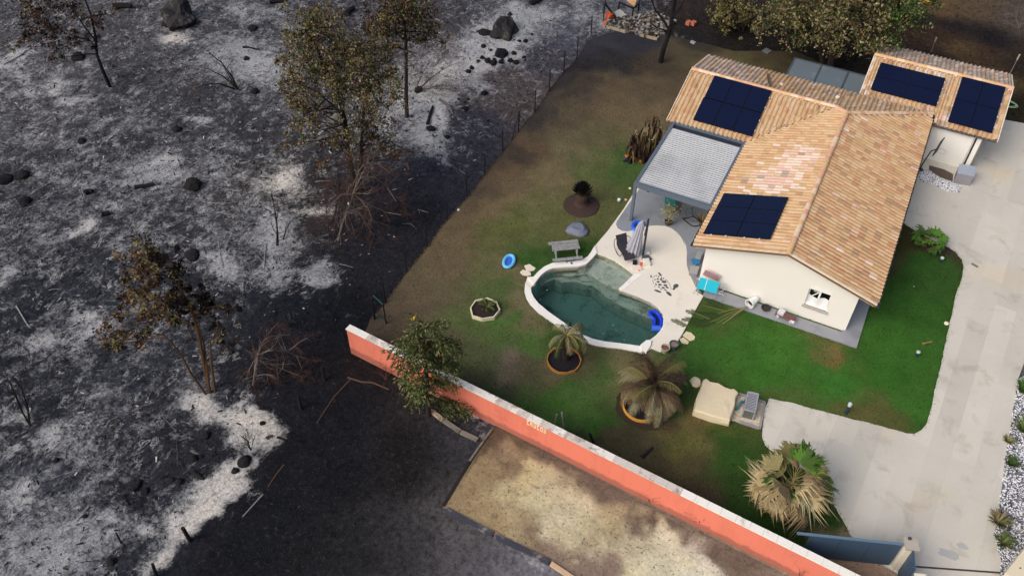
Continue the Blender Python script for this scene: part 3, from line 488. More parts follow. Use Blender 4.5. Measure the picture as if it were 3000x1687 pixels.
obj('coping', MB().merge(ring(POOL_IN[23:35], grow(POOL_IN, .05)[23:35], -.1, .064)), WHITE, pool)
WZ = -.16
bpoly = g2([CP(975, 262), CP(1080, 300), CP(1180, 350), CP(1290, 415), CP(1392, 482), CP(1345, 545), CP(1290, 600), CP(1232, 672), CP(1100, 622), CP(1000, 566), CP(930, 512), CP(868, 478), CP(905, 410), CP(930, 330)], -.34)
obj('shallow_shelf', MB().prism(bpoly, -1.5, -.34), BEACH, pool)
spoly = g2([CP(868, 480), CP(840, 484), CP(750, 496), CP(650, 505), CP(585, 492), CP(510, 455), CP(600, 425), CP(760, 420), CP(850, 400), CP(905, 350), CP(925, 380)], -.42)
obj('step', MB().prism(spoly, -1.5, -.42), LINER, pool)
lpoly = g2([CP(400, 470), CP(510, 458), CP(590, 500), CP(750, 505), CP(850, 490), CP(1000, 580), CP(1230, 690), CP(1340, 715), CP(1480, 765), CP(1600, 822), CP(1665, 870), CP(1715, 930), CP(1735, 985), CP(1700, 1040), CP(1560, 975), CP(1400, 905), CP(1280, 852), CP(1180, 800), CP(1080, 740), CP(990, 660), CP(920, 602), CP(860, 603), CP(770, 575), CP(700, 562), CP(570, 572), CP(490, 530), CP(390, 575), CP(290, 640), CP(262, 610), CP(330, 520)], -.62)
obj('ledge', MB().prism(lpoly, -1.5, -.66), LINER, pool)
obj('step', MB().prism(g2([CP(745, 522), CP(840, 500), CP(912, 560), CP(800, 560)], -.55), -1.5, -.56), LINER, pool)
m = bpy.data.materials.new('pool_water'); t, b = nodes(m); out = [n for n in t.nodes if n.type == 'OUTPUT_MATERIAL'][0]
tr = t.nodes.new('ShaderNodeBsdfTransparent'); gl = t.nodes.new('ShaderNodeBsdfGlossy'); gl.inputs['Roughness'].default_value = .06; fr = t.nodes.new('ShaderNodeFresnel'); fr.inputs[0].default_value = 1.33
ms = t.nodes.new('ShaderNodeMixShader'); t.links.new(fr.outputs[0], ms.inputs[0]); t.links.new(tr.outputs[0], ms.inputs[1]); t.links.new(gl.outputs[0], ms.inputs[2]); t.links.new(ms.outputs[0], out.inputs[0])
bn = t.nodes.new('ShaderNodeBump'); bn.inputs['Strength'].default_value = .12; bn.inputs['Distance'].default_value = .02; t.links.new(nz(t, 3, 3, .5, coords(t)), bn.inputs['Height']); t.links.new(bn.outputs[0], gl.inputs[1])
vb = t.nodes.new('ShaderNodeVolumeAbsorption'); vb.inputs[0].default_value = (.0, .40, .40, 1); vb.inputs[1].default_value = .62; t.links.new(vb.outputs[0], out.inputs[1])
obj('pool_water', MB().prism(grow(POOL_IN, -.012), -1.6, WZ, bottom=True), m, loc=(0, 0, 0), kind='structure')
# drowned and floating leaves
fl = MB(); wp = np.array(POOL_IN); P = RNG.uniform(wp.min(0), wp.max(0), (900, 2)); P = P[inside(P, grow(POOL_IN, -.15))]
for i, p in enumerate(P[:190]):
    c = g(1850, 1000)[:2] if i % 2 else g(1880, 920)[:2]
    if i < 90: p = np.array(c)+RNG.normal(0, 1.0, 2)
    if not inside([p], grow(POOL_IN, -.12))[0]: continue
    a = RNG.uniform(0, 6.28); s = RNG.uniform(.02, .06); z = WZ+.006
    fl.add([(p[0]+math.cos(a+k*1.57)*s*(1, .55)[k % 2], p[1]+math.sin(a+k*1.57)*s*(1, .55)[k % 2], z+RNG.uniform(0, .015)) for k in range(4)], [(0, 1, 2, 3)], int(RNG.integers(0, 3)))
obj('floating_leaves', fl, [mat('leaf_drowned', (52, 46, 38)), mat('leaf_pale', (150, 140, 122)), mat('leaf_rust', (112, 84, 64))], loc=(0, 0, 0), kind='stuff', label='scattered burnt leaves floating on the pool water', cat='leaves')

# ------------------------------------------------------------------ house
CREAMW = mat('render_cream', (232, 230, 224), .85, .03, .8, bmp=.002)
WHITEP = mat('white_paint', (238, 238, 236), .5, .03, 3.0)
TRIMW = mat('verge_white', (228, 220, 206), .7, .06, 4.0)
DECK = mat('roof_deck', (120, 92, 70), .9)
ZINC = mat('zinc_gutter', (82, 84, 90), .5, .1, 5.0, metal=.4)
DARKI = mat('dark_room', (16, 16, 18), .9)
house = empty('house', (-2.0, 38.0, 0), 'cream house with terracotta tiled roofs and dark blue solar panels', 'house')
TILE_RGB = [(200, 168, 130), (188, 155, 117), (204, 178, 146), (190, 146, 113), (178, 130, 101), (160, 130, 106), (214, 196, 182), (208, 176, 160), (178, 163, 150), (164, 151, 140)]
TILE_RGB = [tuple(np.array(c)*.72+np.array((194, 162, 126))*.28) if i < 6 else c for i, c in enumerate(TILE_RGB)]
TILES = [mat('tile_%s' % n, c, .85, .14, 3.0, dirt=((128, 104, 86), 2.4, .60, .84), space=False) for n, c in zip(['sand', 'ochre', 'straw', 'orange', 'brick', 'brown', 'chalk', 'rose', 'ash', 'mouse'], TILE_RGB)]
PIT = .305; EZ = 2.68
JX, JY, JZ = -1.53, 43.5, 4.0; VX, VY, VZ = -2.18, 44.08, 3.81; BX, BY = -5.86, 40.33; XL = -10.45; YB = 47.75
# slope: polygon in plan (convex pieces), eave point, direction up the slope in plan, eave height, weights of tile colours
W_L = [.36, .28, .24, .05, .01, .04, .01, .01, 0, 0]; W_R = [.30, .27, .14, .15, .05, .07, .01, .01, 0, 0]
W_B = [.02, .03, .06, .02, 0, .03, .20, .16, .32, .16]; W_B2 = [.26, .22, .2, .03, .0, .08, .05, .04, .08, .04]; W_G = [.24, .18, .26, .03, .02, .08, .08, .05, .04, .02]; W_GB = [0, .02, .05, .01, 0, .05, .22, .12, .32, .21]
patch_c = [g(*p, 3.2)[:2] for p in ((2200, 500), (2330, 440), (2400, 470), (2340, 575), (2190, 575))]
SLOPES = [('main_left', [[(BX, 31.3), (JX, 31.3), (JX, JY), (VX, VY), (BX, BY)]], (BX, 31.3), (1, 0), EZ, PIT, W_L),
    ('main_right', [[(2.80, 31.3), (2.80, YB), (JX, JY), (JX, 31.3)]], (2.80, 31.3), (-1, 0), EZ, PIT, W_R),
    ('wing_front', [[(XL, BY), (BX, BY), (VX, VY), (XL, VY)]], (XL, BY), (0, 1), EZ, PIT, W_L),
    ('wing_back', [[(XL, VY), (VX, VY), (VX, YB), (XL, YB)], [(VX, VY), (JX, JY), (2.80, YB), (VX, YB)]], (XL, YB), (0, -1), EZ, PIT, None),
    ('garage_front', [[(-1.32, 47.72), (2.95, 47.72), (2.95, 50.87), (-1.32, 50.87)], [(2.95, 47.13), (6.36, 47.13), (6.36, 50.87), (2.95, 50.87)]], (-1.32, 47.13), (0, 1), 2.46, PIT, W_G),
    ('garage_back', [[(-1.32, 50.87), (6.36, 50.87), (6.36, 54.1), (-1.32, 54.1)]], (-1.32, 54.1), (0, -1), 3.6-PIT*3.23, PIT, W_GB)]
PROF = [(0.0, -.012), (.030, .042), (.085, .066), (.140, .042), (.170, -.004), (.25, -.010)]
PITCH_U, PITCH_S = .25, .37
def clip(poly, cv):
    out = poly
    n = len(cv); ar = sum(cv[i][0]*cv[(i+1) % n][1]-cv[(i+1) % n][0]*cv[i][1] for i in range(n)); sg = 1 if ar > 0 else -1
    for i in range(n):
        a = cv[i]; b = cv[(i+1) % n]; inp = out; out = []
        if not inp: break
        f = lambda p: sg*((b[0]-a[0])*(p[1]-a[1])-(b[1]-a[1])*(p[0]-a[0]))
        for k in range(len(inp)):
            p, q = inp[k], inp[(k+1) % len(inp)]; fp, fq = f(p), f(q)
            if fp >= 0: out.append(p)
            if (fp >= 0) != (fq >= 0):
                t_ = fp/(fp-fq); out.append(tuple(p[j]+(q[j]-p[j])*t_ for j in range(3)))
    return out
deck = MB(); tiles = MB(); singles = []
for nm, polys, e0, d, ez, pit, wts in SLOPES:
    e0 = np.array(e0); d = np.array(d, float); side = np.array([-d[1], d[0]]); ca = 1/math.sqrt(1+pit*pit); ps = PITCH_S*ca
    zof = lambda p: ez + pit*((p[0]-e0[0])*d[0]+(p[1]-e0[1])*d[1])
    allp = [q for pl in polys for q in pl]
    for pl in polys:
        k = len(pl); ar = sum(pl[i][0]*pl[(i+1) % k][1]-pl[(i+1) % k][0]*pl[i][1] for i in range(k)); L = pl if ar > 0 else pl[::-1]
        top = [(x, y, zof((x, y))-.012) for x, y in L]; bot = [(x, y, zof((x, y))-.13) for x, y in L]
        deck.add(top+bot, [tuple(range(k)), tuple(range(2*k-1, k-1, -1))] + [(i+k, (i+1) % k+k, (i+1) % k, i) for i in range(k)])
    us = [(q[0]-e0[0])*side[0]+(q[1]-e0[1])*side[1] for q in allp]; ws = [(q[0]-e0[0])*d[0]+(q[1]-e0[1])*d[1] for q in allp]
    U0, U1, W1 = min(us), max(us), max(ws); W0 = min(ws)
    for iu in range(int((U1-U0)/PITCH_U)+2):
        for iw in range(int((W1-W0)/ps)+2):
            u0 = U0+iu*PITCH_U-.02; w0 = W0+iw*ps-(.05 if iw == 0 else 0); w1 = W0+(iw+1)*ps+.05
            cpos = e0+side*(u0+.12)+d*(w0+ps/2)
            ww = wts
            if nm == 'wing_back': ww = W_B if cpos[0] < -7.0+RNG.uniform(-.4, .4) else W_B2
            if nm == 'main_left' and inside([cpos + RNG.uniform(-.35, .35, 2)], patch_c)[0]: ww = [.04, .03, .10, .03, 0, .01, .45, .28, .04, .02]
            mi = int(RNG.choice(10, p=np.array(ww)/sum(ww)))
            rows = []
            jt = RNG.uniform(-.006, .006)
            for (w_, hl) in ((w0, .030+jt), (w1, .006)):
                rows.append([(u0+pu, w_, ph+hl) for pu, ph in PROF])
            fr_ = [(u0+pu, w0, max(ph-.014, 0)) for pu, ph in PROF]
            world = lambda q: tuple(e0+side*q[0]+d*q[1]) + (0,)
            cn = [tuple(e0+side*a_+d*b_) for a_, b_ in ((u0, w0+.06), (u0+.25, w0+.06), (u0+.25, w1-.06), (u0, w1-.06))]
            full = any(inside(cn, grow(pl, .02)).all() for pl in polys)
            if full:
                singles.append((np.linalg.norm(np.array([cpos[0], cpos[1], 3.3])-O3), nm, mi, u0, w0, w1, iw, jt, e0, side, d, ez, pit)); continue
            for i in range(5):
                for quad in ([rows[0][i], rows[0][i+1], rows[1][i+1], rows[1][i]], [fr_[i], fr_[i+1], rows[0][i+1], rows[0][i]]):
                    P3 = [tuple(e0+side*q_[0]+d*q_[1])+(q_[2],) for q_ in quad]
                    for pl in polys:
                        cl = clip(P3, grow(pl, .015))
                        if len(cl) >= 3: tiles.add([(x, y, zof((x, y))+h/ca) for x, y, h in cl], [tuple(range(len(cl)))], mi)
roof = obj('roof', deck, DECK, house)
singles.sort(key=lambda s: s[0]); tmpl = {}
def tile_shape(w0, w1, jt):
    b_ = MB(); ln = (w1-w0)
    for (y, hl) in ((0, .030+jt), (ln, .006)): b_.v += [(pu, y, ph+hl) for pu, ph in PROF]
    b_.v += [(pu, 0.0, max(ph-.014, 0)) for pu, ph in PROF]
    for i in range(5): b_.f += [[i, i+1, 7+i, 6+i], [12+i, 13+i, i+1, i]]; b_.mi += [0, 0]
    return b_
for n_, (dist, nm, mi, u0, w0, w1, iw, jt, e0, side, d, ez, pit) in enumerate(singles):
    ca = 1/math.sqrt(1+pit*pit); pos = e0+side*u0+d*w0; z = ez+pit*w0
    X = Vector((side[0], side[1], 0)); Y = Vector((d[0]*ca, d[1]*ca, pit*ca)); Z = X.cross(Y)
    if Z.z < 0: X = -X; Z = -Z; pos = pos+side*.25
    Mx = Matrix(((X.x, Y.x, Z.x, pos[0]), (X.y, Y.y, Z.y, pos[1]), (X.z, Y.z, Z.z, z), (0, 0, 0, 1)))
    if n_ < 300:
        key = (mi, iw == 0)
        if key not in tmpl:
            sh = tile_shape(0, (w1-w0)/ca, 0); tmpl[key] = mesh_from('roof_tile', sh.v, sh.f, sh.mi, [TILES[mi]])
        inst('roof_tile', tmpl[key], roof, Mx)
    else:
        sh = tile_shape(0, (w1-w0)/ca, jt); sh.mi = [mi]*len(sh.f); tiles.merge(sh, Mx)
obj('roof_tiles', tiles, TILES, roof, kind='stuff')
# ridge and hip tiles
RIDGE = [mat('ridge_%s' % n, c, .85, .14, 6.0, dirt=((150, 110, 84), 3, .6, .8), space=False) for n, c in (('pale', (226, 200, 172)), ('rose', (214, 170, 140)), ('sand', (214, 178, 134)))]
def ridge(a, b, r=.13, ln=.42):
    a = Vector(a); b = Vector(b); L = (b-a).length; n = max(1, int(round(L/ln))); dr = (b-a).normalized(); x = dr.cross(Vector((0, 0, 1))).normalized(); up = x.cross(dr)
    for i in range(n):
        p0 = a+dr*(L*i/n-.02); p1 = a+dr*(L*(i+1)/n+.02); mb_ = MB(); vs = []
        for p, rr in ((p0, r*1.06), (p1, r*.94)):
            for j in range(7):
                th = math.pi*j/6; vs.append(p + x*math.cos(th)*rr + up*(math.sin(th)*rr*.8-.02))
        mb_.add(vs, [(j, j+1, j+8, j+7) for j in range(6)] + [(0, 1, 2, 3, 4, 5, 6)[::-1], tuple(range(7, 14))])
        obj('ridge_tile', mb_, RIDGE[int(RNG.integers(0, 3))], roof)
ridge((JX, 31.28, JZ+.06), (JX, JY, JZ+.06)); ridge((XL, VY, VZ+.06), (VX, VY, VZ+.06)); ridge((VX, VY, VZ+.07), (JX, JY, JZ+.07)); ridge((JX, JY, JZ+.06), (2.76, YB-.04, EZ+.06)); ridge((-1.34, 50.87, 3.66), (6.38, 50.87, 3.66))
# walls
def wallbox(x0, x1, y0, y1, z1): return MB().box(((x0+x1)/2, (y0+y1)/2, z1/2), (x1-x0, y1-y0, z1))
WX0, WX1, WZ0, WZ1 = -.16, .90, .86, 2.18
front = MB()
prof2 = [(HOUSE_X0, .0), (HOUSE_X1, .0), (HOUSE_X1, 2.66+.06), (JX, 3.84), (HOUSE_X0, 2.66+.06)]
Vf, Ff = fill(prof2, [[(WX0, WZ0), (WX1, WZ0), (WX1, WZ1), (WX0, WZ1)]])
front.add([(x, GABLE_Y, z) for x, z in Vf], Ff); front.add([(x, GABLE_Y+.22, z) for x, z in Vf], [f[::-1] for f in Ff])
for a, b in (((WX0, WZ0), (WX1, WZ0)), ((WX1, WZ0), (WX1, WZ1)), ((WX1, WZ1), (WX0, WZ1)), ((WX0, WZ1), (WX0, WZ0))):
    front.add([(a[0], GABLE_Y, a[1]), (b[0], GABLE_Y, b[1]), (b[0], GABLE_Y+.22, b[1]), (a[0], GABLE_Y+.22, a[1])], [(0, 1, 2, 3)])
obj('gable_wall', front, CREAMW, house)
obj('wall', MB().box((HOUSE_X1-.11, 39.4, 1.37), (.22, 14.8, 2.74)).box((HOUSE_X0+.11, 36.4, 1.37), (.22, 8.8, 2.74)), CREAMW, house)
obj('wall', MB().box((-7.75, 40.9, 1.37), (4.9, .22, 2.74)).box((-4.1, 47.3, 1.37), (12.2, .22, 2.74)), CREAMW, house)
def endwall(x, y0, y1, z0, yr, zr, w=.22):
    P_ = [(y0, 0), (y1, 0), (y1, z0), (yr, zr), (y0, z0)]; return MB().add([(x-w/2, a, b) for a, b in P_]+[(x+w/2, a, b) for a, b in P_], [(4, 3, 2, 1, 0), (5, 6, 7, 8, 9)]+[(i, (i+1) % 5, (i+1) % 5+5, i+5) for i in range(5)])
obj('wall', endwall(-10.1, 40.8, 47.4, 2.5, VY, 3.55), CREAMW, house)
obj('garage_wall', MB().box((2.15, 47.40, 1.18), (6.2, .20, 2.36)).box((2.1, 53.4, 1.2), (6.0, .22, 2.4)).merge(endwall(5.24, 47.5, 53.3, 2.3, 50.87, 3.3)).merge(endwall(-1.0, 47.9, 53.3, 2.3, 50.87, 3.3)), CREAMW, house)
obj('corner_trim', MB().box((5.55, 47.45, 1.22), (.22, .28, 2.44)), WHITEP, house)
# verge boards and gutters
verge = MB()
for a, b in (((BX, 31.33, EZ-.02), (JX, 31.33, JZ-.02)), ((2.80, 31.33, EZ-.02), (JX, 31.33, JZ-.02))): verge.bar(a, b, .05, .17)
obj('verge_board', verge, TRIMW, house)
soff = MB()
for a, b in (((BX+.1, 31.56, EZ-.16), (JX, 31.56, JZ-.16)), ((2.70, 31.56, EZ-.16), (JX, 31.56, JZ-.16))): soff.bar(a, b, .40, .03)
obj('soffit', soff, TRIMW, house)
obj('verge_board', MB().bar((XL-.02, BY, EZ-.03), (XL-.02, VY, VZ-.03), .05, .16).bar((XL-.02, YB, EZ-.03), (XL-.02, VY, VZ-.03), .05, .16).bar((6.38, 47.13, 2.43), (6.38, 50.87, 3.57), .05, .16).bar((6.38, 54.1, 2.58), (6.38, 50.87, 3.57), .05, .16).bar((-1.34, 47.72, 2.60), (-1.34, 50.87, 3.57), .05, .16), TRIMW, house)
for a, b in (((BX-.07, 31.3, EZ-.05), (BX-.07, BY, EZ-.05)), ((2.87, 31.3, EZ-.05), (2.87, 47.2, EZ-.05)), ((XL, BY-.06, EZ-.05), (BX, BY-.06, EZ-.05)), ((3.0, 47.07, 2.40), (6.36, 47.07, 2.40)), ((-1.3, 47.66, 2.58), (2.9, 47.66, 2.58))):
    A = Vector(a); B = Vector(b); n = (B-A).normalized().cross(Vector((0, 0, 1)))
    gt = MB(); prof_ = [(math.cos(t_)*.065, math.sin(t_)*.07) for t_ in np.linspace(math.pi, 2*math.pi, 7)]
    vs = [P_ + n*c_ + Vector((0, 0, s_)) for P_ in (A, B) for c_, s_ in prof_]; gt.add(vs, [(i, i+1, i+8, i+7) for i in range(6)])
    gu = obj('gutter', gt, ZINC, house)
    k = int((B-A).length/.55); br = MB()
    for i in range(k+1):
        p = A.lerp(B, (i+.5)/(k+1)); br.bar(p-n*.07+Vector((0, 0, .012)), p+n*.07+Vector((0, 0, .012)), .03, .012)
    obj('gutter_bracket', br, mat('bracket', (150, 152, 156), .5, metal=.4), gu)
# window of the gable
win = obj('window', MB().box(((WX0+WX1)/2, GABLE_Y+.17, WZ1-.03), (WX1-WX0, .06, .06)).box(((WX0+WX1)/2, GABLE_Y+.17, WZ0+.03), (WX1-WX0, .06, .06)).box((WX0+.03, GABLE_Y+.17, (WZ0+WZ1)/2), (.06, .06, WZ1-WZ0-.12)).box((WX1-.03, GABLE_Y+.17, (WZ0+WZ1)/2), (.06, .06, WZ1-WZ0-.12)).box((.37, GABLE_Y+.17, (WZ0+WZ1)/2), (.09, .06, WZ1-WZ0-.12)), WHITEP, house)
obj('shutter_box', MB().box(((WX0+WX1)/2, GABLE_Y+.06, WZ1-.11), (WX1-WX0-.01, .16, .20)), WHITEP, win)
obj('sill', MB().box(((WX0+WX1)/2, GABLE_Y-.05, WZ0-.03), (WX1-WX0+.16, .16, .06)), mat('sill_grey', (168, 164, 158), .8), win)
obj('pane', MB().box(((WX0+WX1)/2, GABLE_Y+.205, (WZ0+WZ1)/2), (WX1-WX0-.1, .01, WZ1-WZ0-.1)), mat('dark_glass', (12, 13, 15), .12, spec=.5), win)
sag = MB(); sv = []
for i in range(9):
    x = WX0+.05+(WX1-WX0-.1)*i/8; top = 1.42+.10*abs(i-4)/4 - .06*math.sin(i*.8)
    for z in (.90, top): sv.append((x, GABLE_Y+.10+.03*math.sin(i*1.3)+.03*(z < 1), z))
sag.add(sv, [(2*i, 2*i+2, 2*i+3, 2*i+1) for i in range(8)]); sag.add([(x, y+.012, z) for x, y, z in sv], [(2*i+1, 2*i+3, 2*i+2, 2*i) for i in range(8)])
obj('fallen_blind', sag, mat('blind_white', (236, 238, 242), .6, .05, 4), win)
obj('sash', MB().bar((.02, GABLE_Y+.08, 1.44), (.33, GABLE_Y+.12, 1.80), .035, .035).bar((.06, GABLE_Y+.10, 1.78), (.33, GABLE_Y+.12, 1.80), .02, .02), WHITEP, win)
# solar panels
def solar_mat():
    m = bpy.data.materials.new('solar_cells'); t, b = nodes(m); vec = coords(t, True)
    br = t.nodes.new('ShaderNodeTexBrick'); t.links.new(vec, br.inputs['Vector']); br.offset = 0; br.inputs['Scale'].default_value = 1; br.inputs['Brick Width'].default_value = .17; br.inputs['Row Height'].default_value = .17; br.inputs['Mortar Size'].default_value = .0025
    c = lin((14, 22, 50)); br.inputs['Color1'].default_value = (*c, 1); br.inputs['Color2'].default_value = (*(c*1.08), 1); br.inputs['Mortar'].default_value = (*(c*1.6), 1)
    t.links.new(br.outputs[0], b.inputs['Base Color']); b.inputs['Roughness'].default_value = .22; b.inputs['Specular IOR Level'].default_value = .28; return m
SOLAR = solar_mat(); SFRAME = mat('panel_frame', (20, 22, 30), .5, .1, 5, metal=.5); CLAMP = mat('panel_clamp', (208, 210, 212), .4, .05, 5)
def panels(e0, d, ez, pit, u0, u1, w0, w1, nu, nw, skip_clamps=False):
    e0 = np.array(e0, float); d = np.array(d, float); side = np.array([-d[1], d[0]]); ca = 1/math.sqrt(1+pit*pit)
    X = Vector((side[0], side[1], 0)); Y = Vector((d[0]*ca, d[1]*ca, pit*ca)); Z = X.cross(Y); sx = 1
    if Z.z < 0: X = -X; Z = -Z; sx = -1
    for i in range(nu):
        for j in range(nw):
            a = u0+(u1-u0)*i/nu; b = u0+(u1-u0)*(i+1)/nu; c = w0+(w1-w0)*j/nw; e = w0+(w1-w0)*(j+1)/nw
            ctr = e0+side*(a+b)/2+d*(c+e)/2; zc = ez+pit*(c+e)/2; W_ = (b-a)-.008; L_ = ((e-c)-.008)/ca
            Mx = Matrix(((X.x, Y.x, Z.x, ctr[0]), (X.y, Y.y, Z.y, ctr[1]), (X.z, Y.z, Z.z, zc), (0, 0, 0, 1))) @ Matrix.Translation((0, 0, .14))
            fm = MB()
            for cx, cy, sx_, sy_ in ((0, -L_/2+.012, W_, .024), (0, L_/2-.012, W_, .024), (-W_/2+.012, 0, .024, L_-.048), (W_/2-.012, 0, .024, L_-.048)): fm.box((cx, cy, 0), (sx_, sy_, .04))
            po = obj('solar_panel', fm.xf(Mx), SFRAME, house)
            cm = MB().box((0, 0, .002), (W_-.046, L_-.046, .03)); me = mesh_from('cells', cm.v, cm.f, cm.mi, [SOLAR]); inst('cells', me, po, Mx)
            if j == 0 or nw < 3 or True:
                cl = MB()
                if i == 0: cl.box((-sx*(W_/2+.03), L_*.2, -.01), (.05, .07, .05)).box((-sx*(W_/2+.03), -L_*.25, -.01), (.05, .07, .05))
                if i == nu-1: cl.box((sx*(W_/2+.03), L_*.2, -.01), (.05, .07, .05)).box((sx*(W_/2+.03), -L_*.25, -.01), (.05, .07, .05))
                if cl.v: obj('clamp', cl.xf(Mx), CLAMP, po)
# main left slope: side axis runs along -?y ; positions measured on the slope
panels((BX, 31.3), (1, 0), EZ, PIT, .77, 4.12, .25, 3.34, 3, 2)
panels((XL, BY), (0, 1), EZ, PIT, -4.73, -1.36, .37, 1.98, 3, 1); panels((XL, BY), (0, 1), EZ, PIT, -4.73, -1.40, 2.0, 3.60, 3, 1)
panels((-1.32, 47.13), (0, 1), 2.46, PIT, -4.12, -.46, 1.09, 3.17, 2, 2); panels((-1.32, 47.13), (0, 1), 2.46, PIT, -7.30, -4.95, .28, 3.58, 2, 2)
# roof fittings
q = g(*C6(940, 365), 3.6); obj('vent_pipe', MB().lathe((q[0], q[1], 3.45), [(.09, 0), (.09, .28), (.13, .28), (.13, .34), (0.02, .36)], 12), mat('vent_dark', (52, 40, 36), .7), house)
q = g(*C3(1300, 1078), 3.5); obj('vent_pipe', MB().lathe((q[0], q[1], 3.3), [(.11, 0), (.11, .22), (.15, .24), (.13, .32), (0.02, .35)], 12), mat('vent_pale', (226, 206, 184), .8), house)
q = g(2250, 250, 3.7); dish = MB(); cen = Vector((q[0], q[1], 4.05)); nrm = Vector((.75, .1, .45)).normalized(); xa = nrm.cross(Vector((0, 0, 1))).normalized(); ya = xa.cross(nrm)
vs = [cen-nrm*.06]
for k_, rr in ((1, .2), (2, .38)):
    for j in range(14): th = 6.283*j/14; vs.append(cen + xa*math.cos(th)*rr + ya*math.sin(th)*rr + nrm*(.06*(rr/.38)**2-.06))
dish.add(vs, [(0, 1+j, 1+(j+1) % 14) for j in range(14)] + [(1+j, 15+j, 15+(j+1) % 14, 1+(j+1) % 14) for j in range(14)]); dish.tube([(q[0], q[1], 3.5), tuple(cen-nrm*.05)], .025, 6)
obj('satellite_dish', dish, mat('dish_grey', (150, 128, 116), .6), house)
for px_ in (C3(745, 640), C3(1170, 735)):
    q = g(*px_, 3.4); obj('vent_tile', MB().lathe((q[0], q[1], 3.3), [(.12, 0), (.12, .16), (.03, .2)], 10), mat('vent_tile_pale', (224, 210, 190), .8), house)
q = g(2833, 489); obj('downpipe', MB().tube([(5.72, 47.3, .05), (5.72, 47.3, 2.3), (5.8, 47.1, 2.4)], .045, 8), mat('downpipe_grey', (120, 116, 110), .6), house)

# ------------------------------------------------------------------ louvred pergola
PG = mat('pergola_grey', (92, 104, 118), .55, .06, 3.0, spec=.4)
LOUV = mat('louvre_metal', (178, 182, 186), .5, .05, .9, metal=.1, dirt=((138, 142, 148), .5, .50, .85), spec=.4, space=False)
perg = empty('pergola', (-8.0, 37.4, 0), 'grey metal pergola with white louvred roof over the terrace', 'pergola')
PX0, PX1, PY0, PY1, PZ = -10.02, -5.98, 34.42, 40.28, 2.72
obj('beam', MB().box(((PX0+PX1)/2, PY0, PZ-.15), (PX1-PX0+.18, .16, .30)), PG, perg)
obj('beam', MB().box((PX0, (PY0+PY1)/2, PZ-.15), (.16, PY1-PY0-.17, .30)), PG, perg)
obj('beam', MB().box((PX1, (PY0+PY1)/2, PZ-.15), (.16, PY1-PY0-.17, .30)), PG, perg)
obj('beam', MB().box(((PX0+PX1)/2, PY1, PZ-.15), (PX1-PX0+.18, .16, .30)), PG, perg)
for x, y in ((PX0, PY0), (PX1, PY0), (PX0, PY1), (PX1, PY1)): obj('post', MB().box((x, y, (PZ-.3)/2), (.15, .15, PZ-.3)), PG, perg)
obj('rain_channel', MB().box(((PX0+PX1)/2, PY1-.28, PZ-.13), (PX1-PX0-.18, .34, .04)), mat('channel_dark', (44, 50, 60), .4), perg)
NL = 30; ly0, ly1 = PY0+.12, PY1-.48
lm = MB(); pr = [(-.082, -.02), (-.06, .014), (.0, .022), (.05, .012), (.080, -.022)]; lw = (PX1-PX0)/2-.09
lm.add([(sx_*lw, y, z) for sx_ in (-1, 1) for y, z in pr] + [(sx_*lw, y, z-.02) for sx_ in (-1, 1) for y, z in pr], [(i, i+5, i+6, i+1)[::-1] for i in range(4)] + [(i+10, i+15, i+16, i+11) for i in range(4)])
lme = mesh_from('louvre', lm.v, lm.f, lm.mi, [LOUV])
for i in range(NL): inst('louvre', lme, perg, Matrix.Translation(((PX0+PX1)/2, ly0+(ly1-ly0)*(i+.5)/NL, PZ-.06)))
obj('lamp', MB().box((*g(*CT(805, 150), 2.4)[:2], 2.38), (.12, .1, .1)), mat('lamp_black', (24, 24, 28), .5), perg)

# ------------------------------------------------------------------ glazed lean-to roof behind the house
gl_ = empty('glass_canopy', (-3.5, 49.2, 0), 'grey glazed canopy in three panels behind the house', 'canopy')
CANF = mat('canopy_frame', (74, 84, 94), .5, .08, 4, spec=.4); CANG = mat('canopy_glass', (104, 116, 126), .35, .08, .7, dirt=((140, 146, 152), .9, .56, .8), spec=.45)
xs = [-5.72, -4.05, -2.43, -.75]; y0_, y1_, z0_, z1_ = 47.86, 50.45, 2.34, 2.34
for i in range(3): obj('glass_panel', MB().box(((xs[i]+xs[i+1])/2, (y0_+y1_)/2, 2.34), (xs[i+1]-xs[i]-.12, y1_-y0_-.12, .03)), CANG, gl_)
for x in xs: obj('rafter', MB().box((x, (y0_+y1_)/2, 2.33), (.09, y1_-y0_, .09)), CANF, gl_)
obj('beam', MB().box((-3.23, y1_+.03, 2.31), (5.1, .08, .13)), CANF, gl_); obj('beam', MB().box((-3.23, y0_-.03, 2.31), (5.1, .06, .13)), CANF, gl_)
for x in (-5.72, -.9): obj('post', MB().box((x, y1_+.02, 1.12), (.1, .1, 2.24)), CANF, gl_)

# ------------------------------------------------------------------ boundary wall
SALMON = mat('salmon_render', (228, 130, 108), .85, .06, .5, dirt=((196, 104, 88), .8, .56, .84), fine=(26, .93))
CAPM = [mat('cap_%s' % n, c, .85, .12, 3.0, dirt=((142, 132, 124), 2.6, .50, .68)) for n, c in (('white', (230, 226, 218)), ('grey', (206, 198, 190)))]
CAPW = mat('cap_clean', (238, 236, 228), .85, .06, 3.0, dirt=((180, 174, 166), 2.0, .6, .75))
t = SALMON.node_tree; b = [n for n in t.nodes if n.type == 'BSDF_PRINCIPLED'][0]; src = b.inputs['Base Color'].links[0].from_socket; sv = coords(t, False, (2.6, 2.6, .22)); pz = t.nodes.new('ShaderNodeSeparateXYZ'); t.links.new(coords(t), pz.inputs[0])
c_ = mix(t, 1.0, src, ramp(t, nz(t, 1.6, 6, .7, sv), [(.36, .93), (.52, 1.0)]), 'MULTIPLY')
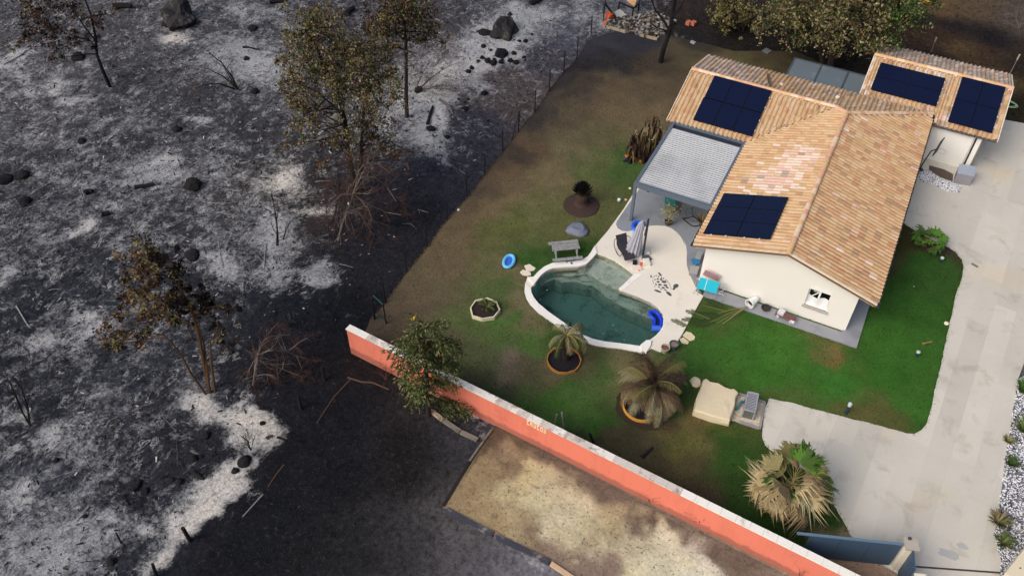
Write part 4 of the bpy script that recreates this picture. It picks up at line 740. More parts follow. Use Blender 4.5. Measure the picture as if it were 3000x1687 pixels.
foot = math_(t, 'MULTIPLY', ramp(t, math_(t, 'ADD', pz.outputs[2], math_(t, 'MULTIPLY', nz(t, 2.2, 6, .75, coords(t)), -.62)), [(.0, .75), (.16, 0.0)]), .8)
t.links.new(mix(t, foot, c_, lin((120, 84, 74))), b.inputs['Base Color'])
WTH, WH = .20, 1.70; WLEN = float(np.linalg.norm(WALL_B-WALL_A))
bw = empty('boundary_wall', (*((WALL_A+WALL_B)/2), 0), 'long salmon pink wall with white coping stones and a house name', 'wall')
P4 = [WALL_A, WALL_B, WALL_B+WNRM*WTH, WALL_A+WNRM*WTH]
obj('wall', MB().prism([tuple(p) for p in P4], -.1, WH), SALMON, bw)
s = 0.0; k = 0
while s < WLEN-.1:
    ln = float(RNG.uniform(.5, .62)); e = min(s+ln, WLEN); a = WALL_A+WDIR*(s+.004); b = WALL_A+WDIR*(e-.004); jz = float(RNG.uniform(-.004, .004))
    cap = MB().prism([tuple(a-WNRM*.05), tuple(b-WNRM*.05), tuple(b+WNRM*(WTH+.07)), tuple(a+WNRM*(WTH+.07))], WH, WH+.055+jz)
    fr_ = s/WLEN; mt = CAPW if (fr_ > .62 or fr_ < .07) and RNG.random() < .85 else CAPM[int(RNG.random() < .5)]
    obj('coping_stone', cap, mt, bw); s = e; k += 1
LET = mat('letter_cream', (240, 216, 180), .7, .04, 5)
GL = {'C': ['111', '100', '100', '100', '111'], 'A': ['111', '101', '111', '101', '101'], 'U': ['101', '101', '101', '101', '111'], 'O': ['111', '101', '101', '101', '111']}
lp0 = g(1545, 1234, 1.45); s0_ = (lp0[0]-WALL_A[0])/WDIR[0]; lp1 = g(1605, 1262, 1.45); s1_ = (lp1[0]-WALL_A[0])/WDIR[0]
for i, ch in enumerate('CAUCOU'):
    mb_ = MB(); st = s0_+(s1_-s0_)*i/6; cw = (s1_-s0_)/6*.72/3; chh = .30/5
    for r_, row in enumerate(GL[ch]):
        for c_, bit in enumerate(row):
            if bit == '1':
                p = WALL_A + WDIR*(st+(c_+.5)*cw) - WNRM*.012; mb_.box((p[0], p[1], 1.60-(r_+.5)*chh), (cw*1.02, .02, chh*1.02), rz=math.atan2(WDIR[1], WDIR[0]))
    obj('letter', mb_, LET, bw)

# ------------------------------------------------------------------ gate, pillars
GATEM = mat('gate_blue', (62, 84, 106), .5, .06, 2.0, spec=.4); STONE = mat('pillar_cream', (226, 218, 200), .8, .08, 2.5, dirt=((180, 170, 150), 3, .6, .8)); CAPS = mat('pillar_cap', (176, 168, 156), .85, .14, 6)
gt_ = empty('gate', (4.9, 19.9, 0), 'solid blue grey gate leaf between the pink wall and the cream pillar', 'gate')
ga, gb = np.array([3.0, 19.36]), np.array([6.14, 20.52]); gd = (gb-ga)/np.linalg.norm(gb-ga)
npan = 3
for i in range(npan):
    a = ga+(gb-ga)*(i+.01)/npan; b = ga+(gb-ga)*(i+.99)/npan; obj('panel', MB().bar((*a, .88), (*b, .88), .03, 1.62), GATEM, gt_)
obj('top_rail', MB().bar((*(ga-gd*.55), 1.73), (*gb, 1.73), .09, .07), mat('gate_rail_blue', (96, 122, 146), .45, .05, 3, spec=.4), gt_)
obj('gate_post', MB().bar((*(ga-gd*.03), .85), (*(ga+gd*.03), .85), .06, 1.68), GATEM, gt_)
pl = empty('gate_pillar', (6.40, 20.64, 0), 'cream gate pillar with grey stone cap and small lamp', 'pillar')
prz = math.atan2(gd[1], gd[0])
obj('shaft', MB().box((6.40, 20.64, .86), (.40, .40, 1.72), prz), STONE, pl); obj('cap', MB().box((6.40, 20.64, 1.76), (.50, .50, .08), prz), CAPS, pl)
obj('lamp', MB().lathe((6.28, 20.80, 1.80), [(.06, 0), (.07, .05), (.05, .10), (.01, .12)], 10), mat('lamp_dark', (60, 66, 76), .4), pl)
g3 = g(2679, 1670, 1.72); gt2 = empty('gate', (6.75, 20.0, 0), 'narrow blue gate leaf standing below the lamp pillar, at picture bottom', 'gate')
obj('panel', MB().bar((6.50, 20.42, .87), (g3[0], g3[1], .87), .04, 1.66), GATEM, gt2); obj('top_rail', MB().bar((6.50, 20.42, 1.73), (g3[0], g3[1], 1.73), .07, .06), GATEM, gt2)
pc = g(2700, 1690, 1.8); p3 = empty('gate_pillar', (pc[0], pc[1]-.05, 0), 'second cream pillar at the far end of the narrow blue gate leaf', 'pillar')
obj('shaft', MB().box((pc[0], pc[1]-.08, .88), (.34, .34, 1.76), prz), STONE, p3); obj('cap', MB().box((pc[0], pc[1]-.08, 1.79), (.42, .42, .06), prz), STONE, p3)
# cream pillar wall at the right edge
q0, q1 = g(2950, 1672, 1.7), g(3020, 1585, 1.7); dq = (q1-q0)[:2]/np.linalg.norm((q1-q0)[:2]); nq = np.array([dq[1], -dq[0]])
rw = empty('corner_wall', (q0[0], q0[1], 0), 'cream wall end with flat pale top at the lower right corner', 'wall')
poly = [tuple(q0[:2]), tuple(q1[:2]+dq*2), tuple(q1[:2]+dq*2+nq*.55), tuple(q0[:2]+nq*.55)]
obj('wall', MB().prism(poly, 0, 1.64), STONE, rw); pc_ = np.mean(poly, 0); obj('cap', MB().prism([tuple(pc_+(np.array(p)-pc_)*1.03) for p in poly], 1.643, 1.7), mat('wall_top_cream', (222, 210, 184), .8, .06, 3), rw)
for i, (u, v) in enumerate(((2939, 1681), (2989, 1663))):
    pp = g(u, v, 1.705); obj('wall_stud', MB().lathe((pp[0], pp[1], 1.70), [(.035, 0), (.03, .02), (.005, .03)], 8), mat('stud_dark', (96, 84, 70)), rw)

# ------------------------------------------------------------------ wire fence along the burnt field
BLK = mat('post_black', (26, 26, 30), .8, .2, 8)
fence = empty('wire_fence', (-25.0, 27.0, 0), 'charred wire fence with thin black posts beside the burnt field', 'fence')
fposts = [((1097, 934), 1.55), ((1128, 886), 1.5), ((1191, 797), 1.4), ((1253, 723), 1.42), ((1311, 643), 1.42), ((1368, 577), 1.4), ((1421, 512), 1.5), ((1473, 443), 1.5), ((1519, 387), 1.5), ((1566, 328), 1.5), ((1609, 267), 1.55), ((1652, 213), 1.6), ((1690, 173), 1.65), ((1731, 105), 1.5), ((1768, 60), 1.5)]
fp = []
for i, ((u, v), h) in enumerate(fposts):
    p = g(u, v); fp.append(p); lean = RNG.normal(0, .03, 2); r_ = .065 if i == 0 else (.038 if i > 1 else .045)
    obj('post', MB().tube([(p[0], p[1], -.1), (p[0]+lean[0], p[1]+lean[1], h)], r_, 6), BLK, fence)
for i, s_ in ((8, 1), (8, -1)):
    p = fp[i]; q = fp[i]+(fp[i+s_]-fp[i])*.45; obj('brace', MB().tube([(p[0], p[1], 1.3), (q[0], q[1], -.05)], .022, 5), BLK, fence)
wires = MB()
for i in range(len(fp)-1):
    for h in (.12, .45, .8, 1.15, 1.38): wires.tube([(fp[i][0], fp[i][1], h), (*((fp[i]+fp[i+1])/2)[:2], h-.02), (fp[i+1][0], fp[i+1][1], h)], .0045, 3)
obj('wire', wires, BLK, fence)
gs = mat('gate_green', (24, 78, 76), .6, .1, 5)
fg = empty('garden_gate', (*g(1115, 915)[:2], 0), 'small dark green frame gate at the end of the wire fence', 'gate')
a, b = g(1103, 925), g(1131, 948); obj('frame', MB().tube([(a[0], a[1], 1.45), (b[0], b[1], 1.35)], .03, 6).tube([(a[0], a[1], .1), (b[0], b[1], .1)], .025, 6), gs, fg)
obj('post', MB().tube([(b[0], b[1], -.05), (b[0], b[1], 1.45)], .035, 6), BLK, fg)
# pale posts of the back boundary
for i, (u0, v0, u1, v1) in enumerate(((2728, 152, 2744, 110), (2961, 212, 2988, 160))):
    p = g(u0, v0); pl_ = Up(p); t_ = pl_(u1, v1); o = empty('boundary_post', (p[0], p[1], 0), ['thin pale boundary post behind the middle of the garage roof', 'thin pale boundary post behind the right end of the garage roof'][i], 'post', 'pale posts behind the garage')
    obj('pole', MB().tube([(p[0], p[1], -.1), tuple(p+(t_-p)*.7)], .025, 6), mat('pole_grey', (130, 124, 116)), o); obj('sleeve', MB().tube([tuple(p+(t_-p)*.7), tuple(t_)], .05, 6), mat('sleeve_pale', (176, 168, 158)), o)

# ------------------------------------------------------------------ plants: builders
def leafmat(name, rgb, var=.25): return mat(name, rgb, .85, var, 14.0, spec=.12, space=False)
LEAF = {n: leafmat('leaf_'+n, c) for n, c in dict(olive=(114, 109, 68), tan=(134, 117, 88), brown=(96, 76, 60), dark=(50, 40, 36), yellow=(142, 134, 94), green=(68, 92, 44), sage=(138, 134, 106), rust=(94, 64, 52), straw=(172, 156, 118), bright=(78, 116, 46), deep=(58, 76, 42), char=(26, 24, 26)).items()}
BARK = mat('bark_scorched', (46, 38, 34), .95, .3, 9, bmp=.02, space=False); BARKB = mat('bark_brown', (92, 68, 46), .95, .3, 9, bmp=.02, space=False); CHAR = mat('char_wood', (20, 19, 21), .9, .3, 9, space=False); TWIG = mat('twig_grey', (112, 100, 93), .9, .2, 8, space=False); TWIGB = mat('twig_brown', (78, 56, 48), .9, .2, 8, space=False)
def leaves(name, C, size, pal, parent, wts=None, flat=.0):
    """one crown mesh: a bent four-sided leaf cluster at every point of C"""
    n = len(C); C = np.asarray(C, float); s = size*RNG.uniform(.55, 1.45, n); N = RNG.normal(0, 1, (n, 3)); N[:, 2] = np.abs(N[:, 2])+flat; N /= np.linalg.norm(N, axis=1, keepdims=True)
    X = np.cross(N, RNG.normal(0, 1, (n, 3))); X /= np.linalg.norm(X, axis=1, keepdims=True); Y = np.cross(N, X); V = np.zeros((n, 4, 3))
    V[:, 0] = C - X*s[:, None]; V[:, 1] = C - Y*s[:, None]*.62 + N*s[:, None]*.12; V[:, 2] = C + X*s[:, None]; V[:, 3] = C + Y*s[:, None]*.62 - N*s[:, None]*.1
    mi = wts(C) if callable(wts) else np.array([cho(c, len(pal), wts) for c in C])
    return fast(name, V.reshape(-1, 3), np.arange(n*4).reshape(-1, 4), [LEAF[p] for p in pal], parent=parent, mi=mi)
def cho(c, n, p):
    u = min(max(.5+.95*noise.noise(Vector((c[0]*1.7, c[1]*1.7, c[2]*1.7)))+RNG.normal(0, .13), 0), .9999); return min(int(np.searchsorted(np.cumsum(p), u)), n-1)
def crown_pts(cl, n, soft=.55):
    """points spread through clumps (centre, radius): sprays, not balls"""
    out = []; tot = sum(r**2 for _, r in cl)
    for c, r in cl:
        k = int(n*r*r/tot); sub = max(5, int(r*9)); sc = c + RNG.normal(0, 1, (sub, 3))*r*np.array([.5, .5, .42])
        w = RNG.integers(0, sub, k); out.append(sc[w] + RNG.normal(0, 1, (k, 3))*r*RNG.uniform(.10, .24, (sub, 1))[w])
    return np.concatenate(out)
def bez(a, b, sag=.0, n=5):
    a = np.array(a); b = np.array(b); return [a+(b-a)*t_ + np.array([0, 0, sag])*math.sin(math.pi*t_) + RNG.normal(0, .02, 3)*np.linalg.norm(b-a)*math.sin(math.pi*t_) for t_ in np.linspace(0, 1, n)]
def tree(name, label, cat, base_px, trunks, clumps, nleaf, lsize, pal, wts, bark=BARK, group=None, depth=1.0, twigs=7, z0=None):
    b = g(*base_px); b[2] = ground_z(b)-.05 if z0 is None else z0; up = Up((b[0], b[1], 0)); root = empty(name, tuple(b), label, cat, group)
    tm = MB(); nodes_ = []
    for path, r0, r1 in trunks:
        P = [up(u, v, RNG.normal(0, .15)*(i > 0)) for i, (u, v) in enumerate(path)]
        if np.linalg.norm(P[0]-np.array([b[0], b[1], 0])) < 1.2: P[0][2] = b[2]-.2
        n = len(P); rr = [r0+(r1-r0)*i/(n-1) for i in range(n)]; tm.tube(P, rr, 7)
        for i in range(n-1):
            for t_ in (0, .33, .66): nodes_.append((P[i]+(P[i+1]-P[i])*t_, rr[i]))
        nodes_.append((P[-1], rr[-1]))
    cl = []
    for u, v, rp in clumps:
        r = up.m(rp); c = up(u, v, RNG.uniform(-1, 1)*depth); cl.append((c, r)); lo = [x for x in nodes_ if x[0][2] < c[2]+.2] or nodes_
        nb = min(lo, key=lambda x: np.linalg.norm(x[0]-c)); br = bez(nb[0], c, .1*r); r0 = min(nb[1]*.7, .05); tm.tube(br, [r0+(.012-r0)*i/4 for i in range(5)], 5)
        for _ in range(twigs):
            e = c + RNG.normal(0, 1, 3)*r*.6; tm.tube(bez(br[int(RNG.integers(2, 5))], e, 0, 4), [.014, .011, .008, .005], 3)
    obj('trunk', tm, bark, root)
    if nleaf: leaves('crown', crown_pts(cl, nleaf), lsize, pal, root, wts)
    return root
def bare(name, label, cat, base_px, stems, mats_, group=None, levels=4, z0=None, spread=.75, kids=4, lift=0.05):
    """leafless shrub: stems (list of pixel paths with radius) that fork into ever finer twigs"""
    b = g(*base_px); b[2] = ground_z(b)-.05 if z0 is None else z0; up = Up((b[0], b[1], 0)); root = empty(name, tuple(b), label, cat, group); mb_ = MB(); fine = MB()
    def fork(p, d, L, r, lv):
        d = d/np.linalg.norm(d); P = [p]; dd = d.copy(); r = max(r, .005)
        for i in range(3):
            dd = dd+RNG.normal(0, .16, 3); dd[2] += lift*.3; dd /= np.linalg.norm(dd); q_ = P[-1]+dd*L/3; q_[2] = max(q_[2], .03); P.append(q_)
        (mb_ if r > .009 else fine).tube(P, [r, r*.85, r*.7, r*.5], 4 if r > .009 else 3)
        if lv <= 0: return
        for i in range(kids):
            k_ = int(RNG.integers(1, 4)); nd = dd+RNG.normal(0, spread, 3); fork(P[k_], nd, L*RNG.uniform(.5, .75), r*.55, lv-1)
    for path, r in stems:
        P = [up(u, v, RNG.normal(0, .25)*(i > 0)) for i, (u, v) in enumerate(path)]
        P[0][2] = max(P[0][2], b[2])
        rr = [r*(1-.6*i/(len(P)-1)) for i in range(len(P))]; mb_.tube(P, rr, 6)
        for i in range(1, len(P)):
            seg = P[i]-P[i-1]; L = np.linalg.norm(seg)
            for _ in range(3):
                t_ = RNG.uniform(.2, 1); nd = seg/max(L, 1e-6)+RNG.normal(0, spread, 3); fork(P[i-1]+seg*t_, nd, RNG.uniform(.5, .95)*min(max(L, .6), 1.3), rr[i]*.55, levels-2)
    obj('branches', mb_, mats_[0], root)
    if fine.v: obj('twigs', fine, mats_[1], root, kind='stuff')
    return root
# ------------------------------------------------------------------ trees of the burnt field
T = crop(750, 20, 4.025); T2_ = crop(750, 360, 4.025); TL = crop(300, 720, 3.15); A1 = crop(0, 0, 2.576); A7 = crop(0, 1124, 2.574); A4 = crop(0, 562, 2.576)
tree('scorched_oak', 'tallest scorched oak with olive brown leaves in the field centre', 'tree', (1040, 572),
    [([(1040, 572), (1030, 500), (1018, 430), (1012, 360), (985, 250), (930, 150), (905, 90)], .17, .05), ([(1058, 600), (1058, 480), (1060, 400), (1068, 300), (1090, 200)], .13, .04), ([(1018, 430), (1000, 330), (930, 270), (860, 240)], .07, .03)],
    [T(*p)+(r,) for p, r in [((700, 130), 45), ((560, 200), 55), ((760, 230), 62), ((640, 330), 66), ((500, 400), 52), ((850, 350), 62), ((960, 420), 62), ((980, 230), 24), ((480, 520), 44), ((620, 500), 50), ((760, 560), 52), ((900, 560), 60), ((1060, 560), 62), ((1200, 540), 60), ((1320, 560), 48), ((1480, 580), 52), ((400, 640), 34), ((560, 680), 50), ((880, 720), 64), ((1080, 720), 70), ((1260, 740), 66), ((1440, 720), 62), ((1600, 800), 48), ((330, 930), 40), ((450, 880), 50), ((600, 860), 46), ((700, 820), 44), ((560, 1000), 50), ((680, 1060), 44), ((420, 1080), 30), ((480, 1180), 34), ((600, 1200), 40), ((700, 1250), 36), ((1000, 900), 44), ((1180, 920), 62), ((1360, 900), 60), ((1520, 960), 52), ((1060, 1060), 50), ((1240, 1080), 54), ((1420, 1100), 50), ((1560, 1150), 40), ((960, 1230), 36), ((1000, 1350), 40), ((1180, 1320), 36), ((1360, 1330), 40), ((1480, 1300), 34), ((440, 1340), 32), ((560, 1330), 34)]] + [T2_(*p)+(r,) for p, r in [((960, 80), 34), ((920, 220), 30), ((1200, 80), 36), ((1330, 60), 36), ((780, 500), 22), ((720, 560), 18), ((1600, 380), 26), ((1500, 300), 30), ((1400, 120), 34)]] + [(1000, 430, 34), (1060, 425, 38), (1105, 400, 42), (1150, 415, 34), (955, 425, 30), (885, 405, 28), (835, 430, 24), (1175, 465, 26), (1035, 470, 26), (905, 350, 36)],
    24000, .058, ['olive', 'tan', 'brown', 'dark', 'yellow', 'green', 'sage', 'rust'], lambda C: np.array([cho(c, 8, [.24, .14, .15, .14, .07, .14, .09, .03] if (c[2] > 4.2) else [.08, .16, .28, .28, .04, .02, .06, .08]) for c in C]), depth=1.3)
tree('scorched_tree', 'slender scorched tree with rusty leaves right of the tallest oak', 'tree', (1192, 345),
    [([(1192, 345), (1190, 280), (1190, 200), (1189, 120), (1182, 40), (1170, -30)], .14, .05), ([(1189, 120), (1140, 80), (1090, 70)], .05, .02)],
    [T(*p)+(r,) for p, r in [((1700, 60), 52), ((1880, 60), 52), ((2000, 120), 46), ((1560, 100), 40), ((1420, 80), 34), ((1760, 180), 52), ((1920, 220), 50), ((1620, 240), 44), ((1480, 220), 36), ((1340, 220), 34), ((1320, 330), 36), ((1420, 340), 40), ((1560, 350), 40), ((1700, 330), 44), ((1880, 340), 44), ((2040, 300), 36), ((2170, 330), 32), ((2140, 400), 26), ((1560, 460), 36), ((1500, 470), 34), ((1780, 0), 60), ((1900, -40), 60), ((1700, -90), 60), ((1560, -20), 50), ((1800, -180), 60), ((1650, -200), 50)]] + [(1110, 60, 26), (1080, 90, 20), (1200, 385, 26), (1190, 420, 24)],
    8500, .062, ['olive', 'tan', 'brown', 'dark', 'yellow', 'green', 'rust', 'char'], lambda C: np.array([cho(c, 8, [.12, .10, .22, .22, .02, .10, .14, .08] if c[0] > -26.6 else [.02, .06, .22, .30, .0, .02, .18, .20]) for c in C]), depth=1.0)
tree('burnt_tree', 'leaning burnt tree with dark red leaves at the top left', 'tree', (322, 252),
    [([(322, 252), (300, 205), (284, 160), (280, 110), (268, 50), (250, 0), (240, -40)], .12, .03), ([(280, 120), (245, 75), (220, 40), (200, 0)], .05, .02), ([(284, 150), (265, 120), (200, 100), (150, 95)], .04, .015)],
    [A1(*p)+(r,) for p, r in [((240, 60), 34), ((330, 90), 32), ((300, 160), 34), ((230, 130), 26), ((200, 260), 30), ((130, 340), 22), ((270, 310), 26), ((420, 240), 34), ((480, 280), 28), ((440, 440), 26), ((420, 350), 22), ((660, 300), 26), ((700, 340), 26), ((740, 120), 24), ((760, 180), 24), ((540, 90), 34), ((480, 40), 34), ((360, 30), 34), ((260, 0), 34), ((640, 150), 20), ((820, 110), 16), ((560, 220), 20), ((340, 220), 20), ((180, 200), 18)]],
    4600, .062, ['rust', 'dark', 'char', 'brown', 'tan'], [.24, .30, .26, .14, .06], bark=CHAR, depth=.8)
_b4 = g(612, 1148)
def pal4(C):
    s = (C-_b4) @ Up(_b4).side
    return np.array([cho(c, 6, ([.02, .04, .12, .36, .44, .02] if (x > -.2 or x < -3.9) else [.12, .20, .30, .22, .08, .08])) for x, c in zip(s, C)])
tree('scorched_tree', 'scorched tree with ochre leaves on three stems, left middle of field', 'tree', (612, 1148),
    [([(612, 1148), (602, 1090), (588, 1010), (575, 950), (555, 890), (510, 820), (440, 790)], .09, .03), ([(610, 1148), (606, 1080), (596, 1000), (582, 960)], .07, .03), ([(625, 1140), (618, 1060), (616, 1000), (640, 960)], .07, .02), ([(600, 1140), (560, 1095), (530, 1040), (500, 1000), (478, 980)], .06, .025)],
    [TL(*p)+(r,) for p, r in [((320, 130), 34), ((420, 130), 40), ((300, 220), 38), ((420, 220), 44), ((520, 180), 34), ((250, 290), 24), ((380, 310), 26), ((240, 480), 26), ((320, 450), 32), ((400, 430), 28), ((300, 520), 24), ((640, 220), 34), ((700, 300), 30), ((800, 400), 28), ((700, 460), 36), ((600, 500), 36), ((500, 560), 30), ((400, 590), 26), ((380, 630), 20), ((560, 600), 36), ((680, 580), 40), ((780, 540), 32), ((640, 680), 30), ((740, 680), 28), ((480, 690), 20), ((920, 520), 32), ((900, 440), 26), ((1040, 520), 26), ((1000, 620), 28), ((1140, 560), 22), ((1240, 580), 16), ((1040, 730), 22), ((1150, 790), 20), ((1180, 910), 22), ((1100, 880), 20), ((130, 680), 26), ((60, 800), 28), ((150, 830), 30), ((300, 830), 28), ((350, 890), 22), ((130, 910), 22), ((30, 890), 18)]],
    8500, .062, ['yellow', 'tan', 'brown', 'dark', 'char', 'olive'], pal4, bark=BARKB, depth=.8)
bare('bare_tree', 'pale leafless leaning tree with wide drooping branches below the tallest oak', 'tree', (990, 705),
    [([(990, 705), (1005, 650), (1022, 610), (1036, 565), (1060, 510), (1080, 470), (1090, 430)], .055), ([(1036, 565), (1052, 500), (1068, 480)], .05), ([(1036, 570), (1080, 600), (1132, 622), (1175, 630)], .04), ([(1060, 520), (1100, 520), (1135, 550), (1160, 590)], .04), ([(1022, 600), (1050, 620), (1070, 650), (1095, 690)], .035), ([(1036, 568), (1038, 610), (1070, 640), (1150, 665)], .035), ([(1078, 478), (1110, 482), (1140, 505)], .03), ([(1030, 570), (1000, 570), (970, 600), (955, 625)], .03), ([(1016, 620), (1030, 655), (1040, 690)], .025)],
    [TWIG, TWIGB], kids=3, levels=5, spread=.75)
bare('bare_shrub', 'reddish bare thicket around the foot of the tallest oak', 'shrub', (965, 690), [([(965, 690), (985, 610), (995, 540), (985, 470)], .04), ([(965, 692), (955, 620), (960, 560)], .03), ([(970, 690), (1010, 600), (1040, 520)], .03), ([(1060, 620), (1100, 560), (1130, 500), (1160, 460)], .03), ([(1060, 620), (1120, 590), (1180, 560)], .025), ([(1050, 620), (1010, 560), (930, 520)], .025)], [BARK, TWIGB], kids=3, levels=5, spread=.95)
bare('bare_shrub', 'reddish bare thicket right of the slender scorched tree', 'shrub', (1215, 270), [([(1215, 275), (1260, 230), (1320, 190)], .03), ([(1215, 275), (1270, 255), (1340, 250)], .03), ([(1230, 280), (1300, 290), (1360, 300)], .03), ([(1215, 270), (1240, 210), (1270, 160)], .025), ([(1215, 280), (1280, 215), (1350, 235)], .025)], [TWIGB, TWIGB], kids=3, levels=5, spread=.95)
bare('bare_shrub', 'pale leafless shrub with arching branches right of the three stemmed tree', 'shrub', (742, 1130), [([(742, 1135), (748, 1080), (755, 1040), (770, 1000), (790, 985), (850, 980)], .05), ([(755, 1040), (790, 1025), (845, 1028), (880, 1000), (900, 990)], .04), ([(750, 1050), (800, 1070), (850, 1090), (895, 1105)], .035), ([(745, 1060), (760, 1090), (785, 1120)], .03), ([(742, 1060), (728, 1085), (722, 1110)], .025), ([(840, 1028), (870, 1045), (885, 1080)], .025), ([(770, 1000), (800, 960), (815, 945)], .02)], [TWIG, TWIGB], kids=3, levels=5, spread=.75)
bare('bare_shrub', 'black forked burnt stems splayed on the ground, upper left', 'shrub', (697, 262), [([(697, 262), (680, 225), (650, 185), (612, 155)], .06), ([(697, 262), (655, 225), (605, 200)], .05), ([(690, 262), (640, 245), (590, 250)], .05), ([(690, 255), (670, 220), (650, 190)], .04)], [CHAR, CHAR], kids=2, levels=3, spread=.5)
bare('bare_shrub', 'faint brown bare shrub left of the splayed black stems', 'shrub', (560, 280), [([(545, 330), (560, 270), (590, 210)], .02), ([(560, 340), (555, 260), (520, 190)], .02), ([(580, 330), (590, 260), (600, 190)], .02), ([(650, 340), (640, 280), (660, 240)], .018), ([(545, 330), (520, 250), (480, 200)], .018)], [TWIGB, TWIGB], kids=3, levels=4, spread=.7)
bare('burnt_sapling', 'two black bare stems joined at the foot, far left edge', 'tree', (90, 1245), [([(88, 1246), (65, 1205), (45, 1155), (30, 1120)], .05), ([(88, 1246), (80, 1190), (65, 1140), (40, 1105)], .045), ([(65, 1205), (40, 1150), (0, 1050)], .02)], [CHAR, TWIGB], kids=2, levels=3, spread=.6)
bare('burnt_sapling', 'tall thin black stem with pale lower trunk, left of bare tree', 'tree', (812, 720), [([(812, 725), (812, 670), (806, 620), (800, 590), (795, 566)], .045), ([(812, 640), (816, 618), (815, 604)], .03), ([(822, 745), (815, 690), (812, 650)], .03)], [CHAR, TWIG], kids=1, levels=3, spread=.5)
bare('burnt_sapling', 'short leaning charred stick between the two pale ash patches', 'tree', (829, 702), [([(829, 703), (838, 675), (851, 648)], .04)], [CHAR, CHAR], kids=1, levels=2, spread=.4)
bare('burnt_sapling', 'dark forked sapling above the wall end', 'tree', (850, 960), [([(850, 962), (838, 930), (830, 890)], .03), ([(852, 962), (856, 930), (850, 895)], .025)], [CHAR, CHAR], kids=2, levels=3, spread=.4)
bare('burnt_shrub', 'black spiky burnt shrub beside the round charred stump', 'shrub', (738, 1320), [([(735, 1318), (725, 1290), (705, 1275)], .03), ([(735, 1318), (722, 1300), (695, 1295)], .025), ([(736, 1318), (742, 1290), (748, 1275)], .025), ([(735, 1316), (720, 1282), (718, 1274)], .02)], [CHAR, CHAR], kids=2, levels=3, spread=.5)
# ------------------------------------------------------------------ trees behind the house, bushes, cypress
K4 = crop(2050, 0, 3.68)
tree('oak_tree', 'large tan and olive leaved oak behind the glass canopy', 'tree', (2432, 205),
    [([(2432, 205), (2440, 150), (2445, 100), (2450, 20), (2440, -90)], .26, .10), ([(2418, 190), (2400, 120), (2350, 60)], .18, .06), ([(2440, 150), (2490, 90), (2560, 40)], .12, .05), ([(2350, 60), (2240, 30), (2190, 60)], .07, .03)],
    [K4(*p)+(r,) for p, r in [((800, 60), 44), ((900, 120), 50), ((1000, 60), 56), ((780, 190), 40), ((900, 220), 50), ((1020, 180), 60), ((980, 300), 46), ((1100, 300), 50), ((1080, 380), 34), ((1160, 240), 60), ((1180, 120), 64), ((1300, 60), 64), ((1320, 180), 66), ((1340, 300), 54), ((1240, 340), 44), ((1380, 420), 44), ((1420, 500), 34), ((1440, 260), 60), ((1480, 120), 64), ((1600, 60), 64), ((1600, 200), 62), ((1560, 320), 54), ((1640, 420), 44), ((1600, 380), 44), ((1740, 300), 56), ((1720, 150), 60), ((1800, 60), 60), ((1860, 360), 50), ((1800, 440), 40), ((1960, 330), 46), ((1900, 460), 40), ((2050, 380), 36), ((2000, 460), 34), ((1880, 240), 54), ((1960, 120), 60), ((2080, 220), 50), ((2040, 60), 60), ((2180, 160), 50), ((2180, 60), 56), ((2290, 180), 40), ((2320, 90), 46), ((2260, 0), 56), ((2380, 190), 26), ((1100, -60), 80), ((1400, -80), 90), ((1700, -80), 90), ((2000, -80), 90), ((2250, -100), 80), ((1250, -200), 90), ((1550, -240), 100), ((1850, -240), 100), ((2100, -220), 90), ((660, 260), 18), ((620, 360), 22), ((660, 380), 24), ((730, 280), 26)]],
    28000, .080, ['tan', 'olive', 'sage', 'brown', 'straw', 'deep', 'bright', 'dark'], lambda C: np.array([cho(p, 8, ([.04, .16, .06, .05, .01, .42, .16, .10] if p[0] > -1.2+RNG.normal(0, .5) else [.13, .26, .10, .13, .02, .21, .02, .13])) for p in C]), depth=2.6, z0=0)
tree('bush', 'rounded olive green bush left of the large oak', 'bush', (2170, 92), [([(2170, 95), (2160, 60), (2150, 20)], .07, .03), ([(2175, 95), (2190, 50), (2200, 10)], .06, .03)],
    [K4(*p)+(r,) for p, r in [((230, 180), 36), ((320, 140), 38), ((240, 280), 34), ((320, 270), 38), ((380, 220), 36), ((440, 160), 36), ((520, 180), 34), ((300, 330), 22), ((220, 100), 34), ((400, 90), 34), ((560, 220), 24), ((480, 20), 34), ((330, 40), 40), ((240, 20), 36), ((590, 300), 20)]],
    5200, .075, ['olive', 'yellow', 'deep', 'brown', 'dark'], [.36, .16, .18, .18, .12], depth=1.0, z0=0)
tree('burnt_tree', 'black burnt tree with forked bare trunk before the rubble', 'tree', (1934, 182), [([(1934, 182), (1945, 140), (1958, 105), (1966, 70), (1972, 30), (1980, -20)], .17, .10), ([(1962, 90), (1940, 55), (1920, 30), (1905, -10)], .09, .04), ([(1970, 50), (1995, 20), (2015, -20)], .09, .05), ([(1950, 90), (1920, 80), (1905, 65)], .05, .03), ([(1962, 85), (1985, 72), (2000, 70)], .06, .03)], [], 0, .07, ['dark'], [1], bark=CHAR, z0=0)
bare('bare_shrub', 'dark brown bare thicket beside the burnt forked tree', 'shrub', (2075, 70), [([(2075, 75), (2060, 40), (2040, 0)], .03), ([(2075, 75), (2090, 30), (2100, -10)], .03), ([(2080, 75), (2110, 50), (2130, 10)], .03), ([(2060, 75), (2020, 50), (2000, 10)], .025)], [BARK, TWIGB], kids=4, levels=4, spread=.85, z0=0)
bare('bare_shrub', 'grey leafless shrub at the upper right corner', 'shrub', (2985, 85), [([(2985, 90), (2975, 50), (2990, 0)], .03), ([(2985, 90), (2960, 70), (2940, 60)], .02), ([(2985, 90), (2998, 50), (3010, 10)], .03), ([(2985, 90), (3000, 70), (3020, 60)], .02)], [TWIG, TWIG], kids=4, levels=4, spread=.8, z0=0)
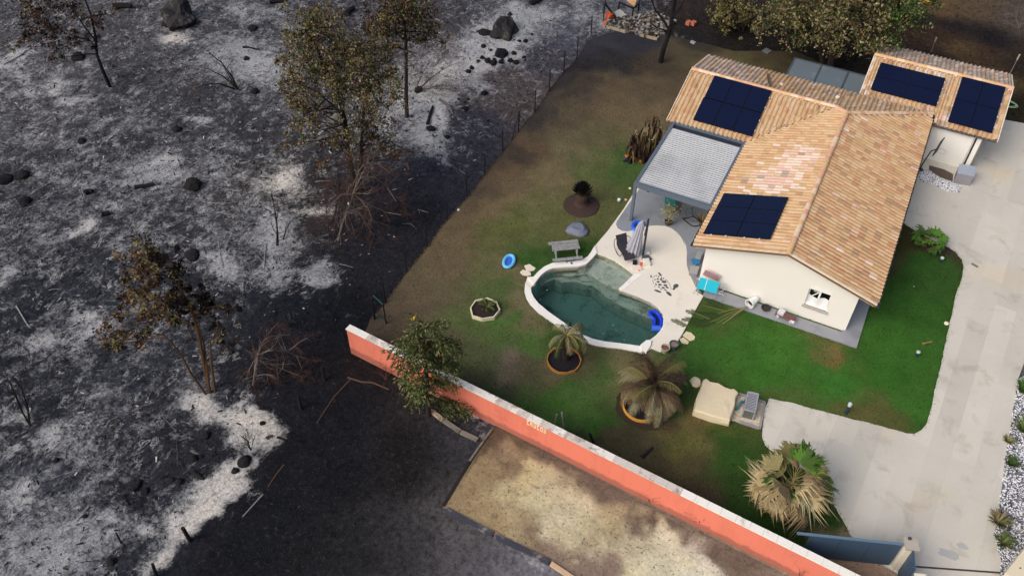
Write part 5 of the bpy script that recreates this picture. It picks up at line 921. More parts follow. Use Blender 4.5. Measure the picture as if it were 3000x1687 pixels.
# cypress astride the wall: layered drooping sprays
cyb = g(1255, 1213); cyb[2] = -.05; cyu = Up((cyb[0], cyb[1], 0)); cy = empty('cypress_tree', tuple(cyb), 'dark olive cypress with drooping sprays in front of the pink wall', 'tree')
tm = MB(); top = cyu(1242, 945); P_ = [np.array(cyb), cyu(1252, 1150), cyu(1248, 1050), top]; P_[0][2] = -.2; tm.tube(P_, [.12, .10, .06, .02], 8)
K = crop(1000, 900, 3.813); pts = []
sprays = [(i, *K(*p)) for i, p in enumerate([(520, 515), (600, 620), (640, 700), (680, 760), (720, 830), (700, 900), (760, 1010), (780, 1100), (860, 1000), (900, 1040), (960, 1000), (640, 790), (840, 880), (1000, 900), (1100, 830), (1180, 850), (1280, 880), (1330, 960), (1400, 1060), (1450, 1160), (1520, 1280), (1560, 1350), (1300, 740), (1310, 640), (1320, 560), (1310, 470), (1270, 390), (1180, 420), (1150, 220), (1060, 250), (1000, 200), (930, 210), (860, 160), (830, 280), (740, 310), (690, 420), (760, 460), (860, 380), (900, 500), (980, 420), (1060, 380), (1100, 500), (1200, 540), (1000, 560), (900, 620), (820, 560), (760, 620), (1100, 640), (1180, 720), (980, 720), (880, 740), (1060, 740), (780, 700), (940, 640), (1220, 620), (1040, 820), (900, 860), (1240, 470)])]
for i, u, v in sprays:
    e = cyu(u, v, RNG.uniform(-1.0, 1.0)); h = np.clip((e[2]+.35)/max(top[2], .1), .06, 1); st = np.array(cyb)+(top-np.array(cyb))*min(h+.03, .98)
    br = bez(st, e, .12, 6); tm.tube(br, [.03, .025, .02, .014, .01, .006], 4); L = np.linalg.norm(e-st)
    ax = (e-st)/L; sd_ = np.cross(ax, [0, 0, 1]); sd_ /= max(np.linalg.norm(sd_), .1); nb_ = max(12, int(L*30))
    for j in range(nb_):
        t_ = .18+.82*(j+RNG.random())/nb_; c = st+(e-st)*t_+np.array([0, 0, .12*math.sin(math.pi*t_)])+RNG.normal(0, .07, 3); w = (.18+.38*math.sin(math.pi*min(t_*.9+.05, 1)))*RNG.uniform(.6, 1.2); sgn = 1 if j % 2 else -1
        dd = ax*.8+sd_*sgn*RNG.uniform(.5, 1.0)+np.array([0, 0, -.35])+RNG.normal(0, .2, 3); dd /= np.linalg.norm(dd)
        for k in range(7):
            q_ = c+dd*w*(k+1)/7+np.array([0, 0, -.12*w*(k/7)**2]); d2_ = dd*.7+RNG.normal(0, .45, 3)+np.array([0, 0, -.25]); d2_ /= np.linalg.norm(d2_); pts.append((q_, d2_, RNG.uniform(.06, .13)))
obj('trunk', tm, BARK, cy)
C_ = np.array([p[0] for p in pts]); D_ = np.array([p[1] for p in pts]); L_ = np.array([p[2] for p in pts])[:, None]; N_ = np.cross(D_, RNG.normal(0, 1, D_.shape)); N_ /= np.linalg.norm(N_, axis=1, keepdims=True); V = np.stack([C_-D_*L_*.4, C_+N_*L_*.26, C_+D_*L_, C_-N_*L_*.26], 1)
fast('crown', V.reshape(-1, 3), np.arange(len(C_)*4).reshape(-1, 4), [LEAF[p] for p in ('deep', 'olive', 'sage', 'green', 'dark')], parent=cy, mi=RNG.choice(5, len(C_), p=[.34, .30, .06, .20, .10]))

# ------------------------------------------------------------------ palms
def frond_shape(L, e0, e1, nl, ll, wid, sag=.5, stem=.15):
    """feather leaf along +x: midrib from elevation e0 to e1 (radians), leaflets to both sides hanging by sag"""
    b = MB(); P = [np.zeros(3)]; n = 9
    for i in range(n):
        a = e0+(e1-e0)*(i/(n-1))**1.1; P.append(P[-1]+np.array([math.cos(a), 0, math.sin(a)])*L/n)
    b.tube(P, [.022*(1-.8*i/n)+.004 for i in range(n+1)], 4, 0)
    for i in range(nl):
        t_ = stem+(1-stem)*(i+.5)/nl; k = min(int(t_*n), n-1); p = P[k]+(P[k+1]-P[k])*(t_*n-k); d = (P[k+1]-P[k]); d /= np.linalg.norm(d); l = ll*(math.sin(math.pi*min(t_*.85+.12, 1))**.6)*RNG.uniform(.8, 1.15)
        for s in (-1, 1):
            dr = d*.75+np.array([0, s*.9, 0])+np.array([0, 0, -sag*RNG.uniform(.6, 1.4)])+RNG.normal(0, .10, 3); dr /= np.linalg.norm(dr); mid = p+dr*l*.55; end = p+dr*l+np.array([0, 0, -sag*l*.35]); wv = d*wid
            b.add([p-wv*.6, p+wv*.6, mid+wv, mid-wv, end], [(0, 1, 2, 3), (3, 2, 4)], 1)
    return b
def fan_shape(stem, rad, n, spread, droop, wid=.5, rag=.0):
    """fan leaf along +x: stalk, then pleated blades"""
    b = MB(); c = np.array([stem, 0, .0]); b.tube([(0, 0, -.02), (stem*.5, 0, .05), tuple(c)], [.016, .013, .010], 4, 0)
    for i in range(n):
        a = -spread+2*spread*i/(n-1); da = spread/(n-1); l = rad*(.70+.30*math.cos(a*.7))*RNG.uniform(.78, 1.12); f = np.array([math.cos(a), math.sin(a), 0]); r_ = np.array([-math.sin(a), math.cos(a), 0])
        m = c+f*l*.82+np.array([0, 0, .05-droop*.40*l]); e = c+f*l*RNG.uniform(.85, 1.05)+r_*RNG.normal(0, .05)+np.array([0, 0, -droop*l*RNG.uniform(.5, 1.5)]); w_ = l*.82*math.tan(da)*1.02
        b.add([c, m-r_*w_, m+r_*w_, e, m+np.array([0, 0, .025])], [(0, 1, 4), (0, 4, 2), (1, 3, 4), (4, 3, 2)], 1)
    return b
def palm_mats(stem, blade): return [LEAF[stem], LEAF[blade]]
def place(name, me, parent, base, az, tiltx, sc, roll=0.0):
    return inst(name, me, parent, Matrix.Translation(base) @ Matrix.Rotation(az, 4, 'Z') @ Matrix.Rotation(-tiltx, 4, 'Y') @ Matrix.Rotation(roll, 4, 'X') @ Matrix.Scale(sc, 4))
def ringbed(loc, rad, hgt, label, rim_rgb, tilt=0, nseg=26, soil=(30, 26, 32), rough_rim=False, cat='planter'):
    r0 = empty('planter_ring', tuple(loc), label, cat); rim = MB(); vs = []
    for j in range(nseg):
        th = 6.283*j/nseg; k = rad*(1+(RNG.normal(0, .012) if rough_rim else 0))
        for rr, z in ((k, -.05), (k, hgt), (k-.045, hgt), (k-.05, -.02)): vs.append((loc[0]+rr*math.cos(th), loc[1]+rr*math.sin(th), z+(RNG.normal(0, .008) if rough_rim else 0)))
    rim.add(vs, [(j*4+q, ((j+1) % nseg)*4+q, ((j+1) % nseg)*4+q+1, j*4+q+1) for j in range(nseg) for q in range(3)])
    obj('rim', rim, mat('rim_paint', rim_rgb, .7, .12, 6), r0)
    d = MB(); d.add([(loc[0], loc[1], hgt*.45)] + [(loc[0]+(rad-.04)*math.cos(6.283*j/nseg), loc[1]+(rad-.04)*math.sin(6.283*j/nseg), hgt*.25) for j in range(nseg)], [(0, 1+j, 1+(j+1) % nseg) for j in range(nseg)]); obj('soil', d, mat('bed_soil', soil, .95, .35, 9, bmp=.03), r0); return r0
# drooping date palm by the pool
c1 = g(1652, 1058); ringbed(c1, .80, .16, 'round bed with orange rim under the drooping palm by the pool', (176, 122, 62), rough_rim=True)
u1 = Up((c1[0], c1[1], 0)); crown1 = u1(1660, 985); dp = empty('palm_tree', (c1[0], c1[1], .05), 'drooping palm with limp olive fronds beside the pool rim', 'palm')
obj('trunk', MB().tube([(c1[0]+.05, c1[1]+.1, 0), tuple((np.array(c1)+crown1)/2+np.array([0, 0, .35])), tuple(crown1)], [.17, .15, .09], 8), BARK, dp)
dsh = [mesh_from('frond', *(lambda b: (b.v, b.f, b.mi))(frond_shape(1.7, R(50), R(-112), 56, .36, .011, .9, .08)), palm_mats(a, b_)) for a, b_ in (('yellow', 'olive'), ('olive', 'deep'), ('tan', 'tan'), ('yellow', 'sage'))]
for i in range(21): place('frond', dsh[i % 4], dp, Vector(crown1), 6.283*i/17+RNG.uniform(-.15, .15), R(RNG.uniform(-14, 10)), RNG.uniform(.72, 1.08))
# big brown shaggy palm
c2 = g(1880, 1192); ringbed(c2, .86, .18, 'round bed with yellow orange rim under the shaggy brown palm', (214, 156, 66))
u2 = Up((c2[0]+.35, c2[1]+.3, 0)); bp = empty('palm_tree', (c2[0]+.2, c2[1]+.35, .05), 'large shaggy brown scorched palm in a yellow rimmed bed', 'palm'); cr2 = np.array([c2[0]+.25, c2[1]+.55, .95])
obj('trunk', MB().tube([(c2[0]+.15, c2[1]+.4, 0), (c2[0]+.22, c2[1]+.5, .6), tuple(cr2)], [.30, .30, .14], 9), BARKB, bp)
bsh = [mesh_from('frond', *(lambda b: (b.v, b.f, b.mi))(frond_shape(1.75, R(e0), R(e1), 74, .46, .0075, sg, .14)), palm_mats(a, b_)) for a, b_, e0, e1, sg in (('dark', 'brown', 42, -55, .4), ('tan', 'olive', 55, -35, .35), ('dark', 'dark', 75, 10, .25), ('tan', 'sage', 30, -70, .45), ('brown', 'tan', 25, -75, .55), ('rust', 'brown', 80, 40, .2))]
for i in range(70):
    az = RNG.uniform(0, 6.283); k = int(RNG.choice(6, p=[.30, .22, .18, .15, .09, .06])); fa = math.degrees(az) % 360
    if 250 < fa < 345: k = int(RNG.choice([0, 3, 3, 4]))
    place('frond', bsh[k], bp, Vector(cr2)+Vector(RNG.normal(0, .07, 3)), az, R(RNG.uniform(-20, 20)), RNG.uniform(.72, 1.18), R(RNG.uniform(-25, 25)))
d = MB(); cc = g(1885, 1195); nn = 26; d.add([(cc[0], cc[1], .03)]+[(cc[0]+1.28*math.cos(6.283*j/nn)*RNG.uniform(.92, 1.06), cc[1]+1.22*math.sin(6.283*j/nn)*RNG.uniform(.92, 1.06), .012) for j in range(nn)], [(0, 1+j, 1+(j+1) % nn) for j in range(nn)]); obj('soil_patch', d, mat('dark_earth', (54, 44, 34), .95, .35, 6, bmp=.03), kind='structure')
# fan palm at the drive
c3 = g(2292, 1470); u3 = Up((c3[0], c3[1], 0)); cr3 = np.array(c3)+np.array([0, 0, 1.25]); fpm = empty('fan_palm', (c3[0], c3[1], 0), 'large fan palm with tan withered leaves beside the drive', 'palm')
obj('trunk', MB().tube([(c3[0], c3[1], -.05), (c3[0], c3[1], .7), tuple(cr3)], [.22, .20, .14], 9), BARKB, fpm)
fsh = [mesh_from('fan_leaf', *(lambda b: (b.v, b.f, b.mi))(fan_shape(st, ra, 17, R(sp), dr)), palm_mats(a, b_)) for a, b_, st, ra, sp, dr in (('yellow', 'straw', .85, .75, 70, 1.0), ('yellow', 'tan', .80, .72, 60, 1.3), ('tan', 'sage', .75, .70, 50, 1.5), ('yellow', 'straw', .9, .7, 45, 1.4), ('olive', 'bright', .85, .85, 75, .2), ('olive', 'green', .8, .8, 80, .25), ('yellow', 'yellow', .9, .8, 60, .5))]
for i in range(66):
    az = i*2.39996+RNG.uniform(-.25, .25); fa = math.degrees(az) % 360; t_ = i/65; grn = 20 < fa < 118 and t_ < .75 and RNG.random() < .8
    el_ = -40+88*t_+RNG.uniform(-30, 30); k = int(RNG.choice([4, 4, 5, 6] if grn else [0, 1, 2, 3, 3, 6, 1])); el_ = max(el_, 4) if grn else el_
    if grn: continue
    place('fan_leaf', fsh[k], fpm, Vector(cr3)+Vector(RNG.normal(0, .07, 3))+Vector((0, 0, -.25+.4*t_)), az, R(el_), RNG.uniform(.68, 1.16)*(1.0 if grn else .95), R(RNG.uniform(-70, 70)))
gsh = [mesh_from('fan_leaf', *(lambda b: (b.v, b.f, b.mi))(fan_shape(.8, ra, 21, R(sp), dr)), palm_mats('olive', b_)) for b_, ra, sp, dr in (('bright', .78, 80, .2), ('green', .82, 70, .35), ('bright', .7, 60, .5), ('olive', .8, 75, .4))]
for i in range(13):
    az = R(-5+150*((i*.618) % 1)); place('fan_leaf', gsh[i % 4], fpm, Vector(cr3)+Vector((.05, .1, .12+.02*i)), az, R((8, 30, 52, 20, 66)[i % 5]+RNG.uniform(-8, 8)), RNG.uniform(.75, 1.15), R(RNG.uniform(-45, 45)))
for i in range(5): place('fan_leaf', gsh[(3, 1, 3, 0, 3)[i]], fpm, Vector(cr3)+Vector((0, 0, .15)), R(170+38*i), R(RNG.uniform(15, 60)), RNG.uniform(.6, .85), R(RNG.uniform(-50, 50)))
# small green fan palm by the drive bend
c4 = g(2712, 722); cr4 = Vector((c4[0], c4[1], .38)); sp_ = empty('fan_palm', (c4[0], c4[1], 0), 'small bright green fan palm in the lawn corner by the drive bend', 'palm')
obj('trunk', MB().tube([(c4[0], c4[1], -.05), tuple(cr4)], [.10, .07], 8), BARKB, sp_)
ssh = [mesh_from('fan_leaf', *(lambda b: (b.v, b.f, b.mi))(fan_shape(.45, .5, 13, R(70), dr)), palm_mats(a, b_)) for a, b_, dr in (('olive', 'bright', .25), ('yellow', 'bright', .4), ('olive', 'green', .3))]
for i in range(17): place('fan_leaf', ssh[i % 3], sp_, cr4, 6.283*i/17+RNG.uniform(-.2, .2), R(RNG.uniform(0, 55)), RNG.uniform(.75, 1.1), R(RNG.uniform(-15, 15)))
d = MB(); nn = 18; d.add([(c4[0], c4[1], .02)]+[(c4[0]+.42*math.cos(6.283*j/nn)*RNG.uniform(.85, 1.1), c4[1]+.42*math.sin(6.283*j/nn)*RNG.uniform(.85, 1.1), .012) for j in range(nn)], [(0, 1+j, 1+(j+1) % nn) for j in range(nn)]); obj('soil_patch', d, mat('brown_earth', (74, 58, 46), .95, .35, 6, bmp=.03), kind='structure')
# black scorched cycad on its earth mound
c5 = g(1703, 602); cyd = empty('scorched_cycad', (c5[0], c5[1], 0), 'black scorched cycad stump on a round brown earth mound', 'plant')
obj('earth_mound', MB().lathe((c5[0], c5[1], 0), [(1.02, -.02), (.96, .06), (.7, .10), (.45, .16), (.3, .34)], 26), mat('mound_earth', (64, 50, 46), .95, .35, 7, bmp=.04), cyd)
obj('trunk', MB().lathe((c5[0], c5[1], .2), [(.30, 0), (.34, .3), (.36, .55), (.30, .72)], 14), mat('cycad_stem', (70, 54, 46), .95, .3, 10, bmp=.03), cyd)
sc_ = MB(); leafm = []
for i in range(110):
    t_ = i/110; az = i*2.39996; el = R(35+50*t_); rr = .34*(1-t_*.75); p = Vector((c5[0]+math.cos(az)*rr, c5[1]+math.sin(az)*rr, .86+.45*t_)); d_ = Vector((math.cos(az)*math.cos(el), math.sin(az)*math.cos(el), math.sin(el))); s_ = Vector((-math.sin(az), math.cos(az), 0)); L = .42
    leafm.append((p, d_, s_, L))
sh = MB(); sh.add([(0, -.05, 0), (0, .05, 0), (.22, .06, .02), (.22, -.06, .02), (.42, 0, .05), (.22, 0, .06)], [(0, 1, 2, 5), (0, 5, 3), (2, 4, 5), (5, 4, 3)]); shm = mesh_from('scale_leaf', sh.v, sh.f, sh.mi, [LEAF['char']])
for p, d_, s_, L in leafm:
    n_ = d_.cross(s_); inst('scale_leaf', shm, cyd, Matrix(((d_.x, s_.x, n_.x, p.x), (d_.y, s_.y, n_.y, p.y), (d_.z, s_.z, n_.z, p.z), (0, 0, 0, 1))))
# dried banana clump
cb = g(1885, 470); ub = Up((cb[0], cb[1], 0)); bn_ = empty('banana_clump', (cb[0], cb[1], 0), 'withered brown banana clump beside the pergola', 'plant'); KB = crop(1810, 330, 9.053)
stems = [((330, 1150), (380, 610)), ((480, 1150), (480, 560)), ((560, 1180), (590, 560)), ((620, 1150), (660, 450)), ((700, 1150), (740, 250)), ((760, 1180), (830, 260)), ((800, 1100), (960, 100)), ((880, 1050), (1040, 200)), ((900, 1100), (1090, 380)), ((940, 1000), (1150, 500)), ((660, 1200), (700, 700)), ((760, 1220), (860, 740)), ((420, 1150), (430, 800))]
tm = MB(); tops = []
for a, b in stems:
    A = ub(*KB(*a), RNG.uniform(-.3, .3)); A[2] = 0; B = ub(*KB(*b), RNG.uniform(-.35, .35)); tops.append((A, B)); tm.tube(bez(A, B, 0, 4), [.09, .08, .06, .03], 6)
obj('stem', tm, LEAF['dark'], bn_)
for i in range(270):
    A, B = tops[i % len(tops)]; t_ = RNG.uniform(.25, 1.0)**.8; p = A+(B-A)*t_+RNG.normal(0, .06, 3); az = RNG.uniform(0, 6.283); L = RNG.uniform(.35, .95); w_ = RNG.uniform(.03, .075); o_ = np.array([math.cos(az), math.sin(az), 0]); s_ = np.array([-math.sin(az), math.cos(az), 0]); vs = []; tw_ = RNG.normal(0, .5); upw = i % 9 == 0
    for k, (f_, z) in enumerate(((0, 0), (.14, .10), (.26, -.08), (.32, -.45), (.28, -1))):
        if upw: f_, z = f_*.6, (0, .2, .4, .55, .6)[k]
        c = p+o_*f_*L+np.array([0, 0, z*L])+RNG.normal(0, .02, 3); c[2] = max(c[2], .03); ww = w_*(.5, .9, 1, .9, .2)[k]*RNG.uniform(.6, 1.3); sv = s_*math.cos(tw_*k*.4)+o_*math.sin(tw_*k*.4); vs += [c-sv*ww, c+sv*ww]
    obj('leaf', MB().add(vs, [(2*k, 2*k+1, 2*k+3, 2*k+2) for k in range(4)]), LEAF[['brown', 'brown', 'dark', 'dark', 'tan', 'sage', 'brown', 'olive'][int(RNG.integers(0, 8))]], bn_)
# octagonal planter
C8 = crop(1370, 850, 14.49); oc = g2([C8(*p) for p in [(330, 410), (830, 300), (1240, 470), (1385, 820), (1130, 1130), (620, 1210), (190, 1080), (105, 720)]], .22); oc_c = np.mean(oc, 0)
ot = empty('octagon_planter', (oc_c[0], oc_c[1], 0), 'cream octagonal planter with dark soil and a small palm', 'planter'); inn = [tuple(oc_c+(np.array(p)-oc_c)*.925) for p in oc]
obj('rim', MB().prism(oc, -.02, .22, holes=[inn]), mat('planter_cream', (226, 218, 186), .7, .1, 5, dirt=((170, 150, 110), 4, .6, .8)), ot); mbs = MB(); V_, F_ = fill(inn); mbs.add([(x, y, .12) for x, y in V_], F_); obj('soil', mbs, mat('planter_soil', (48, 40, 38), .95, .4, 8, bmp=.03), ot)
osh = frond_shape(.62, R(55), R(-10), 16, .2, .012, .2, .2); ome = mesh_from('frond', osh.v, osh.f, osh.mi, palm_mats('olive', 'deep'))
oct_p = empty('palm_seedling', (oc_c[0]+.05, oc_c[1]+.12, .12), 'thin dark green palm seedling in the octagonal planter', 'palm')
for i in range(9): place('frond', ome, oct_p, Vector((oc_c[0]+.05, oc_c[1]+.12, .12)), 6.283*i/9+.3, R(RNG.uniform(-8, 20)), RNG.uniform(.7, 1.25))
# planted tufts on the white gravel
def tuft(px, h, n, pal, label, z=.05, rad=.28):
    c = g(*px); o = empty('shrub', (c[0], c[1], z), label, 'shrub'); mb_ = MB()
    for i in range(n):
        az = RNG.uniform(0, 6.283); l = h*RNG.uniform(.6, 1.1); b_ = np.array([c[0], c[1], z])+np.array([math.cos(az), math.sin(az), 0])*RNG.uniform(0, rad*.35); d_ = np.array([math.cos(az), math.sin(az), 0]); s_ = np.array([-math.sin(az), math.cos(az), 0])*RNG.uniform(.012, .03)
        mb_.add([b_-s_, b_+s_, b_+d_*rad*.5+np.array([0, 0, l*.7])+s_, b_+d_*rad*.5+np.array([0, 0, l*.7])-s_, b_+d_*rad*1.1+np.array([0, 0, l])], [(0, 1, 2, 3), (3, 2, 4)], int(RNG.integers(0, len(pal))))
    obj('foliage', mb_, [LEAF[p] for p in pal], o)
tuft((2992, 1148), .5, 80, ['bright', 'green', 'deep'], 'green shrub at the right edge, uppermost on the gravel', rad=.35)
tuft((2993, 1262), .6, 90, ['bright', 'bright', 'green', 'yellow'], 'bright green and yellow shrub at right edge on the gravel', rad=.45)
tuft((2950, 1296), .3, 50, ['yellow', 'bright', 'olive'], 'small yellow green tuft where gravel meets the drive', rad=.22)
tuft((2958, 1362), .35, 70, ['deep', 'green', 'deep'], 'dark green tuft on the gravel edge below the yellow tuft', rad=.28)
tuft((2922, 1530), .35, 90, ['olive', 'dark', 'green', 'tan'], 'long brownish green weed along the gravel edge near the gate', rad=.4)
tuft((2936, 1592), .3, 70, ['deep', 'green', 'olive'], 'dark green weed at the gravel edge above the cream wall end', rad=.36)

# ------------------------------------------------------------------ white and dark pebbles along the drive and by the garage
PEBW = mat('pebble_white', (232, 232, 236), .8, .1, 20, space=False); PEBD = mat('pebble_dark', (70, 72, 84), .8, .2, 20, space=False); PEBG = mat('pebble_grey', (160, 162, 168), .8, .2, 20, space=False)
def pebbles(name, label, poly, n, size, wts, z=.03, heap=0.0):
    poly = np.array(poly); P = RNG.uniform(poly.min(0), poly.max(0), (n*3, 2)); P = P[inside(P, poly)][:n]; k = len(P); ed = edge_dist(P, poly)
    base = np.array([(1, 0, 0), (0, 1, 0), (-1, 0, 0), (0, -1, 0), (0, 0, 1), (0, 0, -1)], float); F = np.array([(0, 1, 4), (1, 2, 4), (2, 3, 4), (3, 0, 4), (1, 0, 5), (2, 1, 5), (3, 2, 5), (0, 3, 5)])
    s = size*RNG.uniform(.6, 1.5, (k, 1))*np.stack([np.ones(k), RNG.uniform(.6, 1, k), RNG.uniform(.5, .8, k)], 1); a = RNG.uniform(0, 6.283, k); V = base[None]*s[:, None, :]; V += RNG.normal(0, .15, V.shape)*size
    x = V[..., 0]*np.cos(a)[:, None]-V[..., 1]*np.sin(a)[:, None]; y = V[..., 0]*np.sin(a)[:, None]+V[..., 1]*np.cos(a)[:, None]; V[..., 0] = x+P[:, :1]; V[..., 1] = y+P[:, 1:]; V[..., 2] += (z+np.minimum(ed, .35)*heap)[:, None] if heap else z
    fast(name, V.reshape(-1, 3), (F[None]+np.arange(k)[:, None, None]*6).reshape(-1, 3), [PEBW, PEBG, PEBD], mi=np.repeat(RNG.choice(3, k, p=wts), 8), kind='stuff', label=label, cat='gravel')
GRAV = DRIVE_R[:-1] + [(10.2, 21.3), (11.4, 23.5), (13.5, 34), (12.2, 36)]
obj('gravel_bed', MB().prism(GRAV, -.05, .012), mat('gravel_base', (120, 122, 132), .9, .3, 8), loc=(0, 0, 0), kind='structure')
pebbles('gravel', 'white and dark pebbles filling the strip along the drive', GRAV, 13000, .042, [.56, .20, .24])
hp = g2([(2690, 505), (2720, 500), (2752, 525), (2790, 536), (2815, 548), (2808, 566), (2775, 562), (2740, 545), (2705, 535), (2688, 525)])
pebbles('gravel_heap', 'low bank of white and grey pebbles by the garage wall', hp, 1500, .05, [.64, .24, .12], z=.05, heap=.3)
d = MB(); pz = g2([(2722, 486), (2765, 498), (2792, 512), (2790, 534), (2755, 522), (2720, 500)]); V_, F_ = fill(pz); d.add([(x, y, .043) for x, y in V_], F_); obj('soil_bed', d, mat('dark_bed', (92, 80, 74), .95, .4, 5), loc=(0, 0, 0), kind='structure')

# ------------------------------------------------------------------ rocks, logs, stakes
def rock_mesh(kind, m, seed, rough=.28):
    import bmesh
    bm = bmesh.new(); bmesh.ops.create_icosphere(bm, subdivisions=3 if rough > .3 else 2, radius=1.0)
    for v in bm.verts:
        n1 = noise.fractal(v.co*1.1+Vector((seed*7.1, 3, seed)), 1, 2, 4); v.co *= 1+rough*n1*1.6
        if v.co.z < -.35: v.co.z = -.35
    me = bpy.data.meshes.new(kind); bm.to_mesh(me); bm.free(); me.materials.append(m); return me
CHARR = mat('rock_charred', (24, 23, 26), .95, .35, 3.0, bmp=.05, dirt=((70, 67, 68), 1.6, .66, .85), space=False)
DARKR = mat('rock_dark', (42, 41, 43), .9, .35, 2.2, bmp=.06, dirt=((128, 122, 116), 1.4, .55, .75), space=False)
SANDR = mat('rock_sandstone', (218, 204, 174), .85, .08, 2.0, bmp=.03, dirt=((196, 186, 166), 2.0, .55, .75), space=False)
PALER = mat('flagstone_pale', (226, 214, 196), .85, .07, 4, space=False)
RM = {('c', i): rock_mesh('rock', CHARR, i) for i in range(5)}; RM.update({('d', i): rock_mesh('rock', DARKR, 10+i, .34) for i in range(3)}); RM[('s', 0)] = rock_mesh('rock', SANDR, 33, .16)
def rock(px, w_px, label, kind='c', hh=.7, cat='rock', group=None, asp=1.0, name='rock', rot=None, idx=None):
    p = g(*px); r = w_px*np.linalg.norm(p-O3)/CAM_F/2; me = RM[(kind, (idx if idx is not None else int(RNG.integers(0, len([k for k in RM if k[0] == kind])))))]; o = bpy.data.objects.new(name, me); COL.objects.link(o)
    o.location = (p[0], p[1], ground_z(p)+.2*r*hh); o.scale = (r*asp, r, r*hh); o.rotation_euler = (0, 0, RNG.uniform(0, 6.28) if rot is None else rot); tag(o, label, cat, group); return o
rock((1478, 92), 66, 'largest dark boulder in the white ash near the top of the field', 'd', 1.0, idx=0, asp=1.2, rot=2.0)
rock((1422, 95), 34, 'low dark rock touching the left side of the largest boulder', 'c', .6, asp=1.5, rot=.3)
rock((528, 62), 78, 'grey pointed boulder with pale patch near the top left', 'd', 1.0, idx=1, asp=1.2, rot=-.8); rock((490, 68), 34, 'small dark rock at the left foot of the pointed boulder', 'c', .6)
ORD = 'first second third fourth fifth sixth seventh eighth ninth tenth eleventh twelfth thirteenth fourteenth fifteenth sixteenth seventeenth eighteenth nineteenth twentieth'.split()
for (u, v), w_ in (((1416, 135), 13), ((1523, 120), 9), ((1539, 122), 13), ((1469, 160), 34), ((1505, 157), 14), ((1535, 168), 11), ((1413, 168), 13), ((1429, 182), 16), ((1445, 190), 18), ((1468, 187), 14), ((1495, 178), 16), ((1512, 184), 16), ((1448, 174), 9), ((1472, 177), 9), ((1401, 179), 9), ((1382, 199), 11), ((1372, 209), 14), ((1558, 98), 7), ((1494, 45), 12), ((1438, 143), 8)):
    rock((u, v), w_*1.15, 'blackened stone in the ash round the largest boulder, %s of twenty from the left' % ORD[sorted([1416, 1523, 1539, 1469, 1505, 1535, 1413, 1429, 1445, 1468, 1495, 1512, 1448, 1472, 1401, 1382, 1372, 1558, 1494, 1438]).index(u)], 'c', .85, group='stones in the ash below the largest boulder')
for (u, v), w_ in (((1418, 272), 17), ((1344, 287), 9), ((1371, 288), 10), ((1362, 300), 11), ((1363, 322), 17), ((1310, 398), 14), ((1293, 415), 7), ((1289, 430), 6), ((1226, 265), 22)):
    rock((u, v), w_*1.1, 'blackened stone in the ash drift right of the scorched trees, %s of nine from top' % ORD[sorted([272, 287, 288, 300, 322, 398, 415, 430, 265]).index(v)], 'c', .8, group='stones in the ash right of the trees')
for (u, v), w_, lb in (((1262, 375), 28, 'round charred stump stone between scorched trees and the fence'), ((25, 38), 60, None), ((741, 86), 26, 'black stone on pale ash left of the tallest oak'), ((722, 171), 16, 'small black stone left of the oak crown'), ((746, 270), 26, 'flat black stone right of the splayed black stems'), ((230, 170), 34, 'dark stump rock left of the leaning tree top'), ((16, 525), 36, 'black rock at the far left edge, left of its twin'), ((70, 515), 34, 'black rock at the far left, right of its twin'), ((568, 545), 46, 'black burnt stump in the middle of the burnt field'), ((242, 418), 20, 'black stone below the leaning tree'), ((75, 592), 34, 'long low black rock left of the field path'), ((520, 382), 26, 'dark low rock in the upper middle ash'), ((565, 750), 40, 'dark rubble rock above the ochre tree')):
    if lb: rock((u, v), w_, lb, 'c', .7)
for (u, v), w_, lb in (((716, 1352), 38, 'round charred stump beside the spiky burnt shrub'), ((689, 1378), 22, 'small black rock left below the round charred stump'), ((566, 1340), 26, 'black stump with twigs left of the white ash band'), ((588, 1336), 12, 'little black stone right beside the twiggy stump'), ((422, 1434), 24, 'rounded black rock below the short black log'), ((526, 1408), 22, 'black hollow stump left of the curved branch'), ((503, 1402), 14, 'small black stump left of the hollow stump'), ((456, 1455), 12, 'small black stone above the white ash heap'), ((250, 1512), 12, 'small black stone in the pale lower left ash'), ((601, 1274), 24, 'black ragged stump above the ash band'), ((164, 1350), 16, 'black stone in the lower left, near the left shrub'), ((326, 1643), 26, 'flat dark stone at the bottom, left of the ash band'), ((768, 1238), 16, 'dark angular stone on the big white ash patch')):
    rock((u, v), w_, lb, 'c', .75)
LOGM = mat('log_charred', (28, 26, 27), .92, .3, 6, bmp=.03, space=False); LOGB = mat('log_brown', (82, 64, 54), .9, .25, 6, space=False); LOGA = mat('log_ash_white', (138, 137, 139), .95, .2, 6, space=False)
def log(pts, rpx, label, m=LOGM, cat='log', name='log', z=.06, group=None):
    P = [g(*p) for p in pts]; r = rpx*np.linalg.norm(P[0]-O3)/CAM_F; n = len(P)
    if n == 2: P = [P[0], (P[0]+P[1])/2+RNG.normal(0, r*.4, 3)*np.array([1, 1, .3]), P[1]]; n = 3
    zz = [ground_z(p)+r*.8 for p in P]; obj(name, MB().tube([(p[0], p[1], z_) for p, z_ in zip(P, zz)], [r*(1-.3*i/(n-1)) for i in range(n)], 7), m, label=label, cat=cat, group=group)
log([(334, 24), (386, 22)], 9, 'thick charred log near the top left edge'); log([(790, 3), (834, 2)], 9, 'charred log cut by the top edge, left of centre'); log([(1014, 48), (1037, 28)], 9, 'short thick charred log above the oak crown'); log([(1553, 16), (1586, 4)], 8, 'charred log on ash left of the burnt debris'); log([(394, 548), (452, 538)], 6, 'straight charred log lying on white ash in mid field')
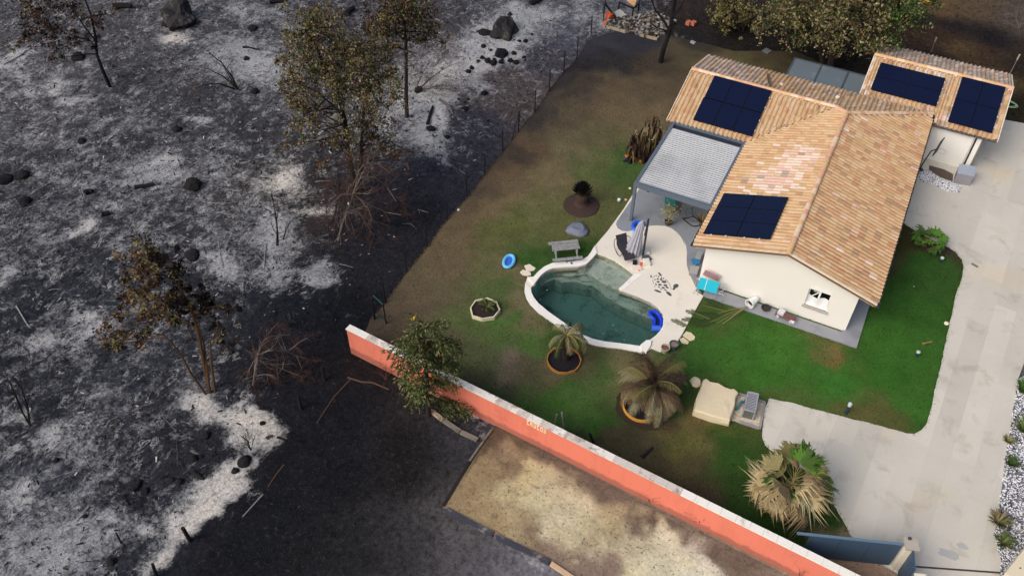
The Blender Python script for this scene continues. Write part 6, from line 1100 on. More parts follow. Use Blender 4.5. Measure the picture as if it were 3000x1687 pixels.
log([(712, 140), (758, 147)], 3, 'thin charred stick left of the oak crown'); log([(298, 630), (322, 622)], 8, 'short black log above the ochre tree'); log([(386, 1430), (410, 1402)], 8, 'short black log above the rounded black rock'); log([(248, 566), (272, 560)], 8, 'short black log in the left middle field')
log([(566, 1382), (590, 1400), (597, 1402)], 6, 'curved burnt branch right of the hollow stump'); log([(1018, 1105), (1060, 1118), (1092, 1120), (1140, 1140)], 3.2, 'brown fallen branch at the foot of the pink wall end', LOGB, 'branch', 'branch'); log([(1026, 1112), (980, 1160), (928, 1238)], 2.4, 'long dark fallen branch beside the black lot', LOGB, 'branch', 'branch')
log([(832, 1360), (786, 1424)], 2.5, 'thin brown pole lying beside the white ash band', LOGB, 'branch', 'branch'); log([(770, 1446), (710, 1512)], 2.2, 'white line of a pole burnt to ash', LOGA, 'log', 'ash_log'); log([(760, 1196), (792, 1199)], 3.5, 'short charred stick on the big white ash patch'); log([(812, 1280), (838, 1292)], 3.5, 'short stick at the lower right of the white ash patch'); log([(780, 1284), (800, 1276)], 5, 'rusty brown bark piece on the white ash patch', LOGB)
log([(10, 190), (60, 168), (95, 140)], 1.8, 'long pale line of a burnt branch at the left edge', LOGA, 'log', 'ash_log'); log([(50, 900), (80, 950), (98, 972)], 2, 'pale forked branch burnt to ash, left edge', LOGA, 'log', 'ash_log'); log([(780, 715), (774, 790)], 1.6, 'pale stick of ash below the tall black stem', LOGA, 'log', 'ash_log'); log([(640, 705), (650, 780)], 1.1, 'thin pale stick left of the ash patches', LOGA, 'log', 'ash_log')
log([(1252, 360), (1268, 312)], 5, 'charred leaning stump right of the slender tree', LOGM); log([(1288, 290), (1318, 318), (1328, 338)], 4, 'grey fallen branch on the ash right of the slender tree', mat('log_grey', (98, 92, 92), .9, .2, 6))
log([(1478, 1124), (1516, 1188)], 2.5, 'thin brown stick on the lawn behind the pink wall', LOGB, 'branch', 'branch')
def stake(b, t, rpx, label, m=LOGM, group='charred stakes of the old fence'):
    p = g(*b); up = Up(p); T_ = up(*t); z0 = ground_z(p); r = rpx*up.dist/CAM_F; obj('stake', MB().tube([(p[0], p[1], z0-.1), tuple(T_)], [r, r*.85], 7), m, label=label, cat='stake', group=group)
stake((556, 1582), (535, 1546), 6, 'leaning charred stake at the lower end of the white ash band'); stake((458, 1690), (447, 1652), 5, 'charred stake at the bottom picture edge'); stake((882, 1196), (873, 1160), 5, 'charred stake above the black lot'); stake((951, 1113), (943, 1074), 5, 'charred stake left of the pink wall end'); stake((350, 1584), (340, 1560), 2.5, 'thin burnt stick stake left of the ash band'); stake((376, 1476), (364, 1448), 2.5, 'thin burnt stick stake below the short black log')
for b, t, lb in (((1625, 1244), (1631, 1213), 'short pale stub post of two behind the wall lettering'), ((1654, 1258), (1646, 1208), 'longer pale stub post of two behind the wall lettering')): stake(b, t, 3, lb, LOGA, 'two pale stub posts behind the wall')
stake((1742, 1300), (1728, 1268), 4, 'black burnt post behind the middle of the pink wall'); stake((1650+90, 1298), (1726, 1270), 2, 'thin black stick leaning on the burnt post behind the wall')
log([(1880, 1340), (1912, 1312)], 6, 'black burnt branch on the lawn behind the pink wall', LOGM, 'branch', 'branch'); log([(1950, 1390), (1985, 1368)], 3, 'twiggy dead branch on the lawn near the pink wall', LOGB, 'branch', 'branch')
bare('weed', 'dry rusty weed clump outside the pink wall by the fallen branch', 'weed', (1128, 1110), [([(1128, 1112), (1120, 1095), (1112, 1085)], .02), ([(1128, 1112), (1132, 1090), (1130, 1080)], .02), ([(1128, 1112), (1142, 1096), (1150, 1088)], .02)], [LEAF['rust'], LEAF['rust']], kids=4, levels=3, spread=.5, z0=0)
for i, (u, v) in enumerate(((1905, 1470), (1938, 1488), (2002, 1515), (2053, 1533), (2078, 1550), (2345, 1685), (1585, 1335))):
    bare('weed', ['dry weed before the pink wall, leftmost of the row', 'dry weed before the pink wall, second of the row', 'dry twin stemmed weed before the pink wall, third of the row', 'dry weed before the pink wall, fourth of the row', 'dry weed before the pink wall, fifth of the row', 'dry weed before the pink wall at the bottom picture edge', 'small dry weed before the wall right of the lettering'][i], 'weed', (u, v+6), [([(u, v+6), (u-4, v-6), (u-3, v-16)], .012), ([(u+4, v+6), (u+6, v-4), (u+10, v-12)], .012)], [TWIGB, TWIGB], kids=2, levels=2, spread=.4, z0=0, group='dry weeds before the pink wall')
# stones of the garden
def slab(px_poly, z, label, m=PALER, cat='stone', name='stepping_stone', top=None, group=None):
    P = g2(px_poly); obj(name, MB().prism(P, 0, z), m, label=label, cat=cat, group=group)
slab([C5(*p) for p in [(1380, 560), (1420, 548), (1440, 562), (1466, 578), (1455, 595), (1430, 602), (1395, 596)]], .04, 'upper right of the two pale stepping stones by the pool tip', group='pale stepping stones by the pool tip')
slab([C5(*p) for p in [(1348, 610), (1368, 590), (1420, 606), (1432, 622), (1428, 634), (1400, 638), (1365, 628)]], .04, 'lower left of the two pale stepping stones by the pool tip', group='pale stepping stones by the pool tip')
slab([(2000, 984), (2010, 972), (2024, 976), (2036, 988), (2034, 996), (2022, 1000)], .05, 'upper of two sandy flat stones at the terrace corner', SANDR, group='sandy flat stones at the terrace corner'); slab([(1991, 994), (2002, 990), (2018, 1003), (2014, 1009), (1998, 1006)], .05, 'lower of two sandy flat stones at the terrace corner', SANDR, group='sandy flat stones at the terrace corner')
rock((2038, 1120), 36, 'round sandstone rock left of the big sandstone block', 's', .75, rot=.4)
KB_ = crop(1900, 1050, 4.14); bp_ = [(550, 625), (585, 470), (640, 340), (665, 255), (700, 240), (735, 275), (850, 300), (930, 350), (1000, 370), (1040, 365), (1085, 410), (1060, 470), (1050, 560), (1010, 690), (985, 750), (760, 690)]
blk = MB(); top = g2([KB_(*p) for p in bp_], .42); c_ = np.mean(top, 0); n = len(top)
rings = [([tuple(c_+(np.array(p)-c_)*k) for p in top], z) for k, z in ((1.02, -.05), (1.03, .2), (1.0, .38), (.96, .42), (.6, .43))]; vs = []
for rg, z in rings:
    for p in rg: vs.append((p[0]+RNG.normal(0, .015), p[1]+RNG.normal(0, .015), z+RNG.normal(0, .007)))
vs.append((c_[0], c_[1], .432)); fs = [(i*n+j, i*n+(j+1) % n, (i+1)*n+(j+1) % n, (i+1)*n+j) for i in range(4) for j in range(n)] + [(4*n+j, 4*n+(j+1) % n, 5*n) for j in range(n)]
ar = sum(top[i][0]*top[(i+1) % n][1]-top[(i+1) % n][0]*top[i][1] for i in range(n)); blk.add(vs, fs if ar > 0 else [f[::-1] for f in fs])
obj('sandstone_block', blk, SANDR, label='big flat topped pale sandstone block on the lawn beside the pump bed', cat='rock')
gp = g2([KB_(*p) for p in [(1085, 440), (1200, 470), (1330, 515), (1415, 545), (1350, 850), (1180, 800), (995, 750), (1050, 580)]])
obj('pump_bed', MB().prism(gp, -.02, .03), mat('bed_gravel', (206, 196, 178), .9, .22, 14, dirt=((168, 150, 128), 8, .5, .65)), loc=(0, 0, 0), kind='structure')
EDG = mat('edge_stone', (150, 148, 150), .85, .15, 5)
for i, (a, b) in enumerate((((1090, 438), (1190, 468)), ((1330, 512), (1412, 545)), ((1405, 550), (1345, 855)), ((1340, 852), (1100, 775)))):
    A, B = g(*KB_(*a)), g(*KB_(*b)); obj('edging', MB().bar((A[0], A[1], .04), (B[0], B[1], .04), .10, .12), EDG, label=['short grey edging left of the slatted cover top', 'short grey edging right of the slatted cover top', 'long dark grey edging between pump bed and drive', 'pale edging along the lower side of the pump bed'][i], cat='edging', group='edging round the pump bed')
# slatted grey pump cover
KS = crop(2100, 1100, 9.055); sa, sb, sc2, sd = [g(*KS(*p), .62) for p in ((830, 430), (1105, 490), (1015, 965), (725, 890))]
pcv = empty('pump_cover', (*((sa+sc2)/2)[:2], .03), 'grey slatted metal pump cover standing on pale gravel', 'pump cover'); SLATM = mat('slat_grey', (168, 170, 178), .5, .06, 5, metal=.2); SLATD = mat('slat_side', (104, 108, 100), .6, .1, 5)
obj('frame', MB().bar(sa, sb, .06, .05).bar(sb, sc2, .05, .05).bar(sc2, sd, .06, .05).bar(sd, sa, .05, .05), SLATM, pcv)
for i in range(12):
    t_ = (i+.5)/12; A = sa+(sd-sa)*t_; B = sb+(sc2-sb)*t_; obj('slat', MB().bar(A, B, .044, .02), SLATM, pcv)
obj('cover_underside', MB().add([tuple(p-np.array([0, 0, .05])) for p in (sa, sb, sc2, sd)], [(0, 1, 2, 3)]), mat('slat_gap', (64, 62, 74), .8), pcv)
for i in range(7):
    z = .08+.075*i; obj('side_slat', MB().bar((sd[0], sd[1], z), (sc2[0], sc2[1], z), .02, .045), SLATD, pcv); obj('side_slat', MB().bar((sa[0], sa[1], z), (sd[0], sd[1], z), .02, .045), SLATD, pcv)
for p in (sa, sb, sc2, sd): obj('leg', MB().box((p[0], p[1], .31), (.05, .05, .62)), SLATM, pcv)
mid_ = (sa+sb+sc2+sd)/4; obj('pump_body', MB().box((mid_[0], mid_[1], .26), (.30, .6, .44), math.atan2((sa-sd)[1], (sa-sd)[0])-1.57), mat('pump_dark', (34, 36, 38), .5), pcv)
a, b = g(*KS(700, 650), .25), g(*KS(500, 915), .05); hs = empty('pool_hose', (*b[:2], .03), 'teal pipe bend beside the slatted pump cover', 'pipe'); obj('pipe', MB().tube([tuple(a), tuple((a+b)/2+np.array([0, 0, .1])), tuple(b)], .055, 8), mat('pipe_teal', (52, 116, 128), .5), hs); obj('joint', MB().lathe((a[0], a[1], .08), [(.07, 0), (.07, .22), (.05, .26)], 10), mat('joint_grey', (150, 160, 170), .5), hs)
# bollard lamps
for (b, t), lb in ((((2478, 1210), (2491, 1180)), 'dark bollard lamp on the lawn edge above the drive'), (((2685, 1042), (2689, 1028)), 'small dark lamp with white head in the lower lawn'), (((2755, 768), (2760, 753)), 'small dark lamp with white head in the upper lawn corner')):
    p = g(*b); up = Up(p); T_ = up(*t); h = T_[2]; o = empty('garden_lamp', (p[0], p[1], 0), lb, 'lamp'); obj('post', MB().lathe((p[0], p[1], 0), [(.085, 0), (.07, .03), (.07, h*.75)], 12), mat('lamp_post', (44, 62, 72), .5), o); obj('head', MB().lathe((p[0], p[1], h*.75), [(.085, 0), (.09, h*.2), (.06, h*.25), (.01, h*.26)], 12), mat('lamp_head', (188, 204, 206), .4), o)
p = g(2772, 949); obj('stone', MB().lathe((p[0], p[1], 0), [(.10, 0), (.12, .06), (.07, .12), (.01, .13)], 7), mat('pale_lump', (226, 220, 200), .8), label='small cream stone at the lawn edge beside the drive', cat='stone')
A, B = g(2702, 1008), g(2728, 1003); obj('bone_stick', MB().tube([(*A[:2], .04), (*((A+B)/2)[:2], .06), (*B[:2], .04)], [.05, .03, .05], 6), mat('stick_tan', (156, 120, 84), .8), label='short tan stick lying on the lower lawn', cat='stick')
p = g(2677, 840); obj('scrap', MB().box((p[0], p[1], .03), (.08, .05, .02), .4), mat('scrap_blue', (140, 170, 190), .6), label='tiny pale blue scrap on the lawn right of the house', cat='scrap')
p = g(2855, 779); obj('grate', MB().box((p[0], p[1], .043), (.34, .14, .016), -.35), mat('grate_dark', (112, 112, 118), .6), label='small dark grating in the drive', cat='grating')
st = mat('damp_stain', (178, 180, 178), .7, .06, 2)
for (u, v), a_, b_, lb in (((2780, 1625), .42, .22, 'large damp patch on the drive by the gate rail'), ((2818, 1600), .24, .14, 'small damp patch on the drive above the large one')):
    p = g(u, v); nn = 16; d = MB(); d.add([(p[0], p[1], .039)]+[(p[0]+a_*math.cos(6.283*j/nn)*RNG.uniform(.7, 1.15), p[1]+b_*math.sin(6.283*j/nn)*RNG.uniform(.7, 1.2), .039) for j in range(nn)], [(0, 1+j, 1+(j+1) % nn) for j in range(nn)]); obj('damp_patch', d, st, kind='structure')

# ------------------------------------------------------------------ garage corner
p = g(2693, 500); hz = 2.35; hoop = empty('basketball_hoop', (p[0], p[1], 0), 'thin basketball hoop stand with a dark board by the garage', 'basketball hoop'); uh = Up(p); el = uh(2728, 443); bd = uh(2748, 436)
HB = mat('hoop_black', (36, 38, 40), .5); obj('pole', MB().tube([(p[0], p[1], 0), tuple(uh(2702, 482)), tuple(el), tuple(bd)], .035, 8), HB, hoop)
bt, bb2 = uh(2762, 409), uh(2737, 452); ax_ = np.array([.15, -.95, 0])*.03; bx_ = np.array([.25, .9, 0])
obj('backboard', MB().bar(tuple(bb2), tuple(bt), .05, .5, up=(.3, 1, .2)), HB, hoop)
rc = uh(2760, 444); obj('hoop_ring', MB().tube([(rc[0]+.23*math.cos(t_), rc[1]+.23*math.sin(t_), rc[2]) for t_ in np.linspace(0, 6.283, 20)[:-1]], .012, 5, closed=True), mat('ring_grey', (170, 168, 158), .5), hoop)
obj('base', MB().lathe((p[0], p[1], .03), [(.20, 0), (.18, .1), (.05, .14)], 10), mat('base_navy', (30, 46, 96), .5), hoop)
bx = empty('grey_box', (5.55, 46.3, 0), 'grey metal storage box standing beside the garage wall', 'box')
q1, q2, q3, q4 = [g(*p_, .78) for p_ in ((2806, 518-13), (2846, 517-3), (2862, 489), (2812, 481))]
top4 = [g(2806, 506, .78), g(2854, 515, .78), g(2860, 489, .78), g(2812, 481, .78)]; bot4 = [np.array([p_[0], p_[1], .04]) for p_ in top4]
obj('body', MB().add([tuple(p_) for p_ in bot4+[q_-np.array([0, 0, .04]) for q_ in top4]], [(0, 1, 5, 4), (1, 2, 6, 5), (2, 3, 7, 6), (3, 0, 4, 7)]), mat('box_side', (142, 142, 148), .6, .05, 3), bx); cc_ = np.mean(top4, 0); ct = [cc_+(p_-cc_)*1.04 for p_ in top4]
obj('lid', MB().prism([tuple(p_[:2]) for p_ in ct], .742, .79, bottom=True), mat('box_lid', (162, 172, 186), .45, .05, 2, spec=.5), bx)
hz_ = MB(); hc = g(2950, 308); path = []
for i in range(64): t_ = i/63*6.283*3; rr = .42+.06*math.sin(i*.7); path.append((hc[0]+rr*1.3*math.cos(t_), hc[1]+rr*math.sin(t_)*.8, .07+.02*(i/21)))
obj('garden_hose', hz_.tube(path, .022, 5), mat('hose_green', (168, 206, 160), .5), label='pale green coiled garden hose behind the drive corner', cat='hose')

# ------------------------------------------------------------------ terrace furniture and pool things
# painted turtle
tdk = mat('turtle_grey', (84, 86, 90), .8, .1, 6); tt = MB()
def blob(c, a, b, rot, n=10, pts=None):
    P = []
    for j in range(n):
        t_ = 6.283*j/n; x, y = a*math.cos(t_), b*math.sin(t_); P.append(CP(c[0]+x*math.cos(R(rot))-y*math.sin(R(rot)), c[1]+x*math.sin(R(rot))+y*math.cos(R(rot))))
    W_ = g2(P, .064); ar = sum(W_[i][0]*W_[(i+1) % n][1]-W_[(i+1) % n][0]*W_[i][1] for i in range(n)); tt.add([(x, y, .0665) for x, y in (W_ if ar > 0 else W_[::-1])], [tuple(range(n))])
for c, a, b, r_ in (((1880, 618), 34, 24, -20), ((1858, 650), 18, 13, 160), ((1595, 508), 8, 17, 0), ((1698, 484), 30, 11, 48), ((1672, 676), 44, 12, 20), ((1800, 706), 40, 16, 38), ((1745, 570), 29, 15, 5), ((1697, 603), 22, 12, 5), ((1677, 570), 19, 11, 10), ((1712, 545), 18, 11, 15), ((1672, 538), 14, 9, 15), ((1760, 610), 24, 12, 10), ((1735, 638), 22, 10, 15), ((1780, 635), 20, 10, 20), ((1760, 664), 18, 7, 20), ((1652, 598), 8, 14, -20), ((1640, 545), 6, 12, -10), ((1716, 524), 9, 7, 30), ((1682, 510), 8, 10, 0), ((1740, 530), 7, 9, 40), ((1686, 630), 16, 6, 30), ((1712, 654), 14, 5, 20), ((1655, 500), 6, 8, 0), ((1635, 505), 5, 8, 0), ((1768, 550), 8, 5, 40), ((1786, 566), 8, 5, 50), ((1800, 585), 8, 5, 55), ((1812, 606), 8, 5, 60), ((1820, 630), 7, 5, 65), ((1824, 650), 7, 5, 70), ((1618, 520), 5, 8, 0), ((1616, 556), 5, 8, 0), ((1622, 580), 5, 7, 0), ((1640, 622), 6, 5, 40)): blob(c, a, b, r_)
obj('painted_turtle', tt, tdk, label='dark grey sea turtle painted on the cream pool terrace', cat='floor painting')
# folded parasol
pb = g(1885, 752, .06); par = empty('parasol', (pb[0], pb[1], .06), 'folded grey cantilever parasol with dark mast on the terrace', 'parasol'); upb = Up((pb[0], pb[1], 0)); mt_ = upb(1900, 642)
obj('mast', MB().tube([tuple(upb(1884, 745)), tuple(mt_)], .055, 8), mat('mast_dark', (46, 52, 60), .5), par)
obj('arm', MB().bar(tuple(mt_), tuple(upb(1888, 690)), .05, .05), mat('arm_dark', (60, 66, 74), .5), par)
cv = MB(); ctop = upb(1882, 648, .1); cbot = upb(1846, 757, .1); nn = 22; vs = []
for k, (t_, r_) in enumerate(((0, .06), (.08, .13), (.22, .19), (.24, .16), (.5, .27), (.8, .36), (1.0, .40))):
    c = ctop+(cbot-ctop)*t_
    for j in range(nn): th = 6.283*j/nn; rr = r_*(1+(.16 if j % 2 else -.14)*(t_ > .05)); vs.append((c[0]+rr*math.cos(th), c[1]+rr*math.sin(th), c[2]+(.10*(j % 4 == 0) if t_ == 1 else 0)))
cv.add(vs, [(i*nn+j, i*nn+(j+1) % nn, (i+1)*nn+(j+1) % nn, (i+1)*nn+j) for i in range(6) for j in range(nn)] + [tuple(range(nn))[::-1]])
obj('canopy', cv, mat('canopy_grey', (172, 172, 184), .85, .06, 6), par)
pq = g2([CU2(*p) for p in [(730, 920), (790, 905), (880, 940), (942, 1008), (880, 1030), (780, 1040), (720, 1010)]], .1); obj('base', MB().prism(pq, .065, .14), mat('base_slate', (76, 84, 94), .6), par)
# rocking lounger with hoop frame
lg = empty('rocking_lounger', (*g(1828, 730)[:2], .06), 'black sling rocking lounger with round hoop frame by the pool', 'lounger'); LB = mat('sling_black', (52, 53, 60), .8, .1, 20); lf = MB()
ul = Up(g(1830, 735)); line = [(CU2(285, 475), .05), (CU2(300, 560), .0), (CU2(305, 660), 0), (CU2(340, 750), 0), (CU2(400, 830), 0), (CU2(450, 920), 0), (CU2(480, 1010), 0)]
zc = [.95, .78, .58, .40, .32, .34, .28]; P = [g(*uv, z+.06) for (uv, _), z in zip(line, zc)]; dirv = P[-1]-P[0]; sv_ = np.array([dirv[1], -dirv[0], 0]); sv_ /= np.linalg.norm(sv_)
for p in P: lf.v += [tuple(p-sv_*.30), tuple(p+sv_*.30), tuple(p-sv_*.30-np.array([0, 0, .025])), tuple(p+sv_*.30-np.array([0, 0, .025]))]
for i in range(len(P)-1): a = i*4; b = a+4; lf.f += [[a, a+1, b+1, b], [b+2, b+3, a+3, a+2], [a, b, b+2, a+2], [a+1, a+3, b+3, b+1]]; lf.mi += [0]*4
obj('sling', lf, LB, lg); md = P[3]; dl = dirv.copy(); dl[2] = 0; dl /= np.linalg.norm(dl)
for s_ in (-1, 1): obj('hoop', MB().tube([tuple(md+sv_*.33*s_+dl*.46*math.cos(t_)+np.array([0, 0, .44*math.sin(t_)+.02+.46-md[2]+.06])) for t_ in np.linspace(0, 6.283, 26)[:-1]], .018, 6, closed=True), LB, lg)
def simple(name, label, cat, mb_, m, loc=None): return obj(name, mb_, m, label=label, cat=cat)
a = g(*CU2(640, 260), .3); cvs = []
bt_ = empty('swim_ring', (*g(1868, 668)[:2], .06), 'blue inflatable seat lying behind the parasol', 'inflatable'); rp = g(1869, 662, .2)
obj('tube', MB().tube([(rp[0]+.26*math.cos(t_), rp[1]+.34*math.sin(t_), .2) for t_ in np.linspace(.5, 5.6, 14)], .11, 8), mat('inflatable_blue', (44, 98, 214), .35, .05, 4, spec=.5), bt_)
tw = g(1858, 690, .1); tb = MB(); vs = []
for i in range(6):
    for j in range(4): q_ = g(*CU2(520+26*j+i*2, 390+32*i), .1); vs.append((q_[0], q_[1], .11+RNG.uniform(0, .05)))
tb.add(vs, [(i*4+j, i*4+j+1, (i+1)*4+j+1, (i+1)*4+j) for i in range(5) for j in range(3)]); obj('towel', tb, mat('towel_pale_blue', (176, 208, 236), .9, .1, 8), label='crumpled pale blue cloth left of the parasol canopy', cat='towel')
for px_, sz, rz, rgb, lb, nm, ct_ in (((1866, 784), (.50, .34, .06), .5, (224, 216, 206), 'open pale box panel on the left under the parasol', 'box_panel', 'box'), ((1893, 770), (.36, .42, .16), .55, (226, 222, 210), 'small cream crate on the right under the parasol', 'crate', 'crate'), ((1875, 780), (.13, .62, .05), .15, (232, 92, 40), 'long orange strip of an open box under the parasol', 'orange_strip', 'toy'), ((1893, 741), (.3, .34, .14), .6, (224, 222, 216), 'crumpled white bag behind the parasol base', 'bag', 'bag'), ((1860, 770), (.2, .24, .14), .3, (34, 30, 34), 'black bag at the foot of the parasol', 'bag', 'bag')):
    p = g(*px_, .1); b_ = MB().box((p[0], p[1], .065+sz[2]/2), sz, rz); b_.v = [(x+RNG.normal(0, .012), y+RNG.normal(0, .012), z) for x, y, z in b_.v]
    b_.box((p[0]+.02, p[1]+.01, .067+sz[2]+.012), (sz[0]*.7, sz[1]*.7, .02), rz+.1); obj(nm, b_, mat(nm+'_m', rgb, .8, .08, 6), label=lb, cat=ct_)
# grey shell sandbox
sp2 = [C5(*p) for p in [(1693, 295), (1705, 270), (1740, 240), (1785, 230), (1820, 240), (1850, 270), (1866, 300), (1855, 322), (1820, 340), (1780, 338), (1740, 318), (1705, 310)]]; S = g2(sp2, .06); c_ = np.mean(S, 0); n = len(S); sbm = MB(); vs = []
for k, z in ((1.0, 0.0), (1.02, .10), (.92, .17), (.70, .20), (.66, .25), (.45, .30), (.40, .27), (.15, .32)):
    for p in S: vs.append((c_[0]+(p[0]-c_[0])*k+RNG.normal(0, .012), c_[1]+(p[1]-c_[1])*k+.1*(1-k)+RNG.normal(0, .012), z+RNG.normal(0, .012)*(k < .95)))
fs = [(i*n+j, i*n+(j+1) % n, (i+1)*n+(j+1) % n, (i+1)*n+j) for i in range(7) for j in range(n)]+[tuple(7*n+j for j in range(n))]; ar = sum(S[i][0]*S[(i+1) % n][1]-S[(i+1) % n][0]*S[i][1] for i in range(n)); sbm.add(vs, fs if ar > 0 else [f[::-1] for f in fs])
obj('sandpit_shell', sbm, mat('shell_grey', (112, 118, 136), .7, .1, 5), smooth=True, label='blue grey moulded plastic rock shell on the lawn', cat='sandpit')
# weathered picnic table
pt_c = g(1652, 735); pt = empty('picnic_table', (pt_c[0], pt_c[1], 0), 'weathered grey wooden picnic table on the lawn by the pool', 'table'); WD = mat('weathered_wood', (146, 148, 148), .9, .2, 5, dirt=((98, 100, 100), 6, .5, .7), space=False); CA = crop(1540, 520, 5.573)
zt = .62; ta, tb_, tc, td = [g(*CA(*p), zt) for p in ((425, 1105), (860, 1062), (890, 1160), (435, 1205))]
for i in range(5):
    t_ = (i+.5)/5; A = ta+(td-ta)*t_; B = tb_+(tc-tb_)*t_; wd = np.linalg.norm(td-ta)/5*.9; obj('top_board', MB().bar(tuple(A), tuple(B), wd, .03), WD, pt)
axp = (tb_-ta); axp /= np.linalg.norm(axp); ayp = np.array([axp[1], -axp[0], 0]); cen_ = (ta+tb_+tc+td)/4
for s_, nm in ((1, 'front'), (-1, 'back')):
    o_ = cen_+ayp*s_*.62; obj('bench_board', MB().bar((o_[0]-axp[0]*.78, o_[1]-axp[1]*.78, .36), (o_[0]+axp[0]*.78, o_[1]+axp[1]*.78, .36), .20, .03), WD, pt)
for e in (-.55, .55):
    for s_ in (-1, 1):
        a = cen_+axp*e+ayp*s_*.18; b = cen_+axp*e+ayp*s_*.52; obj('leg', MB().bar((a[0], a[1], zt-.02), (b[0], b[1], 0), .07, .04), WD, pt)
    a = cen_+axp*e-ayp*.68; b = cen_+axp*e+ayp*.68; obj('cross_beam', MB().bar((a[0], a[1], .32), (b[0], b[1], .32), .05, .05), WD, pt)
# inflatable paddling pool
pp_ = g(1491, 766, .1); pd = empty('paddling_pool', (pp_[0], pp_[1], 0), 'small blue inflatable paddling pool with pale rim on the lawn', 'paddling pool')
el = [(pp_[0]+.26*math.cos(t_)-.06*math.sin(t_), pp_[1]+.44*math.sin(t_), .12) for t_ in np.linspace(0, 6.283, 21)[:-1]]
obj('rim_tube', MB().tube(el, .085, 8, closed=True), mat('rim_light_blue', (112, 196, 246), .3, .12, 5, spec=.5), pd); dd = MB(); dd.add([(x, y, .10) for x, y, _ in el], [tuple(range(20))]); obj('floor', dd, mat('pool_floor_blue', (56, 108, 206), .4, .3, 4), pd)
# flippers on the rim, toy, ball, scraps
for pts, rgb, lb in (([CA(612, 1335), CA(650, 1330), CA(685, 1385), CA(672, 1398), CA(645, 1375)], (122, 146, 160), 'grey blue swim fin left on the pool rim'), ([CA(728, 1388), CA(750, 1380), CA(768, 1412), CA(745, 1418)], (84, 92, 156), 'small blue swim fin right on the pool rim')):
    obj('swim_fin', MB().prism(g2(pts, .13), .125, .16), mat('fin', rgb, .6), label=lb, cat='swim fin')
p = g(*C5(536, 972)); ty = MB().tube([(p[0]-.06, p[1], .05), (p[0]+.08, p[1]+.1, .09)], .07, 6); ty.lathe((p[0]+.02, p[1]+.22, .02), [(.06, 0), (.08, .06), (.03, .13)], 8); obj('toy', ty, mat('toy_yellow', (226, 186, 66), .5), label='yellow toy on the scorched grass above the cypress', cat='toy')
p = g(*CT(115, 372), .1); import bmesh as _bm
bm = _bm.new(); _bm.ops.create_icosphere(bm, subdivisions=3, radius=.11); me = bpy.data.meshes.new('ball'); bm.to_mesh(me); bm.free(); me.materials.append(mat('ball_skin', (226, 230, 226), .5, .05, 3, dirt=((60, 150, 170), 9, .5, .56))); me.polygons.foreach_set('use_smooth', np.ones(len(me.polygons), bool)); o = bpy.data.objects.new('ball', me); COL.objects.link(o); o.location = (p[0], p[1], .11); tag(o, 'white and turquoise ball on the grass beside the terrace', 'ball')
for uv, rgb, lb in ((CT(368, 105), (226, 206, 184), 'small cream scrap on the grass by the pergola post'), (CT(272, 375), (196, 176, 150), 'tan scrap at the terrace edge near the ball'), ((1344, 616), (196, 194, 196), 'white stone at the foot of the fence, right of the bare tree')):
    p = g(*uv); obj('scrap', MB().lathe((p[0], p[1], 0), [(.08, 0), (.09, .05), (.02, .1)], 6), mat('scrap_m', rgb, .8), label=lb, cat='scrap')
# pool float
ft = empty('pool_float', (*g(1925, 938)[:2], WZ), 'royal blue inflatable lounge chair floating in the pool', 'pool float'); FB = mat('float_blue', (22, 66, 214), .3, .06, 4, spec=.5); fz = WZ+.09
fpath = [g(*CP(*p), fz) for p in [(1578, 925), (1612, 908), (1652, 915), (1688, 950), (1712, 1000), (1718, 1050), (1708, 1092)]]; obj('side_tube', MB().tube(fpath, .095, 8), FB, ft)
fp2 = [g(*CP(*p), fz) for p in [(1576, 938), (1600, 970), (1634, 1000), (1632, 1040), (1616, 1076)]]; obj('side_tube', MB().tube(fp2, .085, 8), FB, ft)
A, B = g(*CP(1602, 1100), fz), g(*CP(1706, 1104), fz); obj('pillow', MB().tube([tuple(A), tuple((A+B)/2), tuple(B)], .15, 10), mat('float_pillow', (56, 104, 222), .35, .05, 4, spec=.5), ft)
sq = MB(); sq.add([tuple(g(*CP(*p), fz-.03)) for p in [(1600, 930), (1660, 930), (1706, 1010), (1704, 1080), (1620, 1080), (1640, 1010)]], [tuple(range(6))[::-1]]); obj('seat_mesh', sq, mat('float_seat', (20, 34, 78), .5), ft)
# flower pots at the terrace corner
for px_, r_, h_, rgb, soil_, lb in (((1947, 1030), .20, .34, (178, 172, 156), (122, 84, 66), 'pale flower pot with rusty soil at the terrace corner'), ((1972, 1022), .21, .40, (74, 84, 98), (140, 118, 108), 'blue grey flower pot with dry soil at the terrace corner')):
    p = g(px_[0], px_[1]); o = empty('flower_pot', (p[0], p[1], 0), lb, 'flower pot'); obj('pot', MB().lathe((p[0], p[1], .0), [(r_*.72, 0), (r_, h_-.05), (r_*1.08, h_-.05), (r_*1.08, h_), (r_*.94, h_), (r_*.9, h_-.08)], 18, cap=False), mat('pot_m', rgb, .7, .08, 5), o); d = MB(); d.lathe((p[0], p[1], h_-.08), [(r_*.9, 0), (.02, .02)], 18); obj('soil', d, mat('pot_soil', soil_, .95, .3, 8), o)
